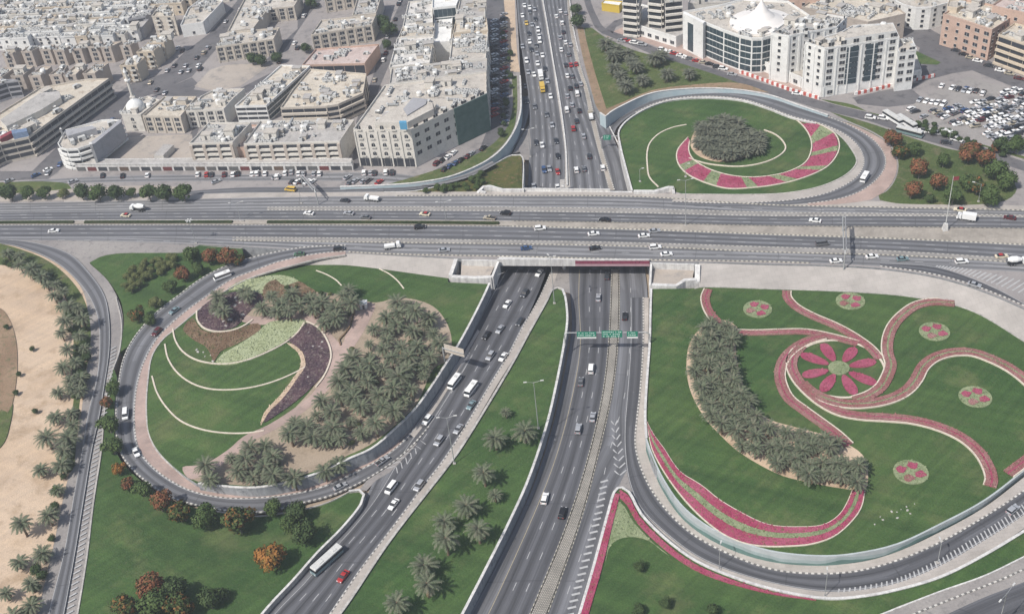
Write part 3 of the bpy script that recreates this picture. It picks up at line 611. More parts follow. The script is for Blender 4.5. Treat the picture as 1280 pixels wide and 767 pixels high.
# loop road of the upper garden
ua = [(766, 178, 1.9), (771, 160, 2.7), (789, 144, 4.0), (829, 126, 5.2), (880, 120.5, 6.2), (927, 124, 7), (960, 134, 7.5), (990, 145.5, 7.8), (1030, 156, 8), (1056, 168, 8), (1072, 182, 8), (1080, 202, 8), (1070, 222, 8), (1035, 241, 8), (997, 249, 8), (960, 252.5, 8), (900, 254, 8), (840, 252, 8)]
ub = [(752, 150, 3.1), (757, 148, 3.2), (782, 134.5, 4.0), (816, 120, 5.2), (860, 114.5, 6.2), (915, 114.5, 7), (960, 122, 7.5), (997, 133.5, 7.8), (1035, 146, 8), (1060, 156, 8), (1088, 172, 8), (1104, 190, 8), (1107, 205, 8), (1098, 222, 8), (1074, 240, 8), (1042, 250, 8), (985, 256, 8), (900, 258.5, 8), (840, 256, 8)]
A = spline(W(ua), 3); B = resample(spline(W(ub), 3), 500); B = [min(B, key=lambda k: (k-a).length) for a in A]; UPA, UPB = A, B
loft('road', A, B, 'asphalt', 2, 4, .05)
ug = [(772, 163, 2.6), (790, 145.5, 4.0), (830, 127, 5.2), (880, 122, 6.2), (927, 125.5, 7), (960, 135.5, 7.5), (990, 147, 7.8), (1030, 157.5, 8), (1050, 170, 8), (1063, 185, 8), (1071, 202, 8), (1060, 217, 8), (1030, 232, 8), (985, 241.5, 8), (940, 243.5, 8), (845, 243, 8)]
C_ = resample(spline(W(ug), 3), 500); A2 = A[8:]; C_ = [min(C_, key=lambda k: (k-a).length) for a in A2]; loft('pavement', A2, C_, 'pale_pavers', 1, 1, .055); kerb(A2, 'kerb_bw', .4, .15); kerb(C_, 'concrete', .5, .3)
uo = [(1035, 147, 8), (1060, 154, 8), (1090, 167, 8), (1110, 180, 8), (1121, 202, 8), (1117, 225, 8), (1105, 240, 8), (1095, 248, 8), (1060, 254, 8), (1000, 258, 8)]
C_ = resample(spline(W(uo), 3), 400); A2 = [b for b in B if b.x > P(1035, 147, 8).x or b.y < P(1060, 200, 8).y and b.x > P(1000, 255, 8).x]; C_ = [min(C_, key=lambda k: (k-a).length) for a in A2]
loft('pavement', A2, C_, 'pink_paving', 1, 2, .055); kerb(A2, 'kerb_bw', .4, .15)
# ---------------- city streets (flat sheets on the plateau)
def street(name, px, mat='street', dz=.02): return reg_sheet(name, W(px, C8+dz), mat)
def reg_sheet(name, B, mat): return sheet(name, B, mat, 0)
def road8(a, b, mat='street', ln=2, dz=.03, marks=()):
    A, B = pair(a, b, C8); loft('street', A, B, mat, ln, 2, dz); 
    if marks: lanes('lane_markings', A, B, marks, dz=dz+.02)
    return A, B
road8([(-150, 232), (0, 228), (95, 222), (160, 219.5), (320, 218), (480, 216), (540, 221), (580, 214), (612, 199)], [(-150, 243), (0, 234), (95, 229), (160, 227.5), (320, 226), (470, 227), (545, 231), (590, 220), (620, 205)], 'asphalt_pale')
road8([(235, 239), (300, 234.5), (400, 234), (480, 234.5)], [(215, 244), (300, 241), (400, 240.5), (480, 239.5)], 'asphalt')
street('street', [(330, -20), (322, 0), (300, 22), (270, 62), (240, 96), (205, 112), (168, 126), (150, 150), (112, 178), (72, 215), (60, 224), (0, 226), (0, 214), (40, 214), (70, 185), (98, 150), (140, 122), (165, 104), (205, 92), (232, 64), (262, 42), (296, 2), (306, -20)], 'street', .024)
street('street', [(507, -10), (521, -10), (500, 40), (486, 82), (474, 110), (466, 140), (452, 158), (447, 180), (455, 212), (443, 214), (440, 180), (446, 150), (458, 118), (468, 90), (474, 60), (488, 30)], 'street', .024)
street('street', [(608, -20), (632, -20), (633, 60), (636, 120), (634, 160), (622, 186), (600, 202), (560, 214), (540, 214), (560, 204), (600, 185), (610, 160)], 'street', .028)
street('street', [(345, 78), (368, 45), (385, 20), (410, -10), (392, -10), (372, 15), (372, 36), (345, 62), (330, 78)], 'street', .026)
road8([(729, -20), (730, 0), (738, 22), (748, 39), (780, 53), (822, 71), (866, 88), (915, 103), (960, 117), (1030, 138), (1088, 152), (1145, 172), (1200, 188), (1290, 217), (1400, 250)], [(736, -20), (738, 0), (746, 20), (757, 36), (786, 46), (830, 64), (873, 80), (922, 95), (966, 108), (1036, 129), (1094, 143), (1152, 161), (1207, 177), (1290, 205), (1400, 236)], 'street')
street('street', [(1110, 88), (1142, 78), (1150, 60), (1132, 50), (1128, 34), (1145, 30), (1162, 36), (1200, 58), (1240, 78), (1290, 104), (1400, 140), (1400, 165), (1290, 118), (1215, 88), (1190, 92), (1160, 100), (1140, 112), (1160, 128), (1110, 134), (1072, 130), (1066, 122), (1150, 103)], 'street', .022)
street('street', [(757, 36), (768, 26), (790, 20), (784, 28), (770, 34), (766, 42)], 'street', .03)
sheet('car_park', W([(1128, 140), (1160, 118), (1210, 96), (1290, 120), (1400, 155), (1400, 225), (1290, 196), (1200, 168), (1150, 150)], C8+.034), 'lot_grey', 0)
sheet('pavement', W([(757, 47), (770, 38), (790, 30), (850, 52), (900, 68), (980, 98), (1018, 118), (1026, 126), (968, 106), (900, 86), (830, 62), (786, 45)], C8+.026), 'pink_paving', 0, smooth=True)
sheet('pavement', W([(628, -20), (643, -20), (646, 60), (650, 90), (638, 90), (634, 50)], C8+.04), 'sand', 0, smooth=True)
sheet('vacant_lot', W([(243, 108), (262, 88), (280, 82), (340, 80), (300, 108), (268, 113)], C8+.034), 'lot', 0, smooth=True)
sheet('vacant_lot', W([(150, 172), (240, 168), (244, 198), (110, 203)], C8+.034), 'lot', 0, smooth=True)
sheet('lawn', W([(-150, 236), (0, 228), (60, 227), (85, 230), (90, 236), (0, 243), (-150, 250)], C8+.034), 'grass_dry', 0, smooth=True)
sheet('verge', W([(-150, 250), (0, 243), (90, 236), (200, 232), (240, 236), (215, 247), (0, 252), (-150, 254)], C8+.03), 'lot', 0, smooth=True)
street('street', [(190, 118), (240, 97), (247, 104), (242, 112), (268, 115.5), (300, 110.5), (345, 88), (352, 92), (305, 118), (262, 121), (215, 122)], 'street', .0245)
street('street', [(228, 206), (236, 172), (246, 150), (252, 152), (243, 176), (236, 206)], 'street', .0275)
# northern greens
sheet('lawn', W([(730, 35), (740, 35), (757, 47), (790, 62), (840, 76), (890, 92), (924, 104), (900, 105), (865, 106), (815, 113), (780, 127), (758, 136), (745, 95), (734, 55)], C8+.036), 'grass_dry', 0, smooth=True)
sheet('flower_border', W([(721, 33), (729, 34), (734, 55), (745, 95), (758, 136), (780, 127), (815, 113), (865, 106), (924, 104), (962, 116), (915, 111), (860, 110), (813, 117), (780, 131), (757, 145), (748, 138), (736, 100), (727, 65)], C8+.042), 'soil', 0, smooth=True)
sheet('lawn', W([(1038, 140), (1090, 155), (1145, 174), (1190, 187), (1215, 190), (1245, 208), (1262, 222), (1271, 236), (1258, 250), (1222, 255.5), (1172, 255.5), (1120, 254), (1100, 250), (1098, 244), (1107, 240), (1119, 225), (1123, 202), (1112, 179), (1090, 164), (1060, 151)], C8+.036), 'grass_dry', 0, smooth=True)
sheet('lawn', W([(1026, 124), (1066, 131), (1090, 142), (1160, 160), (1240, 184), (1290, 198), (1290, 202), (1207, 176), (1152, 160), (1094, 142), (1040, 129)], C8+.045), 'grass_dry', 0, smooth=True)
sheet('lawn', W([(1142, 62), (1150, 66), (1176, 78), (1172, 81), (1150, 80), (1143, 72)], C8+.04), 'grass', 0, smooth=True)
sheet('lawn', W([(480, 231.5), (545, 225), (590, 210), (620, 190), (640, 165), (646, 140), (646, 95), (640, 95), (640, 140), (630, 165), (606, 187), (560, 207), (500, 226)], C8+.045), 'grass_dry', 0, smooth=True)
make_bvh()
# ================================================================ WALLS AND BRIDGE PARTS
def wall(name, px, z1, h, w, mat, label, cat='wall', coping=None, spl=True, cap=.25):
    """retaining wall: px trace its top edge at height z1 (or per point); h metres down from there"""
    pth = W(px, z1); pth = spline(pth, 2.5) if spl else pth
    o = tag(strip(name, pth, w, 0, mat, base=-h), label, cat)
    if coping: strip('coping', pth, w+.3, cap, coping, base=.004, parent=o)
    return o
# mural wall of the lower right ramp
def mural(name, zmul):
    t = NT(name); t.b.inputs['Roughness'].default_value = .7; uv = t.coord('UV'); sp = t.n('ShaderNodeSeparateXYZ'); t.l(uv, sp.inputs[0])
    cx = t.n('ShaderNodeCombineXYZ'); t.l(sp.outputs[0], cx.inputs[0])
    hills = t.noise(cx.outputs[0], .035, 3, .5, .3, .75); low = t.noise(cx.outputs[0], .011, 1, .5, .34, .52)
    hgt = t.math('MULTIPLY', hills, low); hgt = t.math('MULTIPLY_ADD', hgt, zmul*1.1, -zmul*.95)
    far = t.math('LESS_THAN', sp.outputs[1], t.math('ADD', hgt, zmul*.25)); near = t.math('LESS_THAN', sp.outputs[1], hgt)
    col = t.mix(far, (.42, .455, .46), (.31, .375, .375)); col = t.mix(near, col, (.12, .20, .185))
    g = t.noise(t.coord(), .3, 4, .6, .3, .7); MATS[name] = t.out(t.mix(1.0, col, t.mix(g, (.88,)*3, (1.1,)*3), 'MULTIPLY'))
mural('mural_paint', 5.0)
t = NT('blue_paint'); v = t.coord(); col = t.mix(t.noise(v, .12, 4, .6, .35, .65), (.33, .45, .50), (.46, .54, .57)); MATS['blue_paint'] = t.out(t.mix(.25, col, (.45, .46, .46)))
wall('retaining_wall', [(808, 548), (812, 560), (829, 598), (856, 635), (899, 665), (960, 687), (1033, 694), (1081, 689), (1122, 679), (1176, 654), (1230, 625), (1280, 587), (1330, 545)], 5.25, 5.8, .5, 'mural_paint', 'long curved retaining wall painted with pale blue sky and teal hills beside the flower garden', coping=None)
wall('retaining_wall', [(814, 361), (813, 390), (812, 430), (809, 470), (806.5, 520), (808, 547)], 5.4, 6, .5, 'white_concrete', 'white retaining wall along the straight edge of the flower garden by the green signs', coping='white_concrete')
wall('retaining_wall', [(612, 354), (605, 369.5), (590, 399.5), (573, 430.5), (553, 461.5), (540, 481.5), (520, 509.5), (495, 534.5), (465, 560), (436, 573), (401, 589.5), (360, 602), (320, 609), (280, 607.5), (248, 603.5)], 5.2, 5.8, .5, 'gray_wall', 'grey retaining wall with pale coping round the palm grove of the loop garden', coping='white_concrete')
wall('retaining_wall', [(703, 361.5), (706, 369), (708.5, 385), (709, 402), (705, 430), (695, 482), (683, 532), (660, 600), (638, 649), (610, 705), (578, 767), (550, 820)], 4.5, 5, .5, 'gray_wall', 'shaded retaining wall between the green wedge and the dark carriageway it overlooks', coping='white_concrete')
wall('parapet_wall', [(703, 361.5), (697, 359.5), (690, 362.5), (685, 373), (660, 418), (640, 455), (576, 560), (560, 582), (487, 676), (425, 767), (380, 820)], 4.55, 4.9, .5, 'concrete', 'pale parapet running down the slanting side of the green wedge', coping='concrete')
wall('parapet_wall', [(436, 613.5), (449, 612), (455, 618), (451, 630), (427, 660), (397, 690), (367, 724), (336, 757), (295, 808)], 1.9, 2.4, .45, 'concrete', 'low curved parapet at the corner of the lawn below the loop ramp', coping='white_concrete')
wall('parapet_wall', [(268, 638, 2.2), (320, 644.5, 1.7), (342, 642, 1.6), (387, 634, 1.6), (415, 625, 1.6), (437, 613.5, 1.6)], 1.6, 2.0, .35, 'concrete', 'low parapet outside the loop ramp behind the orange and green trees')
wall('retaining_wall', [(724, 768, 1.3), (741, 711, 1.3), (760, 641, 1.3), (768, 614.5, 1.3), (772.5, 609.5, 1.3), (778, 609, 1.3), (786, 614.5, 1.35), (801, 641.5, 1.4), (833, 674, 1.5), (868, 699.5, 1.6), (899, 714, 1.8), (960, 734.5, 2.0), (1033, 747.5, 2.3), (1081, 744.5, 2.5), (1122, 736.5, 2.8), (1176, 720.5, 3.2), (1230, 693.5, 3.7), (1290, 657.5, 4.2)], 1.3, 1.9, .5, 'white_concrete', 'low white wall round the pointed nose of the magenta bordered lawn', coping='white_concrete')
wall('parapet_wall', [(1100, 767.5, 2.5), (1176, 738, 2.9), (1230, 719, 3.3), (1280, 695, 3.5), (1340, 665, 3.8)], 3, 1.2, .4, 'white_concrete', 'white parapet beside the corner road with the big street lamp')
# northern ramp and loop walls
wall('ramp_wall', [(425, 233.5), (480, 231.5), (520, 228.5), (560, 221.5), (592, 209.5), (616, 196), (632, 180.5), (644, 161), (650.5, 140), (651, 118), (650, 95)], 9.2, 7, .5, 'blue_paint', 'pale blue wall on the outer side of the sunken ramp by the office block', coping='white_concrete')
wall('ramp_wall', [(480, 239.5, 8.1), (520, 238, 8.0), (560, 228.5, 7.4), (592, 217.5, 6.7), (620, 203.5, 6.0), (640, 193.5, 5.6), (650, 193, 5.6), (653, 196, 5.6), (653.5, 236, 6.8)], 7, 5, .45, 'white_concrete', 'white wall around the brown planted slope beside the bridge', coping=None)
wall('loop_wall', [(750, 141), (757, 145.5), (763, 140.5), (780, 131), (815, 116.5), (860, 111), (915, 111.5), (960, 118.5), (997, 131), (1035, 144)], 9.0, 8, .5, 'blue_paint', 'long pale blue curved wall outside the upper loop ramp', coping='white_concrete')
wall('loop_wall', [(790, 238.5), (782, 209), (775, 180), (774, 163), (790, 146), (830, 127.5), (880, 122.5), (927, 126), (960, 136), (990, 147.5), (1020, 154.5)], 8.5, 8, .45, 'white_concrete', 'white wall along the inner edge of the round upper garden', coping='white_concrete')
wall('barrier', [(709, 233, .1), (707.5, 190, 1.3), (703, 150, 3.2), (697, 110, 5), (691, 75, 6.7), (684.5, 35, 7.9), (678.5, 0, 8.1), (669, -60, 8.1)], 0, .3, 0.6, 'white_concrete', 'white concrete barrier dividing the two streams of traffic north of the bridge').location.z += .9
wall('barrier', [(789, 238, .1), (783, 208, .7), (771, 178, 2), (762, 160, 3)], 0, .3, .5, 'white_concrete', 'short white barrier beside the slip lane under the round garden').location.z += .9
wall('barrier', [(752, 146, 3.4), (741, 113, 4.9), (727, 80, 6.6), (716, 32, 8.05), (712, 0, 8.1), (706, -60, 8.1)], 0, .5, .5, 'white_concrete', 'white barrier along the brown border of the palm triangle').location.z += .9
wall('garden_wall', [(868, 360.2), (875, 358.5), (960, 360.5), (1060, 364), (1140, 370.5), (1210, 386), (1280, 426), (1345, 470)], 5.25, .5, .4, 'concrete', 'low pale kerb wall between the paved bank and the flower garden', 'kerb wall')
mw = tag(strip('median_wall', [q for q in mid(L3, L4, .35) if q.x < P(306, 278, 8).x], .5, .8, 'concrete'), 'low concrete median wall with hedge on the highway', 'barrier')
for k, (x0, x1) in enumerate(((0, 96), (97, 302), (322, 630))):
    pa = [q for q in mid(L3, L4, .6) if P(x0-(300 if k == 0 else 0), 278, 8).x < q.x < P(x1, 278, 8).x]
    V, Fc = [], []
    for q in pa[::1]:
        pass
    hd = strip('hedge', pa, 1.3, .9, ground('hedge_green', (.03, .05, .018), (.05, .07, .025), (.09, .085, .05), .2, .8, 3, 1, .4)); tag(hd, ['short clipped hedge in the highway median west of the signboard', 'clipped hedge in the median above the curving ramp', 'long sparse hedge in the median towards the bridge'][k], 'hedge')
# bridge parts
def bp(o): return child(o, BR)
par = W([(622, 326.3), (700, 326.8), (812, 326.8)], C8); par = spline(par, 3)
iw = int(len(par)*.52)
bp(strip('fascia', par[:iw+1], .5, 1.05, 'white_concrete', base=-2.0))
MAR = flat('maroon_paint', (.22, .05, .085), .6, var=.12); PINKP = flat('pink_band', (.40, .26, .29), .7, var=.08)
bp(strip('sign_board', up(par[iw:], -.35), .56, .95, MAR, base=-.55)); bp(strip('fascia', up(par[iw:], -1.0), .54, .06, PINKP, base=-1.0)); bp(strip('parapet_rail', up(par[iw:], .62), .62, .45, 'white_concrete', base=.0))
# faint lettering on the maroon board (unreadable at this distance)
rr = random.Random(3); dl = (par[-1]-par[iw]); L_ = dl.length; dl.normalize()
s = L_*.17
while s < L_*.86:
    w = rr.uniform(.3, .75); h = rr.uniform(.25, .8); z = rr.uniform(-.45, -.1)
    c = par[iw]+dl*s
    if rr.random() < .86:
        mb = MB(); mb.box(c.x, c.x+w, c.y-.33, c.y-.285, c.z-.4+z*.4, c.z-.4+z*.4+h, flat('dark_lettering', (.085, .018, .035), .7)); bp(mb.build('letter'))
    s += w+rr.choice((.12, .15, .9))
npar = spline(W([(655, 238), (763, 239)], C8), 3); bp(strip('parapet_rail', npar, .5, 1.1, 'white_concrete', base=-1.9))
pc = P(704.5, 337, 0); pm = MB()
for k in range(5):
    q = P(705, 336-k*22, 0); pm2 = MB(); pm2.tube((q.x, q.y, -.3), (q.x, q.y, 6.4), .75, .75, 'white_concrete', 14); bp(pm2.build('pier', smooth=True))
pb = MB(); a = P(704, 336, 0); b = P(704, 240, 0); pb.box(-1, 1, 0, (b-a).length, 5.4, 6.35, 'concrete', Matrix.Translation(a) @ Matrix.Rotation(math.atan2(b.y-a.y, b.x-a.x)-math.pi/2, 4, 'Z') @ Matrix.Translation((0, 0, 0))); bp(pb.build('cross_beam'))
# wing enclosures at the bridge corners
def wing(pts, label, inner):
    o = empty('wing_wall', P(*pts[0][0])); tag(o, label, 'wing wall')
    for pl, w in inner:
        q = W(pl); ch = strip('wall_panel', q, w, .0, 'white_concrete', base=-6); child(ch, o)
    return o
wing([[(565, 350, 5)]], 'white box shaped wing wall at the loop garden corner of the bridge', [([(570, 323.5, 8.6), (563, 343, 6.4)], 1.5), ([(562.5, 343, 6.3), (565, 345, 6.1), (592, 346.5, 6.1), (614, 345.5, 6.1)], 1.8), ([(577, 324.5, 8.9), (622, 325.3, 8.9)], .6), ([(623, 326, 8.8), (615, 346, 6.2)], .9)])
wing([[(870, 357, 5)]], 'white box shaped wing wall at the flower garden corner of the bridge', [([(814, 328, 8.8), (812.5, 356, 6.2)], .8), ([(813, 328.5, 8.8), (868, 330, 8.8)], .6), ([(872, 330, 8.7), (871.5, 352, 6.0)], 1.9), ([(812.5, 355, 5.9), (845, 356.5, 5.9), (856, 349.5, 6.6), (870, 348.5, 6.6)], 1.6)])
wing([[(830, 236, 8)]], 'small white wing wall of the bridge beside the round garden', [([(792, 238.5, 9.2), (818, 238.5, 9.2), (836, 233.5, 10), (842, 234, 10)], 1.6), ([(841, 234.5, 9.8), (842, 241, 8.6)], 1.2)])
wing([[(610, 236, 8)]], 'small white wing wall of the bridge beside the brown planted slope', [([(597, 240.5, 8.4), (604, 233, 9.6), (612, 232, 9.8), (628, 236.5, 9.2), (655, 236.5, 9.2)], 1.4), ([(600, 238, 9), (607, 240, 8.6)], 1.0)])
sheet('planted_pit', W([(576, 345.5, 5.4), (612, 345.5, 5.4), (620, 328, 6.4), (577, 327, 6.6)]), 'lot', 0)
sheet('planted_pit', W([(814, 356, 5.2), (846, 356, 5.2), (866, 347, 5.4), (868, 332, 6.4), (815, 331, 6.4)]), 'lot', 0)
# ================================================================ GARDENS
# --- flower garden: circle with daisy
make_bvh()
RC_ = Vector((0, 0, 0)); CC = P(1048.6, 460.2, 5.0); pr = [(P(x, y, 5)-CC).length for x, y in ((993, 462), (1104.5, 463.5), (1038.7, 425.4), (1057, 498))]; RAD = sum(pr)/4
def ring(c, r, n=72, a0=0): return [Vector((c.x+r*math.cos(a0+2*math.pi*i/n), c.y+r*math.sin(a0+2*math.pi*i/n), c.z)) for i in range(n)]
tag(strip('kerb_ring', ring(CC, RAD), .7, .3, CREAM, closed=True), 'cream circular kerb around the eight petal flower', 'kerb')
daisy = empty('flower_bed', CC); tag(daisy, 'round garden flower of eight magenta petals with a pale green centre', 'flower bed')
def blob(name, pts, h, mat, par=None):
    B = [Vector(p) for p in pts]; B = [Vector((p.x, p.y, p.z+h)) for p in B]
    o = sheet(name, B, mat, 0, bottom=B[0].z-h-.2, side=mat, register=False); del o['kind']; tufts(o)
    return child(o, par) if par else o
blob('flower_centre', ring(CC, RAD*.235, 30), .45, 'pale_green', daisy)
tips = [P(980+x/7.67, 410+y/7.67, 5) for x, y in ((370, 150), (680, 190), (880, 320), (890, 540), (680, 640), (365, 610), (175, 460), (160, 250))]
for tp in tips:
    d = (tp-CC); a = math.atan2(d.y, d.x); Lp = d.length*1.0; pts = []
    for i in range(28):
        u = 2*math.pi*i/28; s = .5-.5*math.cos(u); rr_ = RAD*.25+(Lp-RAD*.25)*s; wv = math.sin(u)*RAD*.13*(.75+.5*s)
        pts.append(CC+Vector((math.cos(a)*rr_-math.sin(a)*wv, math.sin(a)*rr_+math.cos(a)*wv, 0)))
    blob('petal', pts, .35, 'petal', daisy)
# swirling bands
ARMS = [
 ('magenta flower band curling from the paved bank towards the palm bed', [(886, 362), (882, 372), (885, 386), (893, 398), (904, 407)], 3.3, -1),
 ('straight flower band running from the palm bed to the round flower', [(922, 416), (945, 416.5), (975, 415.5), (1008, 415.5), (1040, 421.5), (1072, 430)], 3.0, 1),
 ('flower band bending down from the bank between two rosettes', [(983, 364), (983, 371), (993, 383), (1014, 395), (1042, 407), (1066, 420), (1088, 436), (1099, 449)], 3.2, 1),
 ('flower band arching from the bank down the side of the round flower', [(1193, 379), (1168, 378), (1147, 382), (1129, 394), (1116, 409), (1110, 426), (1110, 442), (1114, 456), (1109, 472), (1101, 485), (1086, 495), (1068, 501)], 4.0, -1),
 ('flower band arching over the rosette beside the outer road', [(1295, 487), (1280, 473), (1262, 460), (1240, 449), (1215, 440.5), (1190, 440.5), (1168, 447), (1153, 459), (1145, 474), (1133, 488), (1114, 498), (1088, 504), (1060, 505), (1036, 500), (1014, 489), (1003, 479)], 4.2, 1),
 ('flower band sweeping below the round flower and down to the mural wall', [(1238, 608), (1240, 601), (1237, 587), (1225, 566), (1203, 547), (1172, 533), (1140, 525), (1108, 522), (1076, 520), (1050, 515), (1030, 505), (1011, 490), (997, 474), (990, 458), (993, 444), (1003, 433)], 3.8, 1),
 ('outer flower band curling round the round flower to the palm bed', [(1060, 557), (1046, 544), (1026, 529), (1004, 513), (986, 499), (977, 483), (974, 467), (979, 450), (992, 436), (1012, 425), (1030, 420)], 3.8, -1),
 ('short flower band in the corner between mural wall and picture side', [(1300, 563), (1283, 575), (1268, 586), (1260, 592)], 3.6, 1)]
for ai, (lb, px, w, side) in enumerate(ARMS):
    w *= .86
    pth = drape(spline(GW(px), 1.5)); e = empty('flower_band', pth[len(pth)//2]); tag(e, lb, 'flower bed', 'swirling flower bands of the garden')
    for nm, off, ww, h, mt in (('outer_row', -.30, .42, .34, 'pink_bed'), ('middle_row', .02, .2, .28, 'pale_green' if w > 3.4 else 'petal'), ('inner_row', .30, .42, .36, 'pink_bed')):
        child(tufts(strip(nm, pth, w*ww, h+.025*ai, mt, off=off*w)), e)
    child(strip('kerb', pth, .42, .43+.012*ai, CREAM, off=side*(w*.5+.3)), e)
# rosettes
for (x, y), a0, wd in (((947, 386.5), .0, 'nearest the palm bed'), ((1063, 376.5), .15, 'close under the paved bank'), ((1168, 414.5), .7, 'between two arching bands'), ((1219, 496), .75, 'inside the outermost arch'), ((1138.5, 590), .85, 'on the open lawn above the mural wall')):
    c = G(x, y); e = empty('rosette_bed', c); tag(e, 'small round bed with four pink patches '+wd, 'flower bed', 'round rosette beds')
    blob('ground_cover', ring(c, 5.1, 32), .25, 'pale_green', e)
    for k in range(4):
        a = a0+k*math.pi/2+.2; q = c+Vector((math.cos(a)*2.8, math.sin(a)*2.8, .12)); blob('pink_patch', [q+Vector((math.cos(t*.5236)*1.6+.25*math.sin(t*2.1+k), math.sin(t*.5236)*1.35+.2*math.cos(t*1.7+k), 0)) for t in range(12)], .3, 'petal' if k != 2 else 'pink_bed', e)
# magenta crescent along the mural wall
oa = [(806.5, 522), (812, 535), (820, 548), (829, 560), (850, 590), (875, 606), (899, 625), (926, 641), (960, 656), (1000, 659), (1030, 656), (1049, 644), (1060, 627), (1066, 612)]
ob = [(808, 528), (811.5, 545), (815.5, 562), (831.5, 592), (858, 627.5), (884, 653), (910, 671), (937, 680.5), (962, 683), (987, 682.5), (1014, 680), (1041, 671), (1062, 654), (1076, 635), (1081, 613)]
A = spline(W(oa, 5.0), 2); B = resample(spline(W(ob, 5.0), 2), 300); n = 110; A, B = resample(A, n), resample(B, n)
e = empty('crescent_bed', A[50]); tag(e, 'long crescent bed of magenta flowers with a pale green stripe along the mural wall', 'flower bed')
for nm, t0, t1, mt in (('inner_row', .0, .34, 'magenta'), ('green_stripe', .35, .6, 'pale_green'), ('outer_row', .61, .97, 'magenta')):
    a, b = mid(A, B, t0), mid(A, B, t1); bd = [Vector((p.x, p.y, p.z+.35)) for p in a+b[::-1]]
    o = sheet(nm, bd, mt, 0, bottom=4.8, side=mt, register=False); del o['kind']; child(tufts(o), e)
child(strip('kerb', mid(A, B, 1.0), .4, .3, CREAM), e); child(strip('kerb', mid(A, B, -.02), .35, .25, CREAM), e)
# magenta borders of the nose lawn
na = W([(720, 790, 1.15), (726, 767, 1.15), (743, 711, 1.15), (761, 643, 1.15), (769, 617, 1.15)]); nb = W([(730, 790, 1.15), (738, 760, 1.15), (752, 712, 1.15), (767, 650, 1.15), (775, 618, 1.15)])
ma = W([(775, 612, 1.15), (785, 619, 1.15), (799, 645, 1.2), (831, 678, 1.3), (866, 703.5, 1.4), (897, 718, 1.5), (960, 738.5, 1.6), (1020, 749.5, 1.8)]); mb_ = W([(775, 622, 1.15), (783, 630, 1.15), (797, 654, 1.2), (830, 686, 1.3), (864, 710, 1.4), (896, 724, 1.5), (960, 741.5, 1.6), (1020, 750.5, 1.8)])
for lb, a, b in (('straight magenta border beside the hatched carriageway edge', na, nb), ('curving magenta border along the low white wall of the ramp', ma, mb_)):
    a, b = resample(spline(a, 2), 60), resample(spline(b, 2), 60); o = sheet('flower_border', [Vector((p.x, p.y, p.z+.35)) for p in a+b[::-1]], 'magenta', 0, bottom=.4, side='magenta', register=False); del o['kind']; tag(tufts(o), lb, 'flower bed')
bed('ground_cover', [(773, 626), (780, 632), (792, 652), (826, 687), (836, 694), (812, 676), (795, 671), (778, 672), (764, 680), (757, 702), (764, 662)], 'pale_green', .12, label='pale green ground cover inside the nose of the bottom lawn', cat='ground cover')
# sandy ground under the palm bed
PALMBED = [(884, 404), (905, 400), (921, 408), (920, 440), (928, 477), (942, 508), (962, 524), (1000, 535), (1042, 547), (1078, 568), (1085, 600), (1080, 612), (1049, 609.5), (1014, 603), (979, 594.5), (945, 578), (918, 560), (898, 541), (884, 526), (871, 506), (862, 485), (858, 455), (864, 425)]
bed('palm_bed', PALMBED, 'sand', .06, kind='structure')
# --- loop garden (left)
SANDG = [(470, 378), (500, 372), (540, 382), (563, 415), (560, 450), (546, 474), (520, 505), (494, 531), (462, 556), (430, 571), (400, 586), (358, 599), (320, 606), (280, 604.5), (246, 601), (236, 594), (250, 582), (275, 572), (305, 550), (345, 532), (372, 506), (394, 480), (405, 455), (410, 435), (400, 420), (385, 398), (340, 398), (300, 400), (330, 372), (400, 365), (440, 372)]
bed('grove_floor', SANDG, 'earth', .05, kind='structure')
bed('path', [(300, 392), (318, 396), (345, 393), (385, 392), (402, 402), (417, 421), (427, 430), (434, 412), (440, 384), (450, 378), (468, 380), (462, 400), (448, 425), (434, 445), (424, 462), (414, 482), (398, 500), (375, 518), (345, 536), (315, 552), (290, 572), (262, 590), (240, 599), (233, 596), (255, 580), (285, 562), (305, 545), (335, 531), (368, 510), (390, 492), (404, 470), (412, 452), (412, 437), (404, 420), (392, 408), (380, 401), (345, 404), (322, 406), (300, 400)], 'pink_paving', .1, kind='structure')
bed('ground_cover', [(270, 452), (277, 444), (300, 430), (324, 414), (335, 404), (358, 400), (382, 401), (372, 416), (352, 430), (325, 443), (296, 455), (276, 456)], 'lime_bed', .3, label='pale lime ground cover bed in the middle of the loop garden', cat='flower bed')
bed('ground_cover', [(384, 404), (398, 412), (410, 432), (412, 450), (404, 468), (390, 484), (372, 500), (350, 516), (330, 528), (336, 516), (352, 500), (366, 482), (374, 470), (382, 458), (378, 440), (366, 430), (360, 426), (374, 414)], 'purple_bed', .3, label='dark purple crescent bed with scattered rocks', cat='flower bed')
bed('ground_cover', [(358, 428), (366, 430), (378, 440), (382, 458), (378, 472), (368, 482), (352, 500), (334, 518), (326, 532), (330, 516), (350, 494), (364, 476), (376, 456), (372, 440)], 'sand', .1, label='sandy strip along the purple crescent bed', cat='flower bed')
bed('ground_cover', [(229, 410), (240, 398), (252, 412), (270, 416), (300, 410), (322, 404), (326, 412), (300, 428), (275, 440), (268, 452), (262, 440), (256, 432), (244, 426)], 'brown_bed', .2, label='brown mulch bed below the dark oval bed', cat='flower bed')
bed('ground_cover', [(260, 378), (275, 370), (300, 364), (322, 366), (330, 374), (318, 384), (306, 396), (296, 408), (276, 413), (258, 411), (248, 402), (248, 390)], 'purple_bed', .3, label='dark oval bed with pale rocks near the loop road', cat='flower bed')
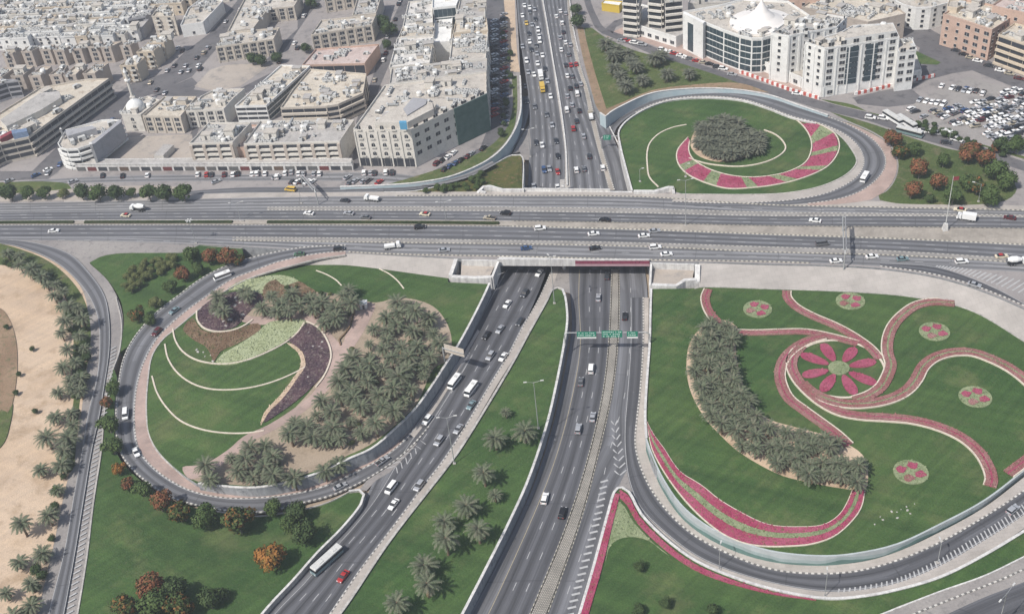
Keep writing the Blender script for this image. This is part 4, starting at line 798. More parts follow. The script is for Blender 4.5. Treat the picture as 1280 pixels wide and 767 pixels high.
bed('ground_cover', [(284, 362), (300, 352), (320, 348), (345, 344), (362, 346), (374, 353), (360, 360), (340, 362), (325, 368), (305, 362)], 'lime_bed', .2, label='pale yellow green bed at the top of the loop garden', cat='flower bed')
bed('ground_cover', [(332, 356), (344, 350), (356, 358), (374, 352), (384, 358), (395, 366), (380, 376), (350, 378), (330, 372)], 'brown_bed', .3, label='reddish brown bed under the upper palms of the loop garden', cat='flower bed')
def arc(px, label, w=.7, h=.25, mat=CREAM, cat='kerb', group=None): return tag(strip('garden_kerb', drape(spline(GW(px), 1.5)), w, h, mat), label, cat, group)
arc([(216, 411), (219, 425), (228, 439), (243, 449), (262, 454), (285, 455), (310, 450), (335, 440), (356, 429), (372, 416), (381, 403)], 'curved cream kerb around the lime and brown beds', .55, .4)
arc([(206, 430), (210, 448), (222, 466), (240, 479), (262, 486), (290, 487), (320, 483), (350, 474), (383, 458), (411, 438)], 'long cream kerb arc crossing the lawn to the purple bed', .55)
arc([(190, 470), (196, 490), (208, 509), (226, 526), (250, 536), (280, 541), (310, 541), (330, 538)], 'lowest cream kerb arc on the loop garden lawn', .55)
arc([(246, 389), (247, 401), (256, 411), (272, 415), (292, 413), (308, 406), (316, 400)], 'pink kerb around the dark oval bed', .6, .5)
arc([(383, 402), (398, 410), (410, 428), (414, 444), (411, 458), (403, 474), (395, 484)], 'pink kerb on the outer side of the purple crescent bed', .6, .5)
arc([(440, 378), (441, 392), (438, 408), (431, 418), (424, 426), (426, 432)], 'dark edging wall beside the paved garden plaza', .5, .7, 'brown_bed', 'wall')
arc([(395, 338), (408, 343), (420, 350), (427, 357)], 'short thin kerb arc on the upper lawn', .5, .15)
arc([(474, 336), (486, 342), (497, 351), (505, 361)], 'thin kerb arc on the lawn near the bridge wing wall', .5, .15)
# --- upper round garden
oa = [(994, 148), (1020, 154), (1042, 166), (1049, 180), (1046, 194), (1032, 210), (1000, 224), (968, 231.5), (939, 235), (910, 236), (881, 228.5), (858, 217), (847, 203), (847, 188), (860, 172)]
ob = [(994, 149), (1004, 158), (1013, 173), (1014, 188), (1006, 204), (985, 215), (956, 221), (928, 221.5), (904, 217.5), (884, 210.5), (867, 200), (861, 189), (862, 176)]
A, B = spline(GW(oa), 2), spline(GW(ob), 2); n = 180; A, B = resample(A, n), resample(B, n)
e = empty('ring_bed', A[90]); tag(e, 'broad ring of red flower sections split by pale strips in the upper round garden', 'flower bed')
cutpx = [(994, 148), (1030, 158), (1043, 166.5), (1049.5, 182), (1048.5, 188), (1034, 208), (1027, 213), (998, 225), (983, 228.5), (948, 234.5), (935, 235.5), (896, 233), (880, 228), (855, 214), (849, 206), (860, 172)]
cuts = [min(range(n), key=lambda i: (A[i]-G(*q)).length)/(n-1) for q in cutpx]
for k in range(len(cuts)-1):
    i0, i1 = int(cuts[k]*(n-1)), int(cuts[k+1]*(n-1)); a, b = mid(A, B, .05)[i0:i1+1], mid(A, B, .95)[i0:i1+1]
    mt = 'petal' if k % 2 == 0 else 'pale_green'
    o = sheet('red_section' if k % 2 == 0 else 'pale_section', [Vector((p.x, p.y, p.z+.3)) for p in a+b[::-1]], mt, 0, bottom=7.9, side=mt, register=False); del o['kind']; child(tufts(o, 1.6, .5), e)
child(strip('kerb', A, .5, .35, CREAM), e); child(strip('kerb', B, .5, .35, CREAM), e)
arc([(858, 156), (843, 159), (826, 166), (813, 178), (809, 190), (809, 205), (812, 222), (823, 234)], 'outer cream kerb arc on the round upper lawn', .6)
arc([(861, 198), (872, 202), (890, 206), (922, 208.5), (945, 206), (965, 200), (978, 192), (982, 185), (976, 174), (966, 167), (955, 163)], 'inner cream kerb arc round the grey tree clump', .6, .4)
CL2 = [(864, 174), (870, 163), (886, 156), (905, 154), (924, 158), (940, 166), (951, 172), (954, 180), (948, 189), (935, 195), (915, 201), (895, 202), (875, 196), (864, 185)]
bed('clump_floor', CL2, 'sand', .05, kind='structure')
# worn patch of stones on the garden lawn
mound = [(-6, 384), (4, 388), (13, 402), (20, 425), (22, 455), (19, 488), (13, 516), (3, 548), (-40, 570), (-60, 400)]
bed('mound', mound, 'soil', .25, kind='structure'); bed('lawn', [(-60, 560), (-12, 540), (2, 512), (10, 516), (16, 505), (13, 530), (2, 558), (-30, 580)], 'grass_dry', .3, kind='structure')
bed('lawn', [(-60, 304), (0, 305), (30, 313), (60, 326), (85, 346), (104, 372), (112, 400), (113, 430), (108, 460), (100, 500), (96, 545), (88, 590), (76, 590), (84, 540), (92, 500), (90, 460), (92, 420), (86, 380), (62, 352), (30, 336), (0, 331), (-60, 330)], 'grass_dry', .06, kind='structure')
make_bvh()
# ================================================================ VEGETATION
def leafmat(name, a, b, c=None, amount=(.5, .6), trans=.0):
    t = NT(name); t.b.inputs['Roughness'].default_value = .75; t.b.inputs['Specular IOR Level'].default_value = .2
    gi = t.n('ShaderNodeNewGeometry').outputs['Random Per Island']; col = t.mix(gi, a, b)
    if c: 
        oi = t.n('ShaderNodeObjectInfo'); v = t.coord(); ad = t.n('ShaderNodeVectorMath', operation='ADD'); t.l(v, ad.inputs[0])
        sc_ = t.math('MULTIPLY', oi.outputs['Random'], 50.0); t.l(sc_, ad.inputs[1])
        col = t.mix(t.noise(ad.outputs[0], .6, 3, .6, *amount), col, c)
    MATS[name] = t.out(col); return t.m
leafmat('frond', (.068, .090, .050), (.152, .172, .112), (.15, .145, .105), (.48, .68)); leafmat('frond_grey', (.075, .085, .06), (.15, .155, .115)); leafmat('frond_dry', (.22, .17, .10), (.30, .24, .15))
leafmat('leaf_green', (.042, .075, .022), (.09, .13, .042)); leafmat('leaf_dark', (.034, .06, .022), (.068, .10, .036)); leafmat('leaf_red', (.035, .05, .016), (.075, .085, .03), (.215, .088, .045), (.38, .54)); leafmat('leaf_mixed', (.03, .055, .016), (.07, .10, .03), (.26, .11, .04), (.50, .64)); leafmat('leaf_orange', (.08, .085, .02), (.14, .11, .03), (.30, .135, .035), (.34, .52)); leafmat('leaf_light', (.10, .12, .04), (.17, .185, .075))
flat('bark', (.16, .115, .08), .9, var=.2); flat('bark_grey', (.17, .15, .13), .9, var=.2)
def palm_meshes(seed, L=3.9, nf=46, H=5.2, mat='frond'):
    rr = random.Random(seed); V, Fc, mi = [], [], []
    for k in range(nf):
        az = k*2.399963+rr.uniform(-.2, .2); s = k/(nf-1); el = 1.35-1.75*s**.8+rr.uniform(-.1, .1); Lk = L*rr.uniform(.85, 1.08)*(.8+.2*math.sin(math.pi*s))
        d = Vector((math.cos(az), math.sin(az), 0)); sd = Vector((-d.y, d.x, 0)); pts = []; p = Vector((0, 0, H)); e = el; ns = 7
        for i in range(ns+1):
            pts.append(p.copy()); p = p+(d*math.cos(e)+Vector((0, 0, math.sin(e))))*(Lk/ns); e -= (.16+.05*i/ns)*rr.uniform(.8, 1.2)
        dry = 1 if (s > .9 and rr.random() < .6) else 0
        for i in range(1, ns+1):
            a, b = pts[i-1], pts[i]; t = (b-a).normalized(); nrm = sd.cross(t); w = .5*math.sin(math.pi*min(1, (i+.4)/(ns+1.2)))**.7+.1
            for sg in (-1, 1):
                for q in (0, .5):
                    o = a.lerp(b, q); tip = o+sd*sg*w*rr.uniform(.8, 1.1)+t*w*.75+Vector((0, 0, -.18*w-rr.uniform(0, .12)))
                    c = len(V); V += [o-t*.05, o+t*.22, tip]; Fc.append((c, c+1, c+2) if sg > 0 else (c+1, c, c+2)); mi.append(dry)
    me = bpy.data.meshes.new('palm_crown'); me.from_pydata([tuple(v) for v in V], [], Fc); me.materials.append(M(mat)); me.materials.append(M('frond_dry')); me.polygons.foreach_set('material_index', mi)
    mb = MB(); lean = rr.uniform(-.3, .3); prev = Vector((lean*.0, 0, -.4)); n = 5
    for i in range(n):
        z = H*(i+1)/n; q = Vector((0, 0, z)); mb.tube(prev, q, .34-.02*i, .30-.02*i, 'bark', 8); prev = q
    mb.tube((0, 0, H-.5), (0, 0, H+.5), .42, .15, 'bark', 8)
    tm = mb.build('x'); tme = tm.data; bpy.data.objects.remove(tm)
    return me, tme
PW = 1.36
PALMS = [palm_meshes(11, 3.9, 40), palm_meshes(12, 3.6, 36, 6.2), palm_meshes(13, 4.2, 46, 5.0), palm_meshes(14, 3.3, 32, 4.2), palm_meshes(15, 3.9, 34, 5.6)]
PGREY = [palm_meshes(21, 3.4, 44, 3.4, 'frond_grey'), palm_meshes(22, 3.7, 48, 4.0, 'frond_grey')]
def palm(x, y, label, group=None, s=1.0, kinds=None, ground_px=False):
    """x, y: photo pixel of the crown centre"""
    kinds = kinds or PALMS; k = random.choice(kinds); H = 5.0*s; g = G(x, y)
    if not ground_px:
        for _ in range(3): p = P(x, y, g.z+H); g = Vector((p.x, p.y, drop(p.x, p.y, g.z)))
    e = empty('palm_tree', g, random.uniform(0, 6.28)); e.scale = (s*PW, s*PW, s*random.uniform(.95, 1.12)); tag(e, label, 'palm tree', group)
    for nm, me in (('crown', k[0]), ('trunk', k[1])):
        o = bpy.data.objects.new(nm, me); COL.objects.link(o); o.parent = e
    return e
def in_poly(x, y, B):
    c = False
    for i in range(len(B)):
        (ax, ay), (bx, by) = B[i], B[i-1]
        if (ay > y) != (by > y) and x < (bx-ax)*(y-ay)/(by-ay)+ax: c = not c
    return c
def scatter(poly, n, dmin, avoid=(), seed=1, near=()):
    rr = random.Random(seed); out = []; pts = []
    xs, ys = [p[0] for p in poly], [p[1] for p in poly]
    for _ in range(n*60):
        if len(out) >= n: break
        x, y = rr.uniform(min(xs), max(xs)), rr.uniform(min(ys), max(ys))
        if not in_poly(x, y, poly) or any(in_poly(x, y, a) for a in avoid): continue
        w = G(x, y)
        if all((w-q).length > dmin for q in pts): out.append((x, y)); pts.append(w)
    return out
NUM = 'first second third fourth fifth sixth seventh eighth ninth tenth eleventh twelfth thirteenth fourteenth fifteenth sixteenth seventeenth eighteenth nineteenth twentieth'.split()
def nth(i):
    if i < 20: return NUM[i]
    t = ['twenty', 'thirty', 'forty', 'fifty', 'sixty', 'seventy', 'eighty', 'ninety'][(i+1)//10-2]; u = (i+1) % 10
    return t+('-'+NUM[u-1] if u else 'th') if u else t[:-1]+'ieth'
# wedge palms
for (x, y), s, lb in zip(((656, 535), (632, 511), (619, 545), (605, 590), (619, 615), (583, 628), (598, 661), (555, 648), (558, 674), (530, 703), (534, 728), (497, 753)), (1, .5, .95, 1, .6, 1.05, 1, .9, 1.1, 1, 1, 1), (
    'grey green palm on the wedge lawn beside the tall lamp post', 'very small young palm near the top of the wedge palms', 'palm on the wedge lawn by the slanting road, below the young palm', 'palm standing alone on the wedge lawn above the clustered palms', 'small palm tucked beside the lone wedge palm', 'large palm on the upper side of the wedge cluster', 'palm on the wedge lawn nearest the shaded wall', 'upper palm of the touching pair by the slanting road', 'lower palm of the touching pair by the slanting road', 'palm on the lower wedge lawn, upper of two', 'palm on the lower wedge lawn, lower of two', 'palm on the wedge lawn cut by the bottom of the picture')):
    palm(x, y+4, lb, 'palms on the wedge lawn', s*.95)
# palms in the long garden bed
for x, y in scatter([(888, 402), (916, 404), (919, 440), (927, 478), (941, 510), (962, 527), (1000, 537), (1040, 549), (1076, 570), (1082, 598), (1072, 606), (1046, 603), (1010, 594), (976, 585), (946, 568), (920, 550), (900, 532), (884, 512), (872, 492), (866, 460), (872, 425)], 84, 2.9, seed=5):
    palm(x, y, 'grey green palm in the dense curved palm bed of the flower garden', 'palms of the curved bed', random.uniform(.62, .86))
# loop garden grove
GROVE = [(472, 392), (500, 376), (530, 384), (551, 412), (550, 436), (536, 464), (512, 494), (488, 520), (460, 541), (432, 558), (404, 580), (362, 594), (322, 602), (270, 602), (246, 594), (258, 576), (290, 566), (330, 556), (360, 536), (396, 508), (416, 488), (436, 456), (452, 428), (466, 408)]
for x, y in scatter(GROVE, 74, 4.9, avoid=[[(470, 470), (490, 466), (496, 482), (474, 488)], [(522, 445), (536, 440), (540, 455), (524, 462)], [(490, 412), (505, 408), (508, 424), (494, 428)], [(418, 520), (440, 508), (448, 522), (424, 532)], [(455, 376), (470, 378), (470, 400), (450, 430), (432, 450)], [(450, 520), (470, 505), (480, 515), (455, 535)], [(345, 560), (400, 545), (420, 560), (380, 580), (345, 590)]], seed=9):
    palm(x, y, 'date palm in the dense grove of the loop garden', 'palms of the loop grove', random.choice((.55, .72, .8, .88, .95, 1.0, 1.08)))
for i, (x, y) in enumerate(((273, 372), (280, 392), (272, 384), (305, 362), (310, 372), (328, 385), (340, 372), (352, 380), (365, 368), (375, 382), (388, 372), (392, 388), (402, 378), (410, 392), (420, 386), (405, 402), (430, 372), (436, 362), (440, 380), (346, 388), (362, 392), (420, 398))):
    palm(x, y, 'palm among the upper beds of the loop garden', 'palms over the upper loop garden beds', random.uniform(.75, 1))
# palms along the western road
wp = [(8, 312), (25, 318), (25, 330), (40, 335), (52, 342), (58, 352), (70, 352), (68, 368), (80, 365), (77, 380), (87, 382), (98, 385), (82, 400), (105, 400), (77, 415), (100, 418), (85, 436), (105, 432), (79, 457), (95, 453), (88, 475), (100, 470), (72, 487), (90, 486), (100, 487), (68, 517), (88, 513), (59, 546), (85, 545), (92, 530), (50, 583), (77, 579), (80, 562), (71, 608), (61, 643), (28, 655), (53, 690), (23, 698), (39, 728), (7, 738), (40, 755), (15, 765)]
for i, (x, y) in enumerate(sorted(wp, key=lambda p: p[1])):
    lone = {(28, 655): 'leaning palm alone on open sand', (23, 698): 'small palm on open sand, lower of the two lone ones', (59, 546): 'palm set out on the sand from the roadside row'}.get((x, y))
    palm(x, y+2, lone or '%s palm from the highway in the planted row along the western road' % nth(i), 'palms along the western road', random.uniform(.66, .98))
# clump in the upper round garden
for x, y in scatter([(870, 164), (873, 151), (886, 143), (908, 141), (924, 148), (938, 158), (950, 162), (955, 172), (948, 182), (932, 186), (915, 189), (892, 186), (876, 179)], 40, 3.9, seed=4):
    palm(x, y+3, 'dull grey palm in the thick clump of the upper round garden', 'palms of the upper clump', random.uniform(.82, 1.08), PGREY)
for i, (x, y) in enumerate(((757, 52), (766, 66), (768, 82), (776, 92), (782, 105), (784, 63), (790, 74), (803, 95), (818, 70), (834, 90), (862, 88), (826, 66), (770, 58), (795, 80))):
    palm(x, y, '%s palm from the bridge end on the dry triangle lawn' % nth(13-i), 'palms on the triangle lawn', random.uniform(1.0, 1.2), PGREY)
# broadleaved trees
def tree_mesh(seed, mat, R_=4.0, Hc=4.2, n=2300, leaf=.36, flat_=.9):
    rr = random.Random(seed); V, Fc = [], []
    blobs = [(Vector((rr.gauss(0, .24)*R_, rr.gauss(0, .24)*R_, Hc+rr.uniform(-.25, .38)*R_*flat_)), rr.uniform(.4, .64)*R_) for _ in range(13)]
    for k in range(n):
        c, r = rr.choice(blobs); d = Vector((rr.gauss(0, 1), rr.gauss(0, 1), rr.gauss(0, 1)*flat_)).normalized(); p = c+d*r*rr.uniform(.62, 1.06)
        if p.z < Hc-.62*R_*flat_: p.z = Hc-.62*R_*flat_+rr.uniform(0, .6)
        u = Vector((rr.gauss(0, 1), rr.gauss(0, 1), rr.gauss(0, 1))); u = (u-d*u.dot(d)*.55).normalized(); w = d.cross(u).normalized(); s = leaf*rr.uniform(.6, 1.25); b = len(V)
        V += [p-u*s-w*s*.6, p+u*s-w*s*.5, p+u*s*.8+w*s*.6, p-u*s*.7+w*s*.65]; Fc.append((b, b+1, b+2, b+3))
    me = bpy.data.meshes.new('tree_crown'); me.from_pydata([tuple(v) for v in V], [], Fc); me.materials.append(M(mat))
    mb = MB(); mb.tube((0, 0, -.4), (0, 0, Hc*.55), .28, .2, 'bark_grey', 8)
    for k in range(5): c = blobs[k][0]; mb.tube((0, 0, Hc*.5), c, .16, .05, 'bark_grey', 6)
    tm = mb.build('x'); tme = tm.data; bpy.data.objects.remove(tm); return me, tme
TM = {}
def tree(x, y, kind, label, R_=4.0, group=None, name='tree', cat='tree'):
    v = random.choice((0, 1)); key = (kind, v)
    if key not in TM: TM[key] = tree_mesh(hash(kind) % 97+v*13 if False else len(TM)*7+3, 'leaf_'+kind)
    k = TM[key]; s = R_/4.0; g = G(x, y)
    for _ in range(3): p = P(x, y, g.z+4.0*s); g = Vector((p.x, p.y, drop(p.x, p.y, g.z)))
    e = empty(name, g, random.uniform(0, 6.28)); e.scale = (s, s, s); tag(e, label, cat, group)
    for nm, me in (('crown', k[0]), ('trunk', k[1])):
        o = bpy.data.objects.new(nm, me); COL.objects.link(o); o.parent = e
for i, (x, r, kd) in enumerate(((12, 4.6, 'dark'), (35, 4.0, 'green'), (55, 3.6, 'green'), (80, 2.5, 'light'), (101, 4.2, 'dark'), (122, 4.4, 'green'), (143, 4.2, 'dark'), (164, 2.6, 'green'), (185, 4.4, 'green'), (206, 4.6, 'dark'), (228, 4.6, 'green'))):
    r *= .98
    tree(x, 240.5, kd, ['westernmost rounded tree in the roadside row', 'second rounded tree from the west in the roadside row', 'third rounded tree from the west in the roadside row', 'small pale tree in the gap of the roadside row', 'dark round tree just east of the small pale tree', 'tall round tree in the middle of the roadside row', 'round tree just west of the stunted dark one', 'stunted tree in the second gap of the roadside row', 'round tree just east of the stunted one', 'round tree second from the east end of the row', 'easternmost rounded tree casting its shadow on the verge'][i], r, 'round trees along the highway verge')
TR = [(148, 586, 'orange', 'orange bush beside the white car on the loop road', 2.6), (159, 603, 'red', 'small red tree at the bend of the loop road', 2.6), (177, 611, 'green', 'green tree between two red ones at the loop bend', 3.4), (199, 627, 'red', 'large red flowering tree below the loop bend', 4.2), (224, 641, 'mixed', 'green tree flecked with orange, next after the large red one', 4.2), (256, 645, 'green', 'dark green tree in the middle of the row under the loop', 4.6), (297, 651, 'mixed', 'broad green and orange tree at the row end under the loop', 5.2), (186, 732, 'red', 'red crowned tree in the bottom corner clump', 4.4), (190, 755, 'green', 'green tree in front of the red one in the bottom clump', 4.6), (157, 757, 'mixed', 'orange flecked tree at the west of the bottom clump', 4.0), (216, 737, 'dark', 'dark green tree at the back of the bottom clump', 4.0), (222, 758, 'mixed', 'olive tree at the bottom edge of the clump', 4.4), (262, 750, 'dark', 'low dark tree east of the bottom clump', 3.6), (275, 742, 'dark', 'small dark bush just behind the low dark tree', 2.4), (339, 694, 'orange', 'orange tree alone on the lawn near the carriageway', 5.0), (377, 666, 'dark', 'dark green tree beside the lone orange one', 4.4), (373, 640, 'dark', 'green tree close under the loop parapet', 4.0), (340, 634, 'green', 'small green tree half hiding the loop parapet', 3.0), (362, 655, 'green', 'pale green bush between the two dark lawn trees', 3.0),
 (140, 485, 'green', 'round green tree in the strip between both roads', 3.0), (132, 502, 'red', 'low red bush in the strip between both roads', 2.4), (135, 530, 'green', 'broad green tree in the strip beside the white van', 4.0), (140, 557, 'green', 'lower green tree in the strip beside the loop', 3.8),
 (260, 321, 'red', 'tall orange red tree by the highway bank', 4.0), (283, 320, 'red', 'red and green tree nearest the white bus', 4.4), (240, 318, 'green', 'green tree west of the tall orange red one', 3.6), (230, 341, 'red', 'red tree alone in the middle of the slope', 3.8), (212, 358, 'green', 'green bush low on the slope by the loop', 3.2), (298, 325, 'mixed', 'small brownish tree at the tip of the slope', 2.4), (247, 335, 'green', 'green bush between the red slope trees', 3.0),
 (172, 392, 'mixed', 'olive tree near the lower end of the slope', 3.4), (186, 400, 'green', 'green bush beside the loop kerb on the slope', 2.6), (192, 378, 'light', 'light green bush above the loop kerb', 2.6),
 (1117, 172, 'red', 'dark red tree beside the parked coaches', 4.2), (1212, 190, 'red', 'red tree at the edge of the car park road', 5.0), (1229, 197, 'red', 'second red tree at the edge of the car park road', 4.4), (1150, 211, 'red', 'dull red tree in the middle of the eastern lawn', 4.6), (1140, 237, 'red', 'bright red tree nearest the loop on the eastern lawn', 4.2), (1170, 226, 'red', 'red tree between two others on the eastern lawn', 4.2), (1247, 212, 'green', 'large green tree at the east corner of the eastern lawn', 4.8), (1236, 245, 'green', 'green tree by the white curved lamp', 4.4), (1192, 243, 'green', 'green tree beside the tall flag pole', 4.4), (1222, 232, 'mixed', 'olive tree on the east of the eastern lawn', 4.2), (1162, 248, 'dark', 'small dark bush at the highway side of the eastern lawn', 2.2), (1210, 228, 'green', 'green bush behind the flag pole', 3.8), (1125, 190, 'mixed', 'brownish bush at the west of the eastern lawn', 3.6), (1258, 225, 'green', 'green tree at the far east end of the lawn', 4.2), (1180, 200, 'green', 'green bush on the upper part of the eastern lawn', 3.4), (1142, 186, 'green', 'green tree between red ones on the eastern lawn', 3.6),
 (722, 26, 'dark', 'dark tree beside the barrier at the far end', 4.4), (719, 12, 'dark', 'dark tree further up beside the far barrier', 3.6), (483, 35, 'dark', 'dark tree in the street between the flat roofed blocks', 5.0), (478, 28, 'dark', 'dark tree behind another in the block street', 4.4), (325, 76, 'dark', 'tree in front of the arcaded apartment block', 3.6), (315, 74, 'dark', 'tree at the corner of the brown vacant lot', 3.6), (345, 72, 'dark', 'tree at the east end of the arcaded apartment block', 3.4), (387, 3, 'dark', 'dark tree in the back street between blocks', 3.8), (381, 60, 'dark', 'small tree by the pink roofed corner', 3.2), (484, 55, 'dark', 'small round tree on the block street bend', 2.8), (1252, 180, 'dark', 'dark tree at the lower end of the car park', 4.0), (1270, 180, 'green', 'green tree at the car park corner', 4.4), (1245, 184, 'red', 'red bush beside the car park exit', 2.4)]
for x, y, k, lb, r in TR: tree(x, y, k, lb, r)
for i, (x, y) in enumerate(scatter([(150, 352), (165, 335), (185, 325), (222, 318), (228, 322), (205, 338), (180, 352), (160, 366)], 22, 2.6, seed=3)): tree(x, y, 'light', 'yellowish shrub in the planted band on the slope', random.uniform(1.5, 2.3), 'shrubs of the slope band', 'shrub', 'shrub')
for i, (x, y, lb) in enumerate(((800, 708, 'round shrub alone nearest the nose of the bottom lawn'), (800, 761, 'westernmost shrub at the bottom of the lawn'), (833, 754, 'middle shrub at the bottom of the lawn'), (891, 760, 'easternmost shrub at the bottom of the lawn'), (40, 436, 'small bush alone on the open sand'), (44, 514, 'tiny shrub on the sand below the lone bush'), (8, 408, 'small tree on the brown mound'), (24, 467, 'bush on the sand side of the brown mound'), (20, 490, 'low bush below another on the brown mound'))): tree(x, y, 'dark', lb, 1.9 if y > 700 else 1.2, None, 'shrub', 'shrub')
for i, (x, y) in enumerate(scatter([(520, 238), (560, 229), (600, 216), (615, 215), (600, 232), (590, 238)], 16, 2.2, seed=6)): tree(x, y, 'green', 'green shrub on the planted slope by the bridge', random.uniform(1.2, 1.8), 'shrubs of the bridge slope', 'shrub', 'shrub')
for i, (x, y) in enumerate(scatter([(1130, 152), (1160, 152), (1200, 170), (1260, 195), (1245, 190), (1190, 172), (1150, 160)], 20, 2.5, seed=8)): tree(x, y, 'dark', 'low dark shrub on the strip edging the car park', random.uniform(1.2, 1.8), 'shrubs along the car park', 'shrub', 'shrub')
for i, (x, y) in enumerate(scatter([(628, 25), (636, 30), (640, 100), (636, 140), (628, 168), (622, 165), (632, 120)], 14, 3.2, seed=8)): tree(x, y, 'dark', 'small dark street shrub beside the shaded parking', random.uniform(1.2, 1.9), 'shrubs beside the shaded parking', 'shrub', 'shrub')
for i, (x, y) in enumerate(scatter([(0, 310), (20, 312), (60, 335), (88, 362), (106, 392), (112, 430), (108, 470), (100, 505), (94, 545), (84, 600), (72, 650), (56, 710), (42, 767), (30, 767), (48, 690), (64, 630), (76, 570), (86, 500), (92, 440), (88, 400), (66, 362), (30, 340), (0, 330)], 46, 2.6, seed=15)): tree(x, y, 'dark' if i % 3 else 'green', 'low green bush in the planted strip under the roadside palms', random.uniform(1.2, 2.2), 'bushes under the roadside palms', 'shrub', 'shrub')
for i, (x, y) in enumerate(scatter([(335, 352), (395, 360), (440, 366), (440, 395), (420, 400), (390, 385), (350, 380)], 14, 2.4, seed=16)+scatter([(430, 440), (540, 400), (520, 490), (440, 555), (350, 590), (330, 575), (420, 520)], 26, 4, seed=17)): tree(x, y, 'dark' if i % 2 else 'light', 'small bush between the palms of the loop garden', random.uniform(.8, 1.5), 'bushes of the loop garden', 'shrub', 'shrub')
# rocks
def rock_mesh(seed):
    rr = random.Random(seed); bm = bmesh.new(); bmesh.ops.create_icosphere(bm, subdivisions=2, radius=1)
    for v in bm.verts: v.co *= rr.uniform(.75, 1.1); v.co.z *= .6
    me = bpy.data.meshes.new('rock'); bm.to_mesh(me); bm.free(); me.materials.append(M('concrete')); return me
ROCK = [rock_mesh(i) for i in range(3)]
def rocks(poly, n, lb, group, seed, smin=.35, smax=.9):
    for x, y in scatter(poly, n, 1.2, seed=seed):
        g = G(x, y); o = bpy.data.objects.new('rock', random.choice(ROCK)); COL.objects.link(o); s = random.uniform(smin, smax); o.scale = (s*1.3, s, s); o.location = g; o.rotation_euler = (0, 0, random.uniform(0, 6)); tag(o, lb, 'rock', group)
rocks([(384, 408), (402, 425), (408, 445), (398, 468), (380, 490), (350, 512), (380, 480), (392, 455), (378, 430)], 24, 'pale rock lying in the dark purple crescent bed', 'rocks of the crescent bed', 2, .3, .75)
rocks([(252, 395), (265, 385), (300, 370), (320, 372), (305, 395), (280, 410), (262, 408)], 12, 'pale rock lying in the dark oval bed', 'rocks of the oval bed', 3, .5, 1.1)
rocks([(1078, 656), (1092, 644), (1110, 640), (1130, 634), (1150, 626), (1142, 640), (1115, 650), (1092, 657)], 11, 'pale stone in the worn strip of the garden lawn', 'stones on the garden lawn', 4, .14, .4)
rocks([(242, 436), (262, 440), (268, 452), (258, 447)], 6, 'small pale rock on the grass below the brown bed', 'rocks below the brown bed', 5, .25, .6)
# ================================================================ BUILDINGS
def facade_mat(name, a, b=None, **k): return ground(name, a, b or tuple(x*1.12 for x in a), tuple(x*.82 for x in a), .06, .3, 1.5, 0, .1)
facade_mat('beige_wall', (.50, .455, .395)); facade_mat('pale_wall', (.58, .555, .51)); facade_mat('white_wall', (.68, .68, .665)); facade_mat('pink_wall', (.49, .355, .29)); facade_mat('tan_wall', (.54, .465, .37)); facade_mat('grey_wall', (.33, .33, .345)); facade_mat('brown_wall', (.42, .37, .325))
ground('roof_white', (.56, .545, .52), (.64, .62, .59), (.38, .36, .34), .08, .5, 1.5, 0, .2)
NETM = NT('scaffold_net'); v = NETM.coord(); MATS['scaffold_net'] = NETM.out(NETM.mix(NETM.noise(v, .4, 4, .6, .3, .7), (.055, .105, .095), (.10, .155, .14)))
flat('panel_blue', (.10, .30, .48), .5); flat('sign_red', (.25, .05, .06), .6, var=.2); flat('sign_blue', (.16, .22, .33), .6, var=.2); flat('ac_white', (.54, .54, .525), .6, var=.1); flat('tank_white', (.70, .69, .66), .5); flat('ac_dark', (.12, .12, .12), .7); flat('tent_fabric', (.74, .71, .68), .6)
def shared(fn):
    mb = MB(); fn(mb); o = mb.build('x'); me = o.data; bpy.data.objects.remove(o); return me
def _ac(mb): mb.box(-.7, .7, -.5, .5, .15, 1.15, 'ac_white'); mb.box(-.55, .55, -.54, -.5, .3, 1.0, 'ac_dark'); mb.tube((0, 0, 1.15), (0, 0, 1.2), .38, .38, 'ac_dark', 10)
def _ac2(mb): mb.box(-1.3, 1.3, -.8, .8, .2, 1.7, 'ac_white', tx=.95, ty=.95); mb.box(-1.2, -.2, -.86, -.8, .4, 1.5, 'ac_dark'); mb.box(1.3, 2.4, -.35, .35, .3, .9, 'steel_')
flat('shop_red', (.14, .045, .045), .6, var=.2); flat('shop_brown', (.12, .085, .065), .6, var=.2)
flat('steel_', (.40, .41, .41), .5, .3)
def _ac3(mb):
    for k in range(3): mb.box(-2.4+k*1.7, -1.0+k*1.7, -.6, .6, .2, 1.2, 'ac_white'); mb.tube((-1.7+k*1.7, 0, 1.2), (-1.7+k*1.7, 0, 1.26), .42, .42, 'ac_dark', 10)
    mb.box(-2.5, 2.5, -.7, .7, .05, .2, 'steel_')
def _shed(mb): mb.box(-1.8, 1.8, -1.2, 1.2, 0, 2.0, 'beige_wall'); mb.box(-2, 2, -1.4, 1.4, 2.0, 2.12, 'roof_gray')
def _tank(mb): mb.lathe((0, 0, 0), [(1.05, 0), (1.1, .1), (1.1, 1.5), (.9, 1.8), (.3, 1.95)], 'tank_white', 14); mb.tube((0, 0, 1.9), (0, 0, 2.05), .28, .28, 'ac_white', 8)
def _stair(mb): mb.box(-2.2, 2.2, -1.6, 1.6, 0, 2.6, 'pale_wall'); mb.box(-2.4, 2.4, -1.8, 1.8, 2.6, 2.8, 'roof_pale'); mb.box(-.5, .5, -1.63, -1.6, .05, 2.1, 'ac_dark')
def _dish(mb): mb.tube((0, 0, 0), (0, 0, 1.1), .05, .05, 'steel_', 6); mb.lathe((0, -.2, 1.3), [(.05, -.3), (.5, -.15), (.75, .1), (.7, .12), (.05, -.22)], 'tank_white', 12)
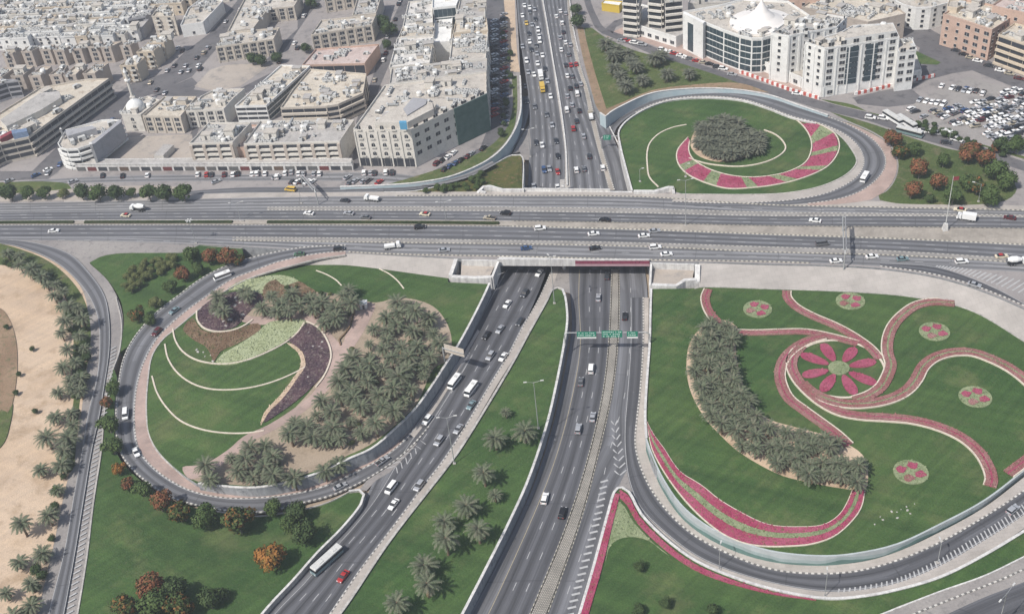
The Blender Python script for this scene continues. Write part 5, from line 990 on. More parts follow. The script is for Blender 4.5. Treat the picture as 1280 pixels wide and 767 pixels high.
def _duct(mb): mb.box(-2.6, 2.6, -.35, .35, .35, .95, 'steel_'); mb.box(-2.6, -1.9, -.5, .5, 0, 1.3, 'ac_white')
CLUT = [('ac_unit', shared(_ac), 6), ('ac_unit', shared(_ac2), 5), ('ac_unit', shared(_ac3), 6), ('roof_shed', shared(_shed), 1), ('water_tank', shared(_tank), 2), ('stair_room', shared(_stair), 1), ('satellite_dish', shared(_dish), 1), ('roof_duct', shared(_duct), 2)]
CW = [c for c in CLUT for _ in range(c[2])]
def _win(mb): mb.box(-.7, .7, -.06, .02, 0, 1.5, 'win_glass'); mb.box(-.85, .85, -.16, .02, -.14, 0, 'pale_wall'); mb.box(-.8, .8, -.12, .02, 1.5, 1.62, 'pale_wall')
def _winw(mb): mb.box(-1.25, 1.25, -.06, .02, -.1, 1.75, 'win_glass'); mb.box(-.04, .04, -.09, -.06, -.1, 1.75, 'white_wall'); mb.box(-1.3, 1.3, -.2, .02, -.16, 0, 'pale_wall')
def _arch(mb): mb.box(-.85, .85, -.06, .02, 0, 1.35, 'win_glass'); mb.tube((0, -.06, 1.35), (0, .02, 1.35), .85, .85, 'win_glass', 16); mb.box(-.04, .04, -.1, -.06, 0, 2.1, 'white_wall'); mb.box(-1.1, 1.1, -.55, .02, -.2, 0, 'pale_wall'); mb.box(-1.05, 1.05, -.5, -.44, 0, .6, 'pale_wall')
def _bal(mb): mb.box(-1.5, 1.5, -1.1, 0, -.15, 0, 'pale_wall'); mb.box(-1.5, 1.5, -1.1, -1.0, 0, .95, 'pale_wall'); mb.box(-1.5, -1.4, -1.0, 0, 0, .95, 'pale_wall'); mb.box(1.4, 1.5, -1.0, 0, 0, .95, 'pale_wall'); mb.box(-.9, .9, -.05, .02, 0, 2.1, 'win_glass')
flat('win_glass', (.04, .045, .055), .2, 0, .5); flat('win_green', (.04, .062, .075), .15, 0, .6)
WIN = dict(win=shared(_win), wide=shared(_winw), arch=shared(_arch), balcony=shared(_bal))
NOBJ = [0]
def put(me, name, par, T):
    o = bpy.data.objects.new(name, me); COL.objects.link(o); o.parent = par; o.matrix_local = T; NOBJ[0] += 1; return o
def building(name, label, cat, px, h, wallm='beige_wall', roofm='roof_pale', styles=('win',), floors=3, bay=3.6, clutter=14, group=None, base=C8, seed=1, parapet=.9, z0win=1.2, cap=90, ground_floor=True, roofpx=True, inset=0):
    """px: outline of the ROOF in photo pixels (at height base + h); front edges get a facade"""
    rr = random.Random(seed*31+len(label)); B = W(px, base+h) if roofpx else W(px, base)
    if area2(B) < 0: B = B[::-1]
    n = len(B); c = sum(B, Vector())/n; e = empty(name, (c.x, c.y, base)); tag(e, label, cat, group); Lc = [Vector((p.x-c.x, p.y-c.y, 0)) for p in B]
    V = [(p.x, p.y, -.5) for p in Lc]+[(p.x, p.y, h) for p in Lc]; Fc = [(i, (i+1) % n, n+(i+1) % n, n+i) for i in range(n)]
    wl = new('wall', V, Fc, wallm, e); 
    rf = tessellate_polygon([[Vector((p.x, p.y, 0)) for p in Lc]]); V = [(p.x, p.y, h) for p in Lc]; rfo = new('roof', V, [tuple(f) for f in rf], roofm, e)
    if rfo.data.polygons and rfo.data.polygons[0].normal.z < 0:
        bm = bmesh.new(); bm.from_mesh(rfo.data); bmesh.ops.reverse_faces(bm, faces=bm.faces); bm.to_mesh(rfo.data); bm.free()
    if parapet: strip('parapet', [Vector((p.x*.995, p.y*.995, h)) for p in Lc], .35, parapet, wallm, closed=True, base=.004, parent=e)
    # roof clutter in loose clusters
    clutter = int(clutter*1.45)
    xs, ys = [p.x for p in Lc], [p.y for p in Lc]; LL = [(p.x, p.y) for p in Lc]; k = tries = 0; ang = math.atan2(Lc[1].y-Lc[0].y, Lc[1].x-Lc[0].x); hot = []
    while k < clutter and tries < clutter*30:
        tries += 1
        if hot and rr.random() < .5: hx, hy = rr.choice(hot); x, y = hx+rr.gauss(0, 2.6), hy+rr.gauss(0, 2.2)
        else: x, y = rr.uniform(min(xs), max(xs)), rr.uniform(min(ys), max(ys)); hot.append((x, y))
        if not in_poly(x*1.0, y, LL) or not in_poly(x*1.18, y*1.18, LL): continue
        nm, me, _ = rr.choice(CW); put(me, nm, e, Matrix.Translation((x, y, h+.005+.003*k)) @ Matrix.Rotation(ang+rr.choice((0, 0, 1.5708)), 4, 'Z') @ Matrix.Scale(rr.uniform(.8, 1.35), 4)); k += 1
    # facades
    vis = []
    for i in range(n):
        a, b = Lc[i], Lc[(i+1) % n]; t = b-a
        if t.length < 2.5: continue
        t.normalize(); nr = Vector((t.y, -t.x, 0)); m_ = (a+b)/2+c
        if nr.dot(Vector((0, 0, 0))-Vector((m_.x, m_.y, 0))) > 0.05*m_.length: vis.append((a, b, t, nr, (b-a).length))
    vis.sort(key=lambda q: -abs(q[3].y)*q[4]); used = 0
    for j, (a, b, t, nr, L) in enumerate(vis):
        st = styles[min(j, len(styles)-1)]
        if st is None: continue
        fh = (h-(.6 if ground_floor else .2))/floors; ang = math.atan2(t.y, t.x)
        T0 = Matrix.Translation(a) @ Matrix.Rotation(ang, 4, 'Z')
        if st.startswith('band'):
            for f in range(floors):
                z = f*fh+.5
                mb = MB(); mb.box(.3, L-.3, -.05, .1, z+.9, z+fh-.25, 'win_glass'); nb = max(1, int(L/bay))
                for q in range(1, nb): mb.box(q*L/nb-.09, q*L/nb+.09, -.09, -.05, z+.9, z+fh-.25, wallm)
                o = mb.build('window_band', e); o.matrix_local = T0
                if 'slab' in st: 
                    mb = MB(); mb.box(.0, L, -.95, .05, z-.25, z+.75, wallm); o = mb.build('balcony', e); o.matrix_local = T0
                NOBJ[0] += 2
            if 'pier' in st:
                nb = max(1, int(L/bay))
                for q in range(nb+1):
                    x = min(max(q*L/nb, .7), L-.7); mb = MB(); mb.box(x-.7, x+.7, -1.0, .05, 3.0, h-.2, 'brown_wall'); o = mb.build('pier', e); o.matrix_local = T0; NOBJ[0] += 1
        elif st == 'glass':
            for f in range(floors):
                z = f*fh+.3; mb = MB(); mb.box(.4, L-.4, -.06, .1, z+.5, z+fh-.1, 'win_green'); nb = max(1, int(L/2.2))
                for q in range(1, nb): mb.box(q*L/nb-.05, q*L/nb+.05, -.1, -.06, z+.5, z+fh-.1, 'steel_')
                o = mb.build('window_band', e); o.matrix_local = T0; NOBJ[0] += 1
        else:
            nb = max(1, int(L/bay)); 
            while nb*floors+used > cap and nb > 2: nb -= 1
            used += nb*floors; pier = 'pier' in st; me = WIN[st.replace('_pier', '')]
            for f in range(floors):
                for q in range(nb):
                    x = (q+.5)*L/nb; z = f*fh+z0win; put(me, 'window' if 'bal' not in st else 'balcony', e, T0 @ Matrix.Translation((x, 0, z)))
            if pier:
                for q in range(nb+1):
                    x = min(max(q*L/nb, .25), L-.25); mb = MB(); mb.box(x-.28, x+.28, -.35, .05, .2, h-.15, wallm); o = mb.build('pier', e); o.matrix_local = T0; NOBJ[0] += 1
    return e, Lc, c
def at_roof(e, c, h, px, z=None):
    p = P(px[0], px[1], C8+h); return Vector((p.x-c.x, p.y-c.y, h))
def extra(name, e, c, px, z0, z1, wallm, base=C8, topm=None):
    """a part of building e: a block whose top outline is px at height base + z1"""
    B = W(px, base+z1)
    if area2(B) < 0: B = B[::-1]
    n = len(B); V = [(p.x-c.x, p.y-c.y, z0) for p in B]+[(p.x-c.x, p.y-c.y, z1) for p in B]
    o = new(name, V, [(i, (i+1) % n, n+(i+1) % n, n+i) for i in range(n)]+[tuple(range(n, 2*n))], [M(wallm), M(topm or wallm)], e, mi=[0]*n+[1]); return o
# ---- west side, front rows
e, L_, c = building('apartment_block', 'long beige block with three dark gallery bands running diagonally at the west edge', 'apartment block', [(-30, 196), (0, 181), (36, 173), (137, 99.5), (106, 101), (51, 111), (0, 143), (-60, 180)], 10, 'beige_wall', 'roof_warm', ('band_slab', 'band_slab', 'band'), 3, 5, 40, seed=2, cap=60)
extra('roof_sign', e, c, [(0, 170), (14, 163), (15, 166), (0, 174)], 10, 12.5, 'sign_red'); extra('roof_sign', e, c, [(14, 163), (33, 160), (34, 164), (15, 167)], 10, 13.5, 'sign_blue')
extra('roof_block', e, c, [(50, 116), (74, 114), (76, 122), (50, 138), (8, 158), (0, 150)], 10, 13.2, 'pale_wall', topm='roof_gray')
e, L_, c = building('shop_building', 'white rounded four storey building with a grey screen on its roof and a fin', 'shop building', [(73, 181), (76, 186), (84, 188.5), (98, 187.5), (113, 182.5), (152, 152), (140, 151), (127, 152), (83, 164)], 10, 'white_wall', 'roof_pale', ('band_slab', 'band_slab', 'band_slab', 'band_slab', 'band_slab'), 4, 6, 10, seed=3)
extra('roof_screen', e, c, [(80, 163), (115, 157), (120, 160), (85, 170)], 10, 13.5, 'grey_wall'); extra('side_wing', e, c, [(112, 179), (149, 150), (152, 152), (115, 182)], 3, 12, 'grey_wall'); extra('fin', e, c, [(111, 178), (114, 177), (115, 180), (112, 181)], 0, 13.5, 'white_concrete'); extra('fin', e, c, [(74, 160), (76, 159.5), (77, 161), (75, 162)], 3, 15.5, 'white_concrete')
# mosque
e, L_, c = building('mosque', 'small pale mosque with a white dome beside its tall thin minaret', 'mosque', [(152, 144), (176, 145), (200, 127), (185, 122), (160, 130)], 8.5, 'pale_wall', 'roof_pale', ('arch', 'arch'), 2, 6, 5, seed=4)
q = P(170, 136, C8+8.5)-c; mb = MB(); mb.lathe((q.x, q.y, 8.5), [(4.4, 0), (4.5, 1.0), (4.3, 2.2), (3.6, 3.4), (2.4, 4.4), (1.0, 5.0), (.12, 5.3), (.08, 6.3)], 'white_wall', 24); mb.build('dome', e, True)
g = P(169, 131, C8); mi = empty('minaret', g); tag(mi, 'slender pale minaret rising behind the mosque dome', 'minaret'); mb = MB(); mb.box(-1.3, 1.3, -1.3, 1.3, -.5, 5, 'pale_wall'); mb.tube((0, 0, 5), (0, 0, 15), .85, .75, 'pale_wall', 14); mb.build('shaft', mi); mb = MB(); mb.lathe((0, 0, 13), [(.8, 0), (1.5, .5), (1.5, 1.2), (.75, 1.25)], 'white_wall', 16); mb.build('gallery', mi); mb = MB(); mb.tube((0, 0, 14.2), (0, 0, 18), .65, .6, 'pale_wall', 12); mb.lathe((0, 0, 18), [(.9, 0), (.9, .3), (.6, 1.0), (.1, 2.4), (.04, 3.4)], 'white_wall', 12); mb.build('spire', mi)
building('apartment_block', 'beige block of four by three dark windows attached to the mosque', 'apartment block', [(179, 146.5), (226, 147), (246, 122.5), (206, 122.5)], 8.5, 'beige_wall', 'roof_warm', ('wide_pier', None), 3, 4.4, 12, seed=5, cap=36)
building('apartment_block', 'pale block with white window grilles next to the mosque block', 'apartment block', [(233, 140.5), (280, 138), (292, 124.5), (306, 112.5), (268, 114), (252, 122)], 8.5, 'pale_wall', 'roof_pale', ('wide_pier', None), 3, 4, 14, seed=6, cap=42)
building('office_block', 'block with a blue glass front framed in white and a cluttered yellow roof', 'office block', [(294, 134.5), (333, 133.5), (388, 84), (352, 83)], 8, 'white_wall', 'roof_warm', ('glass', 'band'), 3, 4, 34, seed=7)
building('apartment_block', 'wide beige block with a stepped side behind the front row', 'apartment block', [(351, 136.5), (408, 134.5), (423, 132), (454, 118), (458, 94), (388, 88), (366, 114)], 9, 'beige_wall', 'roof_warm', ('band_slab', 'band_slab', 'band'), 3, 5, 36, seed=8)
building('podium_building', 'low pink roofed podium behind the wide beige block', 'podium', [(378, 83), (456, 81), (474, 57), (395, 63)], 6.5, 'pink_wall', 'roof_pink', ('band', None), 1, 5, 10, seed=9)
building('apartment_block', 'west half of the front row with four white bay columns', 'apartment block', [(237, 181), (291, 179.5), (314, 155), (262, 155)], 11, 'pale_wall', 'roof_gray', ('band_slab_pier', None), 4, 5.6, 20, seed=10)
e, L_, c = building('apartment_block', 'east half of the front row with eight bay columns, some pinkish', 'apartment block', [(305, 181.5), (425, 178.5), (443, 152), (326, 153)], 11, 'pale_wall', 'roof_gray', ('band_slab_pier', None), 4, 6.2, 36, seed=11)
building('passage_building', 'low pinkish link closing the passage between the two front row halves', 'link building', [(292, 186), (305, 186), (322, 158), (310, 158)], 7, 'pink_wall', 'roof_pink', (None,), 1, 4, 3, seed=12)
e, L_, c = building('shop_arcade', 'long low white shop arcade with dark reddish openings along the service road', 'shop arcade', [(93, 205.5), (440, 204), (441, 199), (240, 198.5), (93, 200)], 3.6, 'white_concrete', 'roof_gray', (None,), 1, 4, 0, seed=13, parapet=.4)
a, b = W([(93, 205.5), (440, 204)], C8+3.6); k = int((b-a).length/5.2); t = (b-a).normalized()
for i in range(k):
    q = a.lerp(b, (i+.5)/k)-c; mb = MB(); mb.box(-2.2, 2.2, -.06, .05, .1, 2.1, ('ac_dark', 'shop_red', 'win_glass', 'ac_dark', 'shop_brown', 'ac_dark', 'win_glass')[i % 7]); o = mb.build('shop_front', e); o.matrix_local = Matrix.Translation((q.x, q.y, 0)) @ Matrix.Rotation(math.atan2(t.y, t.x), 4, 'Z')
building('shed', 'small pale shed on the sandy lot behind the arcade', 'shed', [(192, 194), (204, 194), (217, 181), (205, 180)], 3, 'pale_wall', 'roof_gray', (None,), 1, 4, 0, seed=14, parapet=0)
# ---- the large block in the middle
e, L_, c = building('office_block', 'large pale block at the street corner with arched windows and a green netted side', 'office block', [(442, 163.5), (514, 164), (563, 139.5), (608.5, 118.5), (608.5, 92), (481, 108.5)], 18, 'pale_wall', 'roof_pale', ('arch_pier', 'wide'), 4, 4.6, 40, seed=15, z0win=5.4, cap=80)
a, b = [Vector((p.x-c.x, p.y-c.y, 0)) for p in W([(567, 137.5), (608, 118.6)], C8+18)]; t = (b-a).normalized(); nr = Vector((t.y, -t.x, 0)); nr = nr if nr.dot(-c) > 0 else -nr
V = [a+nr*.5+Vector((0, 0, .2)), b+nr*.5+Vector((0, 0, .2)), b+nr*.5+Vector((0, 0, 18.6)), a+nr*.5+Vector((0, 0, 18.6))]; V += [v-nr*.3 for v in V]; new('scaffold_net', V, [(0, 1, 2, 3), (7, 6, 5, 4), (0, 4, 5, 1), (1, 5, 6, 2), (2, 6, 7, 3), (3, 7, 4, 0)], 'scaffold_net', e)
extra('penthouse', e, c, [(468, 153), (509, 153), (542, 136), (540, 128), (512, 124), (489, 138)], 18, 21.2, 'pale_wall', topm='roof_pale'); extra('roof_screen', e, c, [(499, 151), (508, 151), (508, 153.5), (499, 153.5)], 21.2, 24.5, 'panel_blue'); extra('roof_ramp', e, c, [(509, 144), (532, 130), (534, 124), (516, 122), (504, 136)], 21.2, 21.8, 'grey_wall')
a, b = [Vector((p.x-c.x, p.y-c.y, 0)) for p in W([(442, 163.5), (514, 164)], C8+18)]; t = (b-a).normalized(); k = 9
for i in range(k):
    q = a.lerp(b, (i+.5)/k); mb = MB(); mb.box(-1.4, 1.4, -.06, .05, .2, 4.3, 'win_glass'); o = mb.build('arcade_opening', e); o.matrix_local = Matrix.Translation(q) @ Matrix.Rotation(math.atan2(t.y, t.x), 4, 'Z')
building('office_block', 'long grey roofed block directly behind the netted corner block', 'office block', [(487, 106.5), (608.5, 91), (609, 75), (490, 87)], 17, 'pale_wall', 'roof_gray', ('win', None), 5, 4, 40, seed=16, cap=30)
building('apartment_block', 'pale roofed block west of the dark inner court', 'apartment block', [(487, 86.5), (537, 80.5), (542, 46), (497, 49.5)], 17.6, 'pale_wall', 'roof_white', ('win', 'win'), 4, 4, 26, seed=17, cap=50)
building('apartment_block', 'block with a brown cluttered roof north of the inner court', 'apartment block', [(498, 49), (542, 45), (543.5, 31), (504, 35.5)], 16, 'pale_wall', 'roof_warm', (None, 'win'), 4, 4, 18, seed=18, cap=30)
building('apartment_block', 'long pale roofed block on the bend of the block street', 'apartment block', [(504, 35), (541, 30), (540, 2), (511, 4)], 17.2, 'pale_wall', 'roof_white', (None, 'win'), 4, 4, 20, seed=19, cap=30)
building('apartment_block', 'pale roofed block east of the dark inner court', 'apartment block', [(562, 79.5), (607, 74.5), (610, 41), (566, 44.5)], 16.4, 'pale_wall', 'roof_pale', ('win', 'win'), 4, 4, 30, seed=20, cap=40)
building('apartment_block', 'yellowish roofed block above the shaded parking street', 'apartment block', [(567, 43), (610, 39.5), (608, 24), (570, 27)], 17.6, 'tan_wall', 'roof_warm', (None, 'win'), 4, 4, 16, seed=21, cap=30)
building('apartment_block', 'tall grey roofed block at the far end of the shaded parking street', 'apartment block', [(570, 25), (606.5, 22), (606, -6), (577, -6)], 19, 'pale_wall', 'roof_gray', (None, 'win'), 4, 4, 14, seed=22, cap=30)
building('court_roof', 'low white roof with long skylights filling the inner court', 'low building', [(543, 54), (563, 52), (566, 14), (543, 16)], 14, 'white_wall', 'white_wall', (None,), 1, 4, 4, seed=23, parapet=.4)
building('office_block', 'white fronted block at the top of the inner court', 'office block', [(541, 12), (570, 9), (577, -8), (541, -6)], 20, 'white_wall', 'white_wall', ('glass', None), 4, 4, 4, seed=24)
# ---- rows behind, west
building('apartment_block', 'arcaded apartment block with twelve dark window columns above the brown lot', 'apartment block', [(270, 60.5), (342, 50.5), (349.5, 36.5), (283, 42.5)], 8.5, 'beige_wall', 'roof_pale', ('wide_pier', None), 3, 4.2, 18, seed=25, cap=42)
building('apartment_block', 'apartment block with six window columns and a long western wing', 'apartment block', [(316, 38), (335, 13), (368, 9.5), (377, -6), (310, -8), (285, 41)], 7.5, 'beige_wall', 'roof_pale', ('wide_pier', None), 3, 4.2, 26, seed=26, cap=36)
building('apartment_block', 'broad apartment block of twelve window columns above the pink podium', 'apartment block', [(389, 45.5), (465, 32.5), (470.5, 20), (402, 27)], 9, 'beige_wall', 'roof_pale', ('wide_pier', None), 3, 4.4, 22, seed=27, cap=42)
building('apartment_block', 'flat roofed block behind the broad window column block', 'apartment block', [(441, 21), (470, 18.5), (478, -6), (448, -4)], 8.5, 'beige_wall', 'roof_gray', ('wide', None), 3, 4.4, 16, seed=28, cap=30)
building('apartment_block', 'block with tall window columns cut by the top edge near the back street', 'apartment block', [(405, -2), (440, -8), (446, -18), (410, -12)], 9, 'beige_wall', 'roof_pale', ('wide_pier', None), 3, 4.2, 6, seed=29, cap=36)
building('apartment_block', 'tower like block with a dark balcony column among the far houses', 'apartment block', [(190, 22), (218, 22), (216, 10), (200, 9)], 11, 'beige_wall', 'roof_warm', ('balcony', None), 4, 5, 8, seed=30, cap=16)
building('warehouse', 'bright white walled hall beside the diagonal main street', 'warehouse', [(226, 33.5), (254, 29.5), (279, 3), (262, -8), (236, 12)], 6.5, 'white_wall', 'roof_pale', ('win', None), 1, 9, 18, seed=31, cap=6)
building('apartment_block', 'dark sided block just behind the tower like block', 'apartment block', [(160, 26), (182, 22), (192, 14), (172, 14)], 8, 'grey_wall', 'roof_gray', ('band', None), 3, 4, 5, seed=32)
building('villa', 'pale house with a blue grey side wall left of the tower like block', 'house', [(160, 38), (178, 36), (186, 26), (168, 28)], 6, 'grey_wall', 'roof_gray', ('win', None), 2, 4, 3, seed=33, cap=8)
rowpx = [((3, 69), (21, 63)), ((27, 66.5), (46, 60)), ((50, 64), (63, 58.5)), ((67, 65), (85, 58)), ((89, 63.5), (106, 57)), ((110, 60.5), (123, 55)), ((126, 61), (147, 54.5)), ((150, 59), (166, 53.5))]
for i, ((x0, y0), (x1, y1)) in enumerate(rowpx):
    building('villa', '%s shaded block from the west in the upper row of dark fronted houses' % nth(i), 'house', [(x0, y0), (x0+13, y0-.6), (x1+6, y1-.4), (x0+9, y1)], 8.5, 'brown_wall', 'roof_warm', ('wide', None), 3, 3.6, 4, 'upper row of dark fronted houses', seed=40+i, cap=12, parapet=1.0)
rowpx = [((-12, 99), (14, 87)), ((14, 97), (38, 85)), ((36, 97), (60, 85.5)), ((62, 95.5), (80, 84)), ((80, 96), (103, 82.5)), ((104, 94), (131, 81.5))]
for i, ((x0, y0), (x1, y1)) in enumerate(rowpx):
    building('villa', '%s block from the west in the lower row of dark fronted houses' % nth(i), 'house', [(x0, y0), (x0+15, y0-.6), (x1+5, y1-.4), (x0+17, y1-.4)], 8.5, 'brown_wall', 'roof_warm', ('wide', None), 3, 3.6, 4, 'lower row of dark fronted houses', seed=50+i, cap=12, parapet=1.0)
for i, (x, y, lb) in enumerate(((150, 83, 'nearest house of the stepped trio beside the main street'), (171, 66, 'middle house of the stepped trio beside the main street'), (184, 55, 'furthest house of the stepped trio beside the main street'))):
    building('villa', lb, 'house', [(x, y+1), (x+21, y), (x+31, y-9), (x+12, y-8)], 9, 'tan_wall', 'roof_warm', ('balcony', None), 3, 4, 6, seed=60+i, cap=9)
building('villa', 'grey banded block at the west edge above the diagonal block', 'house', [(-20, 113), (8, 104), (23, 102), (16, 101), (-20, 103)], 9, 'grey_wall', 'roof_pale', ('band', 'band'), 3, 4, 3, seed=64)
# ---- far houses, row after row
rr = random.Random(12); vi = 0; rown = ['front', 'second', 'third', 'fourth', 'fifth', 'sixth', 'seventh', 'furthest']
for r in range(8):
    y = 50-7.4*r; x = -30+rr.uniform(0, 8); ci = 0
    while x < (150, 152, 150, 154, 180, 215, 235, 250)[r]:
        w = rr.choice((14, 18, 22, 30, 38)); tl = -.055*w
        building('villa', 'flat roofed pale house, %s from the west in the %s of the far rows' % (nth(ci), rown[r]), 'house', [(x, y-x*.03), (x+w, y-x*.03+tl), (x+w+4, y-x*.03-5.0+tl), (x+4, y-x*.03-5.0)], rr.choice((5, 6.2, 6.8, 7.6)), rr.choice(('pale_wall', 'white_wall', 'white_wall', 'tan_wall')), rr.choice(('roof_white', 'roof_white', 'roof_pale', 'roof_gray')), ('win', None), 2, 4.5, int(w/4.5), 'pale houses of the far rows', seed=100+vi, cap=6 if w < 25 else 10); ci += 1
        vi += 1; x += w+rr.choice((.8, 1.0, 1.5, 4.0))
# ---- east side
e, L_, c = building('apartment_podium', 'white podium under the balcony towers near the top edge', 'podium', [(780, 27.5), (845, 48), (856, 43), (850, 20), (790, 4)], 5, 'white_wall', 'roof_gray', ('wide', None), 1, 4.4, 6, seed=70, cap=24)
for i, (px, lb) in enumerate((([(778, -3), (796, -1), (800, -14), (784, -16)], 'western balcony tower on the white podium'), ([(810, -3), (827, -1), (829, -13), (813, -15)], 'middle balcony tower on the white podium'), ([(831, 3.5), (853, 1), (852, -12), (832, -11)], 'eastern balcony tower on the white podium, next to the office block'))):
    building('apartment_tower', lb, 'apartment tower', px, (21, 21, 21)[i], 'pale_wall', 'roof_pale', ('band_slab', 'band_slab'), 6, 5, 3, 'balcony towers', base=C8+(.0 if i == 1 else .0), seed=71+i)
e, L_, c = building('office_block', 'curved dark glass office with white roof edge and a conical tent on top', 'office block', [(854, 17), (878, 29), (905, 40), (925, 47), (940, 50.5), (953, 50), (966, 46.5), (1012, 22), (985, 4), (930, 1), (900, 9)], 17, 'white_wall', 'roof_pale', ('glass', 'glass', 'glass', 'glass', 'glass', 'glass'), 5, 4, 40, seed=75, parapet=1.2)
extra('portal_frame', e, c, [(853.5, 16.5), (879, 29), (882, 27), (857, 15)], -.4, 19, 'white_wall')
a, b = [Vector((p.x-c.x, p.y-c.y, 0)) for p in W([(853.5, 16.5), (879, 29)], C8+19)]; t = (b-a).normalized(); mb = MB(); Lp = (b-a).length; mb.box(Lp*.25, Lp*.52, -.08, .05, 1, 15.5, 'win_green'); o = mb.build('window', e); o.matrix_local = Matrix.Translation(a) @ Matrix.Rotation(math.atan2(t.y, t.x), 4, 'Z')
q = P(951, 29, C8+17)-c; mb = MB(); mb.lathe((q.x, q.y, 17), [(15, 0), (15, 1.0), (10.5, 1.8), (6.5, 3.6), (3.6, 6.2), (1.5, 9.4), (.5, 11.2), (.3, 12)], 'tent_fabric', 26); mb.build('tent_roof', e)
e, L_, c = building('office_building', 'tall white building of dark framed bays by the red and white barriers', 'office building', [(1006.5, 54.5), (1031, 62.5), (1124, 48.5), (1116, 31), (1066, 34), (1050, 43)], 23.5, 'white_wall', 'roof_pale', ('wide_pier', 'win_pier'), 7, 5.0, 14, seed=76, z0win=5.2, cap=100)
extra('penthouse', e, c, [(1056, 48), (1120, 38.5), (1114, 30), (1060, 36)], 23.5, 27, 'white_wall', topm='roof_pale')
a, b = [Vector((p.x-c.x, p.y-c.y, 0)) for p in W([(1031, 62.5), (1124, 48.5)], C8+23.5)]; t = (b-a).normalized(); Lf = (b-a).length
for s0, s1 in ((.30, .46), (.56, .72)):
    for f in range(7):
        mb = MB(); mb.box(Lf*s0, Lf*s1, -.24, .05, 5.0+f*2.62, 7.2+f*2.62, 'win_green'); o = mb.build('glass_bay', e); o.matrix_local = Matrix.Translation(a) @ Matrix.Rotation(math.atan2(t.y, t.x), 4, 'Z')
building('office_building', 'lower stepped wing at the east end of the tall white building', 'office wing', [(1123, 66.5), (1145.5, 63.5), (1139, 49), (1120, 52)], 19, 'white_wall', 'roof_pale', ('wide', None), 5, 3.6, 4, seed=77, z0win=4.5, cap=30)
building('office_building', 'western wing of the tall white building behind its front block', 'office wing', [(964, 43), (986, 47), (1000, 44), (1046, 35.5), (1058, 24), (1030, 19), (985, 28)], 23, 'white_wall', 'roof_gray', ('win_pier', 'win_pier', 'win_pier'), 7, 4.6, 26, seed=78, z0win=5.2, cap=100)
building('office_podium', 'low white podium with square openings round the tall white building', 'podium', [(949, 75), (1029, 109.5), (1152, 88), (1146, 70), (1030, 85), (965, 62)], 5, 'white_wall', 'roof_pale', ('wide_pier', 'wide_pier'), 1, 6.5, 0, seed=79, cap=40, parapet=.5)
building('shopping_hall', 'wide cluttered pale roof behind the tall white building', 'hall', [(1002, 10.5), (1085, 29.5), (1132, 19), (1098, -6), (1030, -6)], 12, 'brown_wall', 'roof_warm', ('win', 'win'), 2, 6, 46, seed=80, cap=30)
building('hotel', 'rounded white building with dark shop front at its base', 'hotel', [(1108, -6), (1120, 3), (1130, 8), (1145, 11.5), (1164, 11), (1186, 5), (1182, -10), (1125, -12)], 11, 'white_wall', 'roof_pale', ('win', 'win', 'win', 'win', 'win'), 4, 3.6, 10, seed=81, cap=80)
building('apartment_block', 'salmon pink apartment block with arched dark windows', 'apartment block', [(1179, 19.5), (1205, 27), (1240, 39), (1252, 31.5), (1276, 15), (1208, 2)], 15, 'pink_wall', 'roof_warm', ('wide', 'wide', 'win'), 4, 4.0, 20, seed=82, cap=70)
building('apartment_block', 'small salmon turret building joined to the pink block', 'apartment block', [(1184, 10), (1196, 12), (1206, 7), (1196, 0), (1186, 2)], 17, 'tan_wall', 'roof_pale', (None,), 4, 4, 1, seed=83)
building('parking_structure', 'tan block with long dark horizontal decks at the east edge', 'parking structure', [(1248, 45), (1300, 63), (1320, 44), (1268, 31)], 14, 'tan_wall', 'roof_warm', ('band_slab', 'band_slab'), 4, 6, 12, seed=84)
building('apartment_block', 'reddish brown block at the top east corner', 'apartment block', [(1240, 9), (1290, 20), (1310, 4), (1262, -6)], 19, 'pink_wall', 'roof_pink', ('win', 'win'), 4, 4, 8, seed=85, cap=30)
for i, (px, h, wm, lb) in enumerate((([(1196, -2), (1240, 8), (1256, -3), (1214, -10)], 13, 'tan_wall', 'tan roofed block behind the pink block'), ([(900, -4), (960, -2), (975, -14), (915, -16)], 14, 'grey_wall', 'grey block behind the glass office'), ([(860, 6), (905, 4), (980, -4), (985, -12), (865, -8)], 11, 'pale_wall', 'long pale block behind the glass office with square windows'), ([(985, -3), (1025, -2), (1030, -12), (990, -13)], 15, 'pink_wall', 'brown block at the top edge behind the tent roof'), ([(1040, -8), (1100, -8), (1100, -18), (1045, -18)], 13, 'pink_wall', 'dark reddish block at the top edge behind the wide hall'))):
    building('apartment_block', lb, 'apartment block', px, h, wm, 'roof_gray', ('win', None), 3, 5, 6, seed=90+i, cap=24)
e, L_, c = building('kiosk', 'small yellow walled petrol kiosk beside the far slip road', 'kiosk', [(752, 5), (774, 8), (778, 3), (756, 1)], 4, flat('yellow_wall', (.55, .40, .06), .6), 'white_wall', (None,), 1, 4, 0, seed=95, parapet=.5)
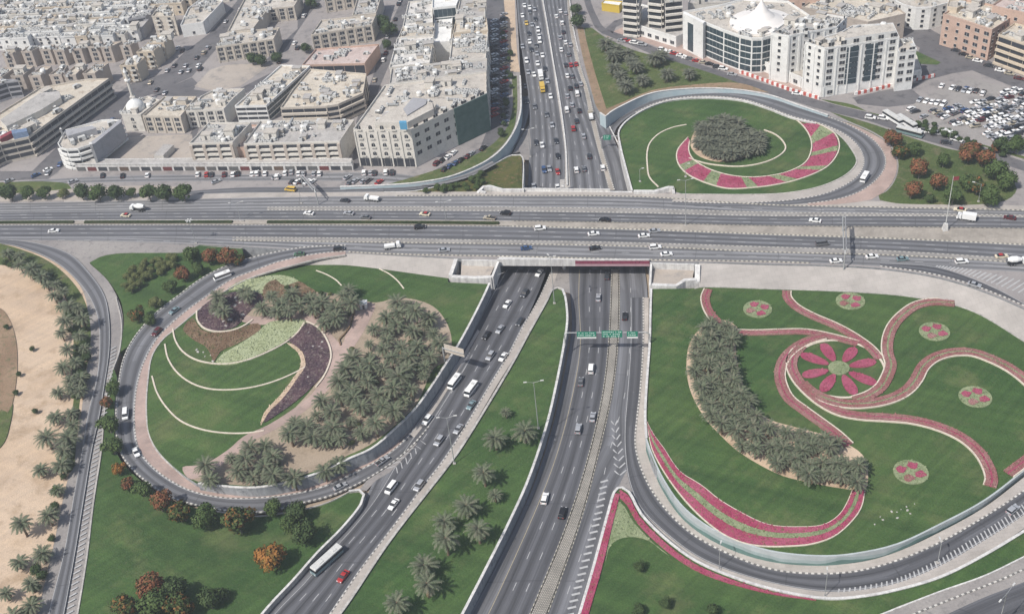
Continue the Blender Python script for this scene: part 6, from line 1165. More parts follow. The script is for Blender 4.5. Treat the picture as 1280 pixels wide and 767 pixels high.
# hut and site barriers
g = G(455, 384); hut = empty('hut', g); tag(hut, 'small white hut on the paved garden plaza', 'hut'); mb = MB(); mb.box(-1.3, 1.3, -1.2, 1.2, -.2, 2.4, 'white_wall'); mb.build('wall', hut); mb = MB(); mb.box(-1.6, 1.6, -1.5, 1.5, 2.4, 2.6, 'white_wall', tx=.85, ty=.85); mb.build('roof', hut); mb = MB(); mb.box(-.4, .4, -1.24, -1.2, 0, 1.9, 'ac_dark'); mb.build('door', hut)
def site_barrier(px, lb):
    p = GW(px); pth = []
    for a, b in zip(p, p[1:]):
        k = max(1, int((b-a).length/1.0)); pth += [a.lerp(b, i/k) for i in range(k)]
    pth.append(p[-1]); tag(strip('site_barrier', pth, .7, 1.5, 'barrier_rw', base=-.1), lb, 'barrier')
site_barrier([(924, 91), (950, 100), (985, 113), (1024, 124.5)], 'red and white barrier line along the service road front of the white building'); site_barrier([(1068, 119), (1100, 112), (1135, 103), (1168, 96)], 'red and white barrier line between white building and car park')
# ================================================================ VEHICLES
flat('car_glass', (.02, .024, .03), .1, 0, .7); flat('tyre', (.02, .02, .02), .85); flat('rim', (.45, .45, .46), .35, .8); flat('lamp_white', (.75, .76, .78), .2); flat('lamp_red', (.35, .02, .02), .3); flat('trim', (.035, .035, .038), .6)
CC_ = dict(white=(.78, .78, .77), silver=(.42, .43, .45), grey=(.17, .175, .185), black=(.022, .022, .025), dark=(.05, .055, .065), red=(.36, .03, .03), blue=(.05, .10, .22), teal=(.22, .31, .33), yellow=(.62, .42, .08), beige=(.48, .43, .34), maroon=(.13, .03, .035), green=(.08, .16, .10), taxi=(.66, .60, .46))
for k, v in CC_.items(): flat('paint_'+k, v, .28, .0 if k in ('white', 'taxi', 'yellow', 'red') else .25, .5)
def prof_solid(prof, w, tumble, mat, name, z_t=None):
    """side profile (x, z) extruded to width w; points above z_t are narrowed by tumble"""
    V = []
    n = len(prof)
    for s in (-1, 1):
        for x, z in prof: V.append((x, s*w/2*(1-(tumble if z_t is not None and z > z_t else 0)), z))
    Fc = [tuple(range(n)), tuple(range(n, 2*n))[::-1]]+[(i, n+i, n+(i+1) % n, (i+1) % n) for i in range(n)]
    me = bpy.data.meshes.new(name); me.from_pydata(V, [], Fc); me.materials.append(M(mat)); bm = bmesh.new(); bm.from_mesh(me); bmesh.ops.recalc_face_normals(bm, faces=bm.faces)
    bmesh.ops.bevel(bm, geom=[q for q in bm.edges if q.calc_length() > .3], offset=.05, segments=2, affect='EDGES'); bm.to_mesh(me); bm.free(); return me
def wheels(xs, r, w, half):
    out = []
    for x in xs:
        for s in (-1, 1):
            mb = MB(); mb.tube((x, s*(half-w), r), (x, s*half, r), r, r, 'tyre', 16); mb.tube((x, s*half, r), (x, s*(half+.012), r), r*.6, r*.5, 'rim', 12); o = mb.build('x'); out.append(('wheel', o.data)); bpy.data.objects.remove(o)
    return out
def boxes(name, L):
    mb = MB()
    for b in L: mb.box(*b)
    o = mb.build('x'); me = o.data; bpy.data.objects.remove(o); return (name, me)
def car_parts(body, cab, roof, w, wx, r=.33, lights=None):
    parts = [('body', prof_solid(body, w, .0, 'paint_white', 'car_body')), ('windows', prof_solid(cab, w*.94, .16, 'car_glass', 'car_windows', cab[0][1]+.05)), ('roof', prof_solid(roof, w*.80, .0, 'paint_white', 'car_roof'))]+wheels(wx, r, .22, w/2+.01)
    x1, x0 = max(p[0] for p in body), min(p[0] for p in body); zl = lights or .68
    for s in (-1, 1):
        y = s*w*.36; parts.append(boxes('headlight', [(x1-.12, x1+.02, y-.22, y+.22, zl-.1, zl+.08, 'lamp_white')])); parts.append(boxes('taillight', [(x0-.02, x0+.1, y-.2, y+.2, zl, zl+.18, 'lamp_red')]))
    return parts
KIND = {}
KIND['saloon'] = car_parts([(-2.3, .28), (-2.32, .85), (-2.2, .98), (-1.35, 1.02), (.95, 1.0), (2.05, .84), (2.28, .68), (2.3, .28)], [(-1.75, .98), (-1.15, 1.38), (-.9, 1.44), (.15, 1.45), (.4, 1.4), (1.15, .97)], [(-1.1, 1.40), (-.85, 1.475), (.12, 1.485), (.35, 1.42)], 1.78, (-1.4, 1.4))
KIND['suv'] = car_parts([(-2.35, .4), (-2.36, 1.05), (-2.25, 1.12), (1.0, 1.12), (2.1, 1.02), (2.33, .85), (2.35, .4)], [(-2.2, 1.1), (-2.0, 1.7), (-1.8, 1.78), (.2, 1.78), (.45, 1.7), (1.15, 1.1)], [(-1.98, 1.72), (-1.75, 1.83), (.18, 1.83), (.4, 1.74)], 1.9, (-1.45, 1.45), .38, .85)
KIND['van'] = car_parts([(-2.6, .4), (-2.62, 1.25), (-2.55, 1.3), (1.8, 1.28), (2.45, 1.05), (2.55, .85), (2.56, .4)], [(-2.55, 1.26), (-2.45, 2.0), (1.0, 2.02), (1.25, 1.95), (1.95, 1.22)], [(-2.5, 1.95), (-2.4, 2.12), (1.0, 2.12), (1.2, 1.98)], 1.95, (-1.6, 1.55), .35, .85)
KIND['pickup'] = car_parts([(-2.6, .45), (-2.6, 1.05), (-.65, 1.05), (-.6, 1.1), (1.15, 1.1), (2.4, 1.0), (2.6, .85), (2.6, .45)], [(-.6, 1.08), (-.5, 1.68), (.35, 1.72), (.6, 1.65), (1.25, 1.08)], [(-.48, 1.68), (-.4, 1.76), (.32, 1.77), (.55, 1.69)], 1.85, (-1.6, 1.6), .38, .85)+[boxes('load_bed', [(-2.5, -.75, -.75, .75, 1.052, 1.08, 'trim')])]
KIND['bus'] = [('body', prof_solid([(-5.8, .4), (-5.82, 1.5), (5.75, 1.5), (5.85, 1.2), (5.85, .4)], 2.5, 0, 'paint_white', 'bus_body')), ('windows', prof_solid([(-5.78, 1.48), (-5.72, 2.5), (5.5, 2.5), (5.72, 1.48)], 2.44, 0, 'car_glass', 'bus_windows')), ('roof_panel', prof_solid([(-5.8, 2.48), (-5.75, 2.95), (5.35, 2.95), (5.55, 2.48)], 2.5, .0, 'ac_white', 'bus_roof')), boxes('roof_hatch', [(-4, -2.6, -.6, .6, 2.95, 3.1, 'ac_white')]), boxes('roof_hatch', [(1.5, 3.2, -.7, .7, 2.95, 3.15, 'ac_white')])]+wheels((-3.6, 3.6), .5, .3, 1.24)+[boxes('headlight', [(5.8, 5.88, -1.1, -.6, .8, 1.05, 'lamp_white')]), boxes('headlight', [(5.8, 5.88, .6, 1.1, .8, 1.05, 'lamp_white')])]
KIND['minibus'] = [('body', prof_solid([(-3.5, .4), (-3.52, 1.3), (3.3, 1.3), (3.5, 1.0), (3.5, .4)], 2.1, 0, 'paint_white', 'bus_body')), ('windows', prof_solid([(-3.48, 1.28), (-3.42, 2.1), (2.7, 2.1), (3.25, 1.28)], 2.04, 0, 'car_glass', 'bus_windows')), ('roof', prof_solid([(-3.5, 2.08), (-3.45, 2.5), (2.55, 2.5), (2.75, 2.08)], 2.1, 0, 'paint_white', 'bus_roof')), boxes('roof_hatch', [(-2, -.8, -.5, .5, 2.5, 2.65, 'ac_white')])]+wheels((-2.1, 2.2), .4, .25, 1.04)
cabp = [('cab', prof_solid([(1.6, .6), (1.6, 2.5), (2.9, 2.5), (3.35, 1.6), (3.4, .6)], 2.2, 0, 'paint_white', 'truck_cab')), boxes('windscreen', [(3.02, 3.3, -.95, .95, 1.65, 2.2, 'car_glass')]), boxes('chassis', [(-3.6, 3.2, -.5, .5, .55, .8, 'trim')])]+wheels((-2.6, -1.4, 2.4), .48, .3, 1.14)
KIND['box_truck'] = cabp+[boxes('cargo_box', [(-3.7, 1.4, -1.15, 1.15, .85, 3.0, 'paint_white')])]
KIND['flat_truck'] = cabp+[boxes('load_bed', [(-3.7, 1.4, -1.15, 1.15, .85, 1.0, 'paint_grey')]), boxes('load', [(-3.3, .9, -.9, .9, 1.003, 1.9, 'paint_white')])]
mb = MB(); mb.tube((-3.9, 0, 2.5), (-2.4, 0, 2.4), .65, 1.2, 'paint_white', 16); mb.tube((-2.4, 0, 2.4), (-.6, 0, 2.3), 1.2, 1.2, 'paint_white', 16); mb.tube((-.6, 0, 2.3), (1.2, 0, 2.1), 1.2, .6, 'paint_white', 16); o = mb.build('x'); dm = o.data; bpy.data.objects.remove(o)
KIND['mixer'] = cabp+[('drum', dm), boxes('chute', [(-4.4, -3.7, -.3, .3, 1.6, 2.9, 'paint_grey')])]
PAINTED = {'body', 'roof', 'cab', 'cargo_box', 'drum', 'load_bed_'}
def joined(kind, col):
    """one mesh with all parts, for vehicles a few pixels long"""
    key = ('j', kind, col)
    if key in KIND: return KIND[key]
    V, Fc, mi, mats = [], [], [], []
    for nm, me in KIND[kind]:
        b = len(V); V += [v.co[:] for v in me.vertices]
        for p in me.polygons:
            mt = me.materials[p.material_index]
            if nm in PAINTED: mt = M('paint_white' if (col == 'taxi' and nm == 'x') else 'paint_'+col) if not (col == 'taxi' and nm == 'roof') else M('paint_red')
            if mt not in mats: mats.append(mt)
            Fc.append(tuple(i+b for i in p.vertices)); mi.append(mats.index(mt))
    me = bpy.data.meshes.new('vehicle'); me.from_pydata(V, [], Fc)
    for q in mats: me.materials.append(q)
    me.polygons.foreach_set('material_index', mi); KIND[key] = me; return me
WORD = dict(saloon='saloon', suv='off-roader', van='van', pickup='pickup truck', bus='coach', minibus='minibus', box_truck='box truck', flat_truck='flatbed truck', mixer='concrete mixer truck')
CAT = dict(saloon='car', suv='car', van='van', pickup='pickup', bus='bus', minibus='bus', box_truck='truck', flat_truck='truck', mixer='truck')
NAME = dict(saloon='saloon_car', suv='off_road_car', van='van', pickup='pickup_truck', bus='coach', minibus='minibus', box_truck='box_truck', flat_truck='flatbed_truck', mixer='concrete_mixer_truck')
CNT = {}
def vehicle(p, ang, kind, col, label, group, full=True):
    if full:
        e = empty(NAME[kind], p, ang)
        for nm, me in KIND[kind]:
            o = bpy.data.objects.new(nm, me); COL.objects.link(o); o.parent = e
            if nm in PAINTED:
                mt = M('paint_'+col)
                if col == 'taxi' and nm == 'roof': mt = M('paint_red')
                o.material_slots[0].link = 'OBJECT'; o.material_slots[0].material = mt
    else:
        e = bpy.data.objects.new(NAME[kind], joined(kind, col)); COL.objects.link(e); e.location = p; e.rotation_euler = (0, 0, ang)
    CNT[kind] = CNT.get(kind, 0)+1; return tag(e, label, CAT[kind], group)
def fleet(place, group, items, dirn, full=True, ordinal='from the bridge'):
    """items: (x, y, kind, colour[, dx, dy]) on one road, in order; label = colour kind place + ordinal among its likes"""
    seen = {}; tot = {}
    for it in items: tot[(it[2], it[3])] = tot.get((it[2], it[3]), 0)+1
    for it in items:
        x, y, k, col = it[:4]; dd = it[4:6] if len(it) > 4 else dirn(x, y); g = G(x, y)
        gz = g.z+.55; g2 = P(x, y, gz); g = Vector((g2.x, g2.y, drop(g2.x, g2.y, g.z, g.z+3.5)))
        q = P(x+dd[0], y+dd[1], g.z); a = math.atan2(q.y-g.y, q.x-g.x); key = (k, col); seen[key] = seen.get(key, 0)+1
        w = WORD[k] if col != 'taxi' else 'red roofed taxi'; cw = {'taxi': 'cream', 'dark': 'dark grey', 'grey': 'mid grey'}.get(col, col)
        lb = '%s %s %s' % (cw, w, place) if tot[key] == 1 else '%s %s %s, %s such %s' % (cw, w, place, nth(seen[key]-1), ordinal)
        vehicle(g, a, k, col, lb, group, full)
W_ = lambda x, y: (-10, .1); E_ = lambda x, y: (10, .15+max(0, (x-640)/640*.4))
fleet('westbound on the cross highway', 'westbound traffic on the cross highway', [(157, 269, 'saloon', 'taxi'), (172, 261.5, 'mixer', 'white'), (363, 237, 'van', 'yellow'), (386, 266.5, 'saloon', 'white'), (431, 250.5, 'saloon', 'dark'), (436, 266.5, 'saloon', 'silver'), (457, 271.5, 'saloon', 'grey'), (465, 249, 'flat_truck', 'white'), (480, 239.5, 'saloon', 'white'), (531, 267.5, 'saloon', 'taxi'), (612, 272.5, 'pickup', 'beige'), (632, 266.5, 'suv', 'black'), (756, 274.5, 'saloon', 'black'), (1019, 275.5, 'saloon', 'white'), (1200, 262, 'saloon', 'taxi'), (1207, 273, 'box_truck', 'white'), (1262, 272, 'saloon', 'maroon')], W_, ordinal='from the west')
fleet('eastbound on the cross highway', 'eastbound traffic on the cross highway', [(67, 288.5, 'saloon', 'white'), (424, 311, 'suv', 'dark'), (491, 308.5, 'flat_truck', 'white'), (525, 284, 'suv', 'black'), (555, 312.5, 'saloon', 'silver'), (658, 310, 'saloon', 'blue'), (675, 285.5, 'suv', 'white'), (742, 292, 'saloon', 'white'), (744, 310, 'saloon', 'black'), (805, 294.5, 'saloon', 'white'), (818, 288.5, 'saloon', 'silver'), (819, 309, 'suv', 'white'), (833, 317.5, 'saloon', 'white'), (1028, 304.5, 'van', 'grey'), (1045, 326, 'saloon', 'white'), (1090, 320.5, 'saloon', 'white'), (1128, 323.5, 'saloon', 'teal'), (1202, 327, 'suv', 'white'), (1252, 320, 'saloon', 'taxi'), (1272, 328.5, 'mixer', 'white'), (1218, 355.5, 'saloon', 'silver', 9, 4.2)], E_, ordinal='from the west')
LCd = lambda x, y: (-10*.62, 10)
fleet('on the slanting carriageway', 'traffic on the slanting carriageway', [(674, 341, 'saloon', 'white'), (656, 367, 'suv', 'dark'), (634, 380, 'saloon', 'white'), (650, 402, 'saloon', 'dark'), (625, 411.5, 'saloon', 'silver'), (608, 419, 'saloon', 'black'), (613, 445, 'suv', 'silver'), (629, 446, 'saloon', 'white'), (568, 478.5, 'minibus', 'white'), (589, 487.5, 'minibus', 'white'), (589, 506, 'saloon', 'teal'), (534, 525, 'suv', 'white'), (573, 536, 'saloon', 'silver'), (549, 551, 'suv', 'silver'), (524, 607, 'suv', 'silver'), (489, 610, 'van', 'white'), (492, 630, 'saloon', 'white'), (409, 702, 'bus', 'teal', -7, 8.2), (429, 720, 'saloon', 'red')], LCd)
fleet('on the loop ramp by the palm grove', 'traffic on the loop ramp', [(374, 317.5, 'saloon', 'green', -10, 2), (278, 346, 'minibus', 'white', -10, 5.5), (218, 388, 'saloon', 'teal', -9, 8), (196, 415, 'suv', 'maroon', -6.5, 8.5), (157, 518, 'van', 'white', 0, 10), (170, 565, 'saloon', 'white', 4, 9), (425, 608, 'saloon', 'silver', 10, -3.5), (478, 576, 'pickup', 'silver', 10, -5.5)], None)
RCd = lambda x, y: (1.0+max(0, y-440)*.012, -10)
fleet('on the straight lower carriageway', 'traffic on the straight lower carriageway', [(759, 345, 'saloon', 'dark'), (748, 372, 'saloon', 'silver'), (781, 395, 'saloon', 'black'), (739, 461, 'van', 'white'), (726, 477, 'saloon', 'grey'), (741, 521, 'saloon', 'silver'), (723, 536, 'suv', 'silver'), (681, 623, 'suv', 'white'), (703, 641, 'suv', 'black')], RCd)
fleet('on the ramp below the mural wall', None, [(1266, 637, 'suv', 'silver', 8, -5.5)], None)
fleet('rounding the upper loop', None, [(1081, 222.5, 'minibus', 'white', 4.5, -6)], None)
nd = lambda x, y: (2.0 if y > 90 else 1.7, 10)
rr = random.Random(5)
nw = [(655.5, 7, 'saloon', 'white'), (662, 9.5, 'saloon', 'white'), (668, 12, 'saloon', 'silver'), (653, 19.5, 'saloon', 'white'), (658, 29, 'saloon', 'yellow'), (665, 31, 'saloon', 'silver'), (672.5, 37.5, 'suv', 'white'), (674, 45.5, 'saloon', 'white'), (662, 52, 'saloon', 'white'), (674.5, 51.5, 'suv', 'white'), (661, 42, 'saloon', 'dark'), (653, 58, 'saloon', 'silver'), (671, 67, 'saloon', 'silver'), (678, 69, 'saloon', 'white'), (658, 76, 'suv', 'white'), (672, 79, 'saloon', 'white'), (681, 86, 'saloon', 'dark'), (667.5, 93, 'saloon', 'white'), (676, 96, 'box_truck', 'white'), (678, 111.5, 'box_truck', 'yellow'), (688, 120, 'saloon', 'white'), (657, 108, 'saloon', 'white'), (658, 126, 'saloon', 'dark'), (683, 143, 'saloon', 'grey'), (682.5, 144, 'saloon', 'black'), (670, 178, 'saloon', 'dark'), (695, 176, 'saloon', 'dark'), (677.5, 181, 'saloon', 'white'), (697, 195, 'saloon', 'black'), (680, 212.5, 'suv', 'blue'), (686.5, 210.5, 'saloon', 'silver'), (697, 214.5, 'saloon', 'red'), (697, 234, 'saloon', 'white'), (667, 233, 'saloon', 'silver'), (662, 15, 'saloon', 'grey'), (669, 24, 'saloon', 'dark'), (664, 62, 'saloon', 'dark'), (670, 57, 'saloon', 'grey'), (660, 90, 'saloon', 'silver'), (684, 101, 'saloon', 'silver'), (668, 133, 'saloon', 'grey'), (690, 156, 'saloon', 'silver')]
fleet('heading bridgewards on the far highway', 'far highway traffic towards the bridge', nw[:24]+nw[25:], nd, False, 'from the far end')
ne = [(700.5, 14, 'saloon', 'white'), (707, 17, 'saloon', 'silver'), (695.5, 20.5, 'saloon', 'white'), (702.5, 29, 'suv', 'white'), (707, 53, 'saloon', 'white'), (713, 56, 'saloon', 'silver'), (701.5, 62, 'saloon', 'white'), (707, 81, 'saloon', 'dark'), (713.5, 81, 'saloon', 'red'), (720, 80, 'saloon', 'red'), (709, 94.5, 'saloon', 'white'), (726, 105, 'saloon', 'silver'), (712.5, 110, 'saloon', 'black'), (720, 107, 'saloon', 'dark'), (721.5, 117.5, 'van', 'white'), (715, 131, 'saloon', 'silver'), (708.5, 137.5, 'van', 'white'), (720.5, 151, 'saloon', 'dark'), (716.5, 160.5, 'suv', 'red'), (729.5, 170, 'saloon', 'silver'), (736.5, 195, 'saloon', 'dark'), (720.5, 212.5, 'suv', 'white'), (730, 211, 'saloon', 'grey'), (753.5, 210, 'suv', 'white'), (704, 40, 'saloon', 'dark'), (711, 68, 'saloon', 'grey'), (700, 47, 'saloon', 'silver'), (715, 95, 'saloon', 'grey'), (724, 138, 'saloon', 'black'), (709, 120, 'saloon', 'silver')]
fleet('heading away on the far highway', 'far highway traffic away from the bridge', ne, lambda x, y: (-2.2, -10), False, 'from the far end')
fleet('on the slip lane below the brown border', None, [(738.5, 145.5, 'flat_truck', 'beige')], lambda x, y: (-2.4, -10), False)
# parked cars
def pick(): return rr.choice(['white']*6+['silver']*4+['grey', 'dark', 'dark', 'black', 'black', 'red', 'blue', 'beige', 'maroon'])
def parked(place, group, pts, d, ordinal, kinds=('saloon', 'saloon', 'saloon', 'suv'), col=None):
    fleet(place, group, [(x, y, rr.choice(kinds), col or pick()) for x, y in pts], lambda x, y: d, False, ordinal)
sv = [(128, 219), (153, 219.5), (184, 219), (247, 218), (258, 218), (264, 218), (280, 218), (291, 218), (297, 217), (315, 217.5), (321, 217), (331, 217), (346, 221), (356, 216.5), (364, 215), (373, 217), (379, 217), (392, 217), (399, 217)]
parked('parked before the shop arcade', 'cars parked before the arcade', sv, (1, -4), 'from the west')
parked('in the service road island bay', 'cars parked in the island bay', [(366, 227), (372, 227), (378, 226.5), (384, 227), (390, 227), (434, 221.5), (438, 228), (444, 226), (455, 226), (460, 225.5), (474, 227.5)], (4, -1.4), 'from the west')
parked('parked before the arched corner block', 'cars parked before the corner block', [(455, 216), (463, 216), (468, 216), (482, 215.5), (490, 215.5)], (.6, -4), 'from the west')
parked('parked under the green net', 'cars parked under the green net', [(546, 204), (553, 200), (560, 196), (567, 191), (556, 211), (562, 207.5), (570, 203.5), (576, 200), (585, 195), (589, 192), (604, 185)], (4, -2.4), 'from the west')
parked('driving on the western service road', 'cars on the western service road', [(11, 226), (45, 219), (60, 212), (91, 227), (270, 227), (345, 221.5)], (5, -.6), 'from the west')
parked('in the shaded parking, wall side', 'shaded parking, wall side', [(618+.02*i, 26+6.2*i) for i in range(20)], (5, -.8), 'from the far end', col=None)
parked('in the shaded parking, open side', 'shaded parking, open side', [(630+(.5 if i > 6 else 0), 18+5.6*i) for i in range(25)], (5, -.8), 'from the far end')
parked('parked beside the triangle lawn', 'cars along the triangle lawn', [(777, 51), (783, 50.5), (792, 53), (794, 54), (803, 56), (811, 44.5), (830, 50), (828, 62.5), (838, 65), (843, 67), (851, 69.5), (858, 72.5), (863, 73.5), (871, 76), (879, 78), (887, 80), (897, 84), (904, 86), (915, 93), (996, 117)], (5, 1.9), 'from the far end')
parked('parked by the pink apartment block', 'cars by the pink block', [(1195, 63), (1205, 68), (1213, 72), (1222, 76), (1250, 88), (1262, 92), (1274, 98), (1236, 82)], (5, 2.3), 'from the far end')
rows = [('lowest row of the car park', (1139, 138), (1162, 151), 0), ('second row of the car park', (1166, 139), (1206, 162), 0), ('third row of the car park', (1190, 135.5), (1268, 184), 0), ('fourth row of the car park', (1213, 131), (1284, 172), 0), ('fifth row of the car park', (1233, 127), (1296, 162), 0), ('sixth row of the car park', (1249, 121.5), (1300, 148), 0), ('innermost row of the car park', (1262, 115), (1300, 133), 0), ('short entrance row of the car park', (1150, 126), (1188, 133), 0), ('top row of the car park', (1162, 106), (1240, 120), 0), ('upper middle row of the car park', (1206, 112), (1240, 119), 0)]
CARPAL = ['white']*10+['silver']*5+['grey', 'grey', 'grey', 'dark', 'dark', 'dark', 'black', 'black', 'beige', 'blue', 'maroon']
for nm, a, b, k in rows:
    a, b = P(*a, C8), P(*b, C8); t = (b-a).normalized(); nr = Vector((-t.y, t.x, 0)); n = int((b-a).length/2.6); its = []
    for i in range(n):
        for s in ((-1, 1) if nm[:5] in ('third', 'fourt', 'fifth', 'sixth', 'inner') else (0,)):
            if rr.random() < (.10 if 'top' not in nm else .45): continue
            w = a+t*(2.6*i)+nr*(s*2.45)+Vector((rr.gauss(0, .12), rr.gauss(0, .25), .55)); q = proj(w); q2 = proj(w+nr*rr.choice((-4, 4))); its.append((q[0], q[1], rr.choice(('saloon', 'saloon', 'saloon', 'suv')), rr.choice(CARPAL), q2[0]-q[0], q2[1]-q[1]))
    fleet('in the '+nm, 'cars in the '+nm, its, None, False, 'from its west')
fleet('waiting beside the dark red tree', 'coaches on the car park road', [(1116, 149.5, 'bus', 'white', 9, 7), (1133, 155, 'bus', 'white', 9, 7), (1137, 167, 'bus', 'teal', 10, 4)], lambda x, y: (9, 4.6), True, 'from the west')
parked('on the road below the car park', 'cars below the car park', [(1088, 147), (1104, 148), (1150, 164), (1157, 163.5), (1164, 165), (1171, 167), (1183, 178)], (5, 2), 'from the west')
parked('on the diagonal city street', 'cars on the diagonal city street', [(222, 60), (228, 63), (209, 88), (218, 82), (226, 90), (232, 82), (236, 88), (248, 82), (250, 86), (246, 72), (255, 66), (260, 60), (206, 116), (188, 103), (196, 112), (282, 27), (304, 8), (300, 12), (160, 140), (140, 150), (60, 216), (75, 205), (368, 54), (372, 60), (345, 70), (350, 77), (380, 20), (397, 6)], (4, -5), 'counting along it')
parked('in the street between flat blocks', 'cars between the flat roofed blocks', [(482, 66), (498, 5), (500, 1), (494, 24), (484, 46), (479, 75), (468, 100), (462, 128), (452, 160)], (2, -6), 'from the far end')
fleet('on the road below the car park', None, [(1187, 168.5, 'minibus', 'white'), (1196, 175, 'pickup', 'white')], lambda x, y: (6, 3), False)
# ================================================================ LAMPS, SIGNS
def lamp(x, y, h, label, arms=2, L=2.4, cat='street lamp', name='street_lamp', ang=0, tx=None):
    g = G(x, y); e = empty(name, g, ang); tag(e, label, cat); mb = MB(); mb.tube((0, 0, -.3), (0, 0, h), .17 if h > 12 else .11, .08, 'steel_', 10); mb.build('pole', e); mb = MB(); mb.box(-.45, .45, -.45, .45, -.2, .35, 'concrete'); mb.build('base', e)
    for k in range(arms):
        a = 2*math.pi*k/arms; d = Vector((math.cos(a), math.sin(a), 0)); mb = MB(); mb.tube((0, 0, h-.25), d*L+Vector((0, 0, h+.35)), .06, .05, 'steel_', 6); mb.build('arm', e)
        mb = MB(); p = d*L+Vector((0, 0, h+.35)); mb.box(-.55, .55, -.2, .2, -.1, .1, 'ac_white', Matrix.Translation(p+d*.3) @ Matrix.Rotation(a, 4, 'Z')); mb.build('lantern', e)
lamp(568, 579, 20, 'tall lamp post on the kerb between slanting carriageway and wedge lawn'); lamp(673, 535, 20, 'tall lamp post on the wedge lawn beside the first palm'); lamp(693, 379, 21, 'tall lamp post at the tip of the green wedge', 3, 1.2); lamp(857, 282, 21, 'tall lamp post in the highway median east of the bridge'); lamp(558, 278, 10, 'short lamp post in the highway median west of the bridge')
lamp(899, 711, 9, 'small lamp on the white wall of the curved ramp, nearer the nose', 1, 1.8, ang=1.2); lamp(1031, 745, 9, 'small lamp on the white wall at the bottom of the curved ramp', 1, 1.8, ang=1.3); lamp(1172, 703, 8, 'small lamp beside the ramp hatching', 1, 1.4, ang=1.5); lamp(1246, 790, 16, 'large double armed lamp in the bottom right corner', 2, 3.2, ang=.7)
lamp(245, 304, 11, 'lamp mast with round floodlight head above the access road verge', 6, .7); lamp(301, 276, 9, 'lamp post at the gap of the western median hedge'); lamp(377, 254, 9, 'lamp post by the overhead sign west of the bridge'); lamp(1223, 252, 8, 'white curved lamp post by the eastern lawn', 1, 2.6, ang=2.6); lamp(800, 227, 6, 'short lamp on the west of the round upper lawn', 1, 1); lamp(857, 221, 6, 'short lamp beside the red ring bed', 1, 1); lamp(663, 196, 14, 'lamp post on the shoulder by the planted slope', 2, 2); lamp(1186, 180, 8, 'lamp post at the lower edge of the car park road', 1, 1.6); lamp(990, 92, 8, 'lamp post on the pink pavement before the podium', 1, 1.5); lamp(865, 62, 8, 'lamp post on the pink pavement before the glass office', 1, 1.5)
g = G(1181, 288); e = empty('flag_pole', g); tag(e, 'tall flag pole with a red and white flag in the highway median', 'flag pole'); mb = MB(); mb.tube((0, 0, -.2), (0, 0, 24), .2, .08, 'ac_white', 10); mb.build('pole', e); mb = MB(); mb.box(.1, 2.2, -.03, .03, 22, 23.6, 'sign_red'); mb.build('flag', e); mb = MB(); mb.box(-1, 1, -1, 1, -.2, 3.2, 'white_concrete', tx=.6, ty=.6); mb.build('base', e)
# green gantry over the straight carriageway
flat('sign_green', (.015, .20, .125), .5); flat('sign_text', (.60, .72, .68), .6)
def gantry(name, label, a, b, h, panels, truss=False, back=False):
    """a, b: ground points of the posts; panels: (t0, t1, z0, z1, material, text)"""
    c = (a+b)/2; zb = (a.z+b.z)/2; e = empty(name, (c.x, c.y, zb)); tag(e, label, 'sign gantry'); L = (b-a).length; T = Matrix.Rotation(math.atan2(b.y-a.y, b.x-a.x), 4, 'Z')
    for s, q in ((-1, a), (1, b)):
        mb = MB(); mb.tube(T @ Vector((s*L/2, 0, q.z-zb-.3)), T @ Vector((s*L/2*.995, 0, h-.9)), .28, .22, 'steel_', 10); mb.tube(T @ Vector((s*L/2*.995, 0, h-.9)), T @ Vector((s*(L/2-1.2), 0, h)), .22, .2, 'steel_', 10); mb.build('post', e)
    mb = MB()
    for dy in ((-.5, .5) if truss else (0,)): mb.tube(T @ Vector((-L/2+1.1, dy, h)), T @ Vector((L/2-1.1, dy, h)), .2, .2, 'steel_', 8)
    mb.build('beam', e)
    for t0, t1, z0, z1, mt, kind in panels:
        x0, x1 = -L/2+L*t0, -L/2+L*t1; mb = MB(); mb.box(x0, x1, -.42, -.3, z0, z1, mt, T); o = mb.build('sign_panel', e)
        if kind:
            rr2 = random.Random(int(t0*100)); row = z1-.55
            while row > z0+.35:
                x = x0+.4
                while x < x1-.6:
                    w = rr2.uniform(.25, .7); 
                    if x+w < x1-.3: mb = MB(); mb.box(x, x+w, -.44, -.425, row-.28*rr2.uniform(.6, 1), row+.12, 'sign_text', T); mb.build('letter', o)
                    x += w+rr2.choice((.14, .18, .6))
                row -= .95
    return e
a, b = P(706.5, 431, 4.5), P(812.5, 428.5, 5.2); gantry('sign_gantry', 'overhead gantry with three green road signs across the straight carriageway', a, b, 5.2, [(.15, .375, 3.6, 5.9, 'sign_green', 1), (.15, .375, 2.85, 3.55, 'white_wall', 0), (.44, .68, 3.3, 6.3, 'sign_green', 1), (.735, .86, 3.6, 5.9, 'sign_green', 1), (.735, .86, 2.85, 3.55, 'white_wall', 0)])
# cantilever sign seen from behind, over the slanting carriageway
g = P(556, 452, 5); e = empty('cantilever_sign', g); tag(e, 'large sign board seen from behind, reaching over the merging lane', 'road sign'); q = P(570, 439, 11.5)-g; d = Vector((q.x, q.y, 0)).normalized()
mb = MB(); mb.tube((0, 0, -.3), (0, 0, 6.6), .3, .25, 'steel_', 10); mb.build('post', e); T = Matrix.Rotation(math.atan2(d.y, d.x), 4, 'Z'); mb = MB(); mb.tube((0, 0, 6.3), d*8.5+Vector((0, 0, 6.3)), .2, .18, 'steel_', 8); mb.build('arm', e)
mb = MB(); mb.box(.6, 8.6, .25, .35, 4.6, 8.2, 'beige_wall', T); o = mb.build('sign_panel', e)
for k in range(5): mb = MB(); mb.box(.6, 8.6, .16, .25, 4.9+k*.72, 5.05+k*.72, 'brown_wall', T); mb.build('stiffener', o)
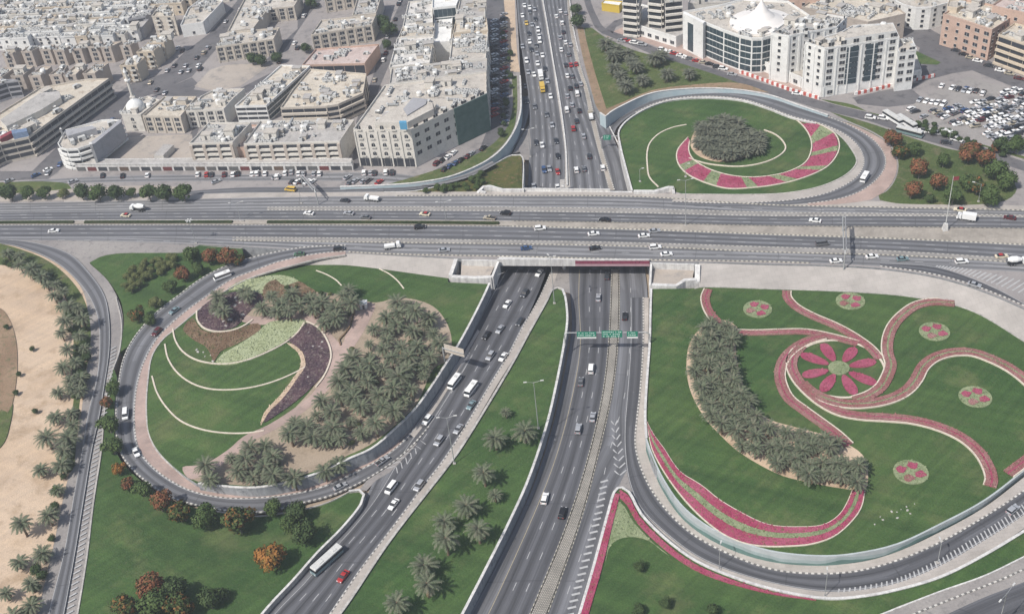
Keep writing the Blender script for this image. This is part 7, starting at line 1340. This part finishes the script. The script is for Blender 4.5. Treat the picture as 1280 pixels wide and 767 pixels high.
# gantry over the eastbound carriageway
a, b = P(1054.5, 336, 8), P(1053, 289.5, 8); gantry('sign_gantry', 'steel truss gantry seen end on across the eastbound highway', a, b, 7.5, [(.12, .45, 6.2, 9.0, 'grey_wall', 0), (.55, .9, 6.2, 9.0, 'grey_wall', 0)], True)
a, b = P(398, 256, 8), P(379, 234, 8); gantry('sign_gantry', 'small gantry across the slip road west of the bridge', a, b, 7, [(.2, .8, 5.6, 7.8, 'grey_wall', 0)], True)
a, b = P(752, 186, 1.6), P(776, 184, 2.2); gantry('sign_gantry', 'small green sign gantry over the slip lane under the round garden', a, b, 6, [(.12, .5, 4.4, 6.9, 'sign_green', 1)])
g = G(580, 357) if False else P(597, 360, 5.2)
e = empty('wall_lamp', P(622, 357, 0)); tag(e, 'pale lamp arm reaching from the wall near the bridge corner', 'lamp'); mb = MB(); mb.tube((0, 0, 0), (0, 0, 5), .1, .08, 'ac_white', 8); mb.build('pole', e); mb = MB(); mb.tube((0, 0, 5), (3.2, .6, 5.6), .07, .06, 'ac_white', 6); mb.build('arm', e)
print('BUILDING PARTS', NOBJ[0], 'OBJECTS', len(bpy.data.objects))
# ================================================================ LIGHT
world = bpy.data.worlds.new('World'); sc.world = world; world.use_nodes = True
nt = world.node_tree; bg = nt.nodes['Background']; sky = nt.nodes.new('ShaderNodeTexSky'); sky.sky_type = 'NISHITA'; sky.sun_disc = False
SUN_EL, SUN_AZ = R(52), math.atan2(-.62, -.78)      # direction towards the sun, angle from +X
sky.sun_elevation = SUN_EL; sky.sun_rotation = math.pi/2-SUN_AZ; sky.air_density = 1.2; sky.dust_density = 2.5; sky.ozone_density = 1
nt.links.new(sky.outputs[0], bg.inputs[0]); bg.inputs[1].default_value = .1
sl = bpy.data.lights.new('sun', 'SUN'); so = bpy.data.objects.new('sun', sl); COL.objects.link(so)
sl.energy = 3.9; sl.angle = R(.6); sl.color = (1, .955, .885)
d = Vector((math.cos(SUN_AZ)*math.cos(SUN_EL), math.sin(SUN_AZ)*math.cos(SUN_EL), math.sin(SUN_EL)))
so.rotation_euler = d.to_track_quat('Z', 'Y').to_euler()
sc.view_settings.view_transform = 'Standard'; sc.view_settings.look = 'None'; sc.view_settings.exposure = 0.22; sc.view_settings.gamma = 1; sc.view_settings.use_curve_mapping = False

# the air: thin even haze round camera and scene
hz = MB(); hz.box(-1500, 1500, -60, 1700, -1.8, 275, 'earth'); ho = hz.build('haze'); ho.data.materials.clear(); hm = bpy.data.materials.new('haze_air'); hm.use_nodes = True; ht = hm.node_tree
for q in list(ht.nodes):
    if q.type == 'BSDF_PRINCIPLED': ht.nodes.remove(q)
vol = ht.nodes.new('ShaderNodeVolumePrincipled'); vol.inputs['Color'].default_value = (.86, .91, 1, 1); vol.inputs['Density'].default_value = .00025; vol.inputs['Anisotropy'].default_value = .2
ht.links.new(vol.outputs[0], [n for n in ht.nodes if n.type == 'OUTPUT_MATERIAL'][0].inputs['Volume']); ho.data.materials.append(hm); ho['kind'] = 'stuff'
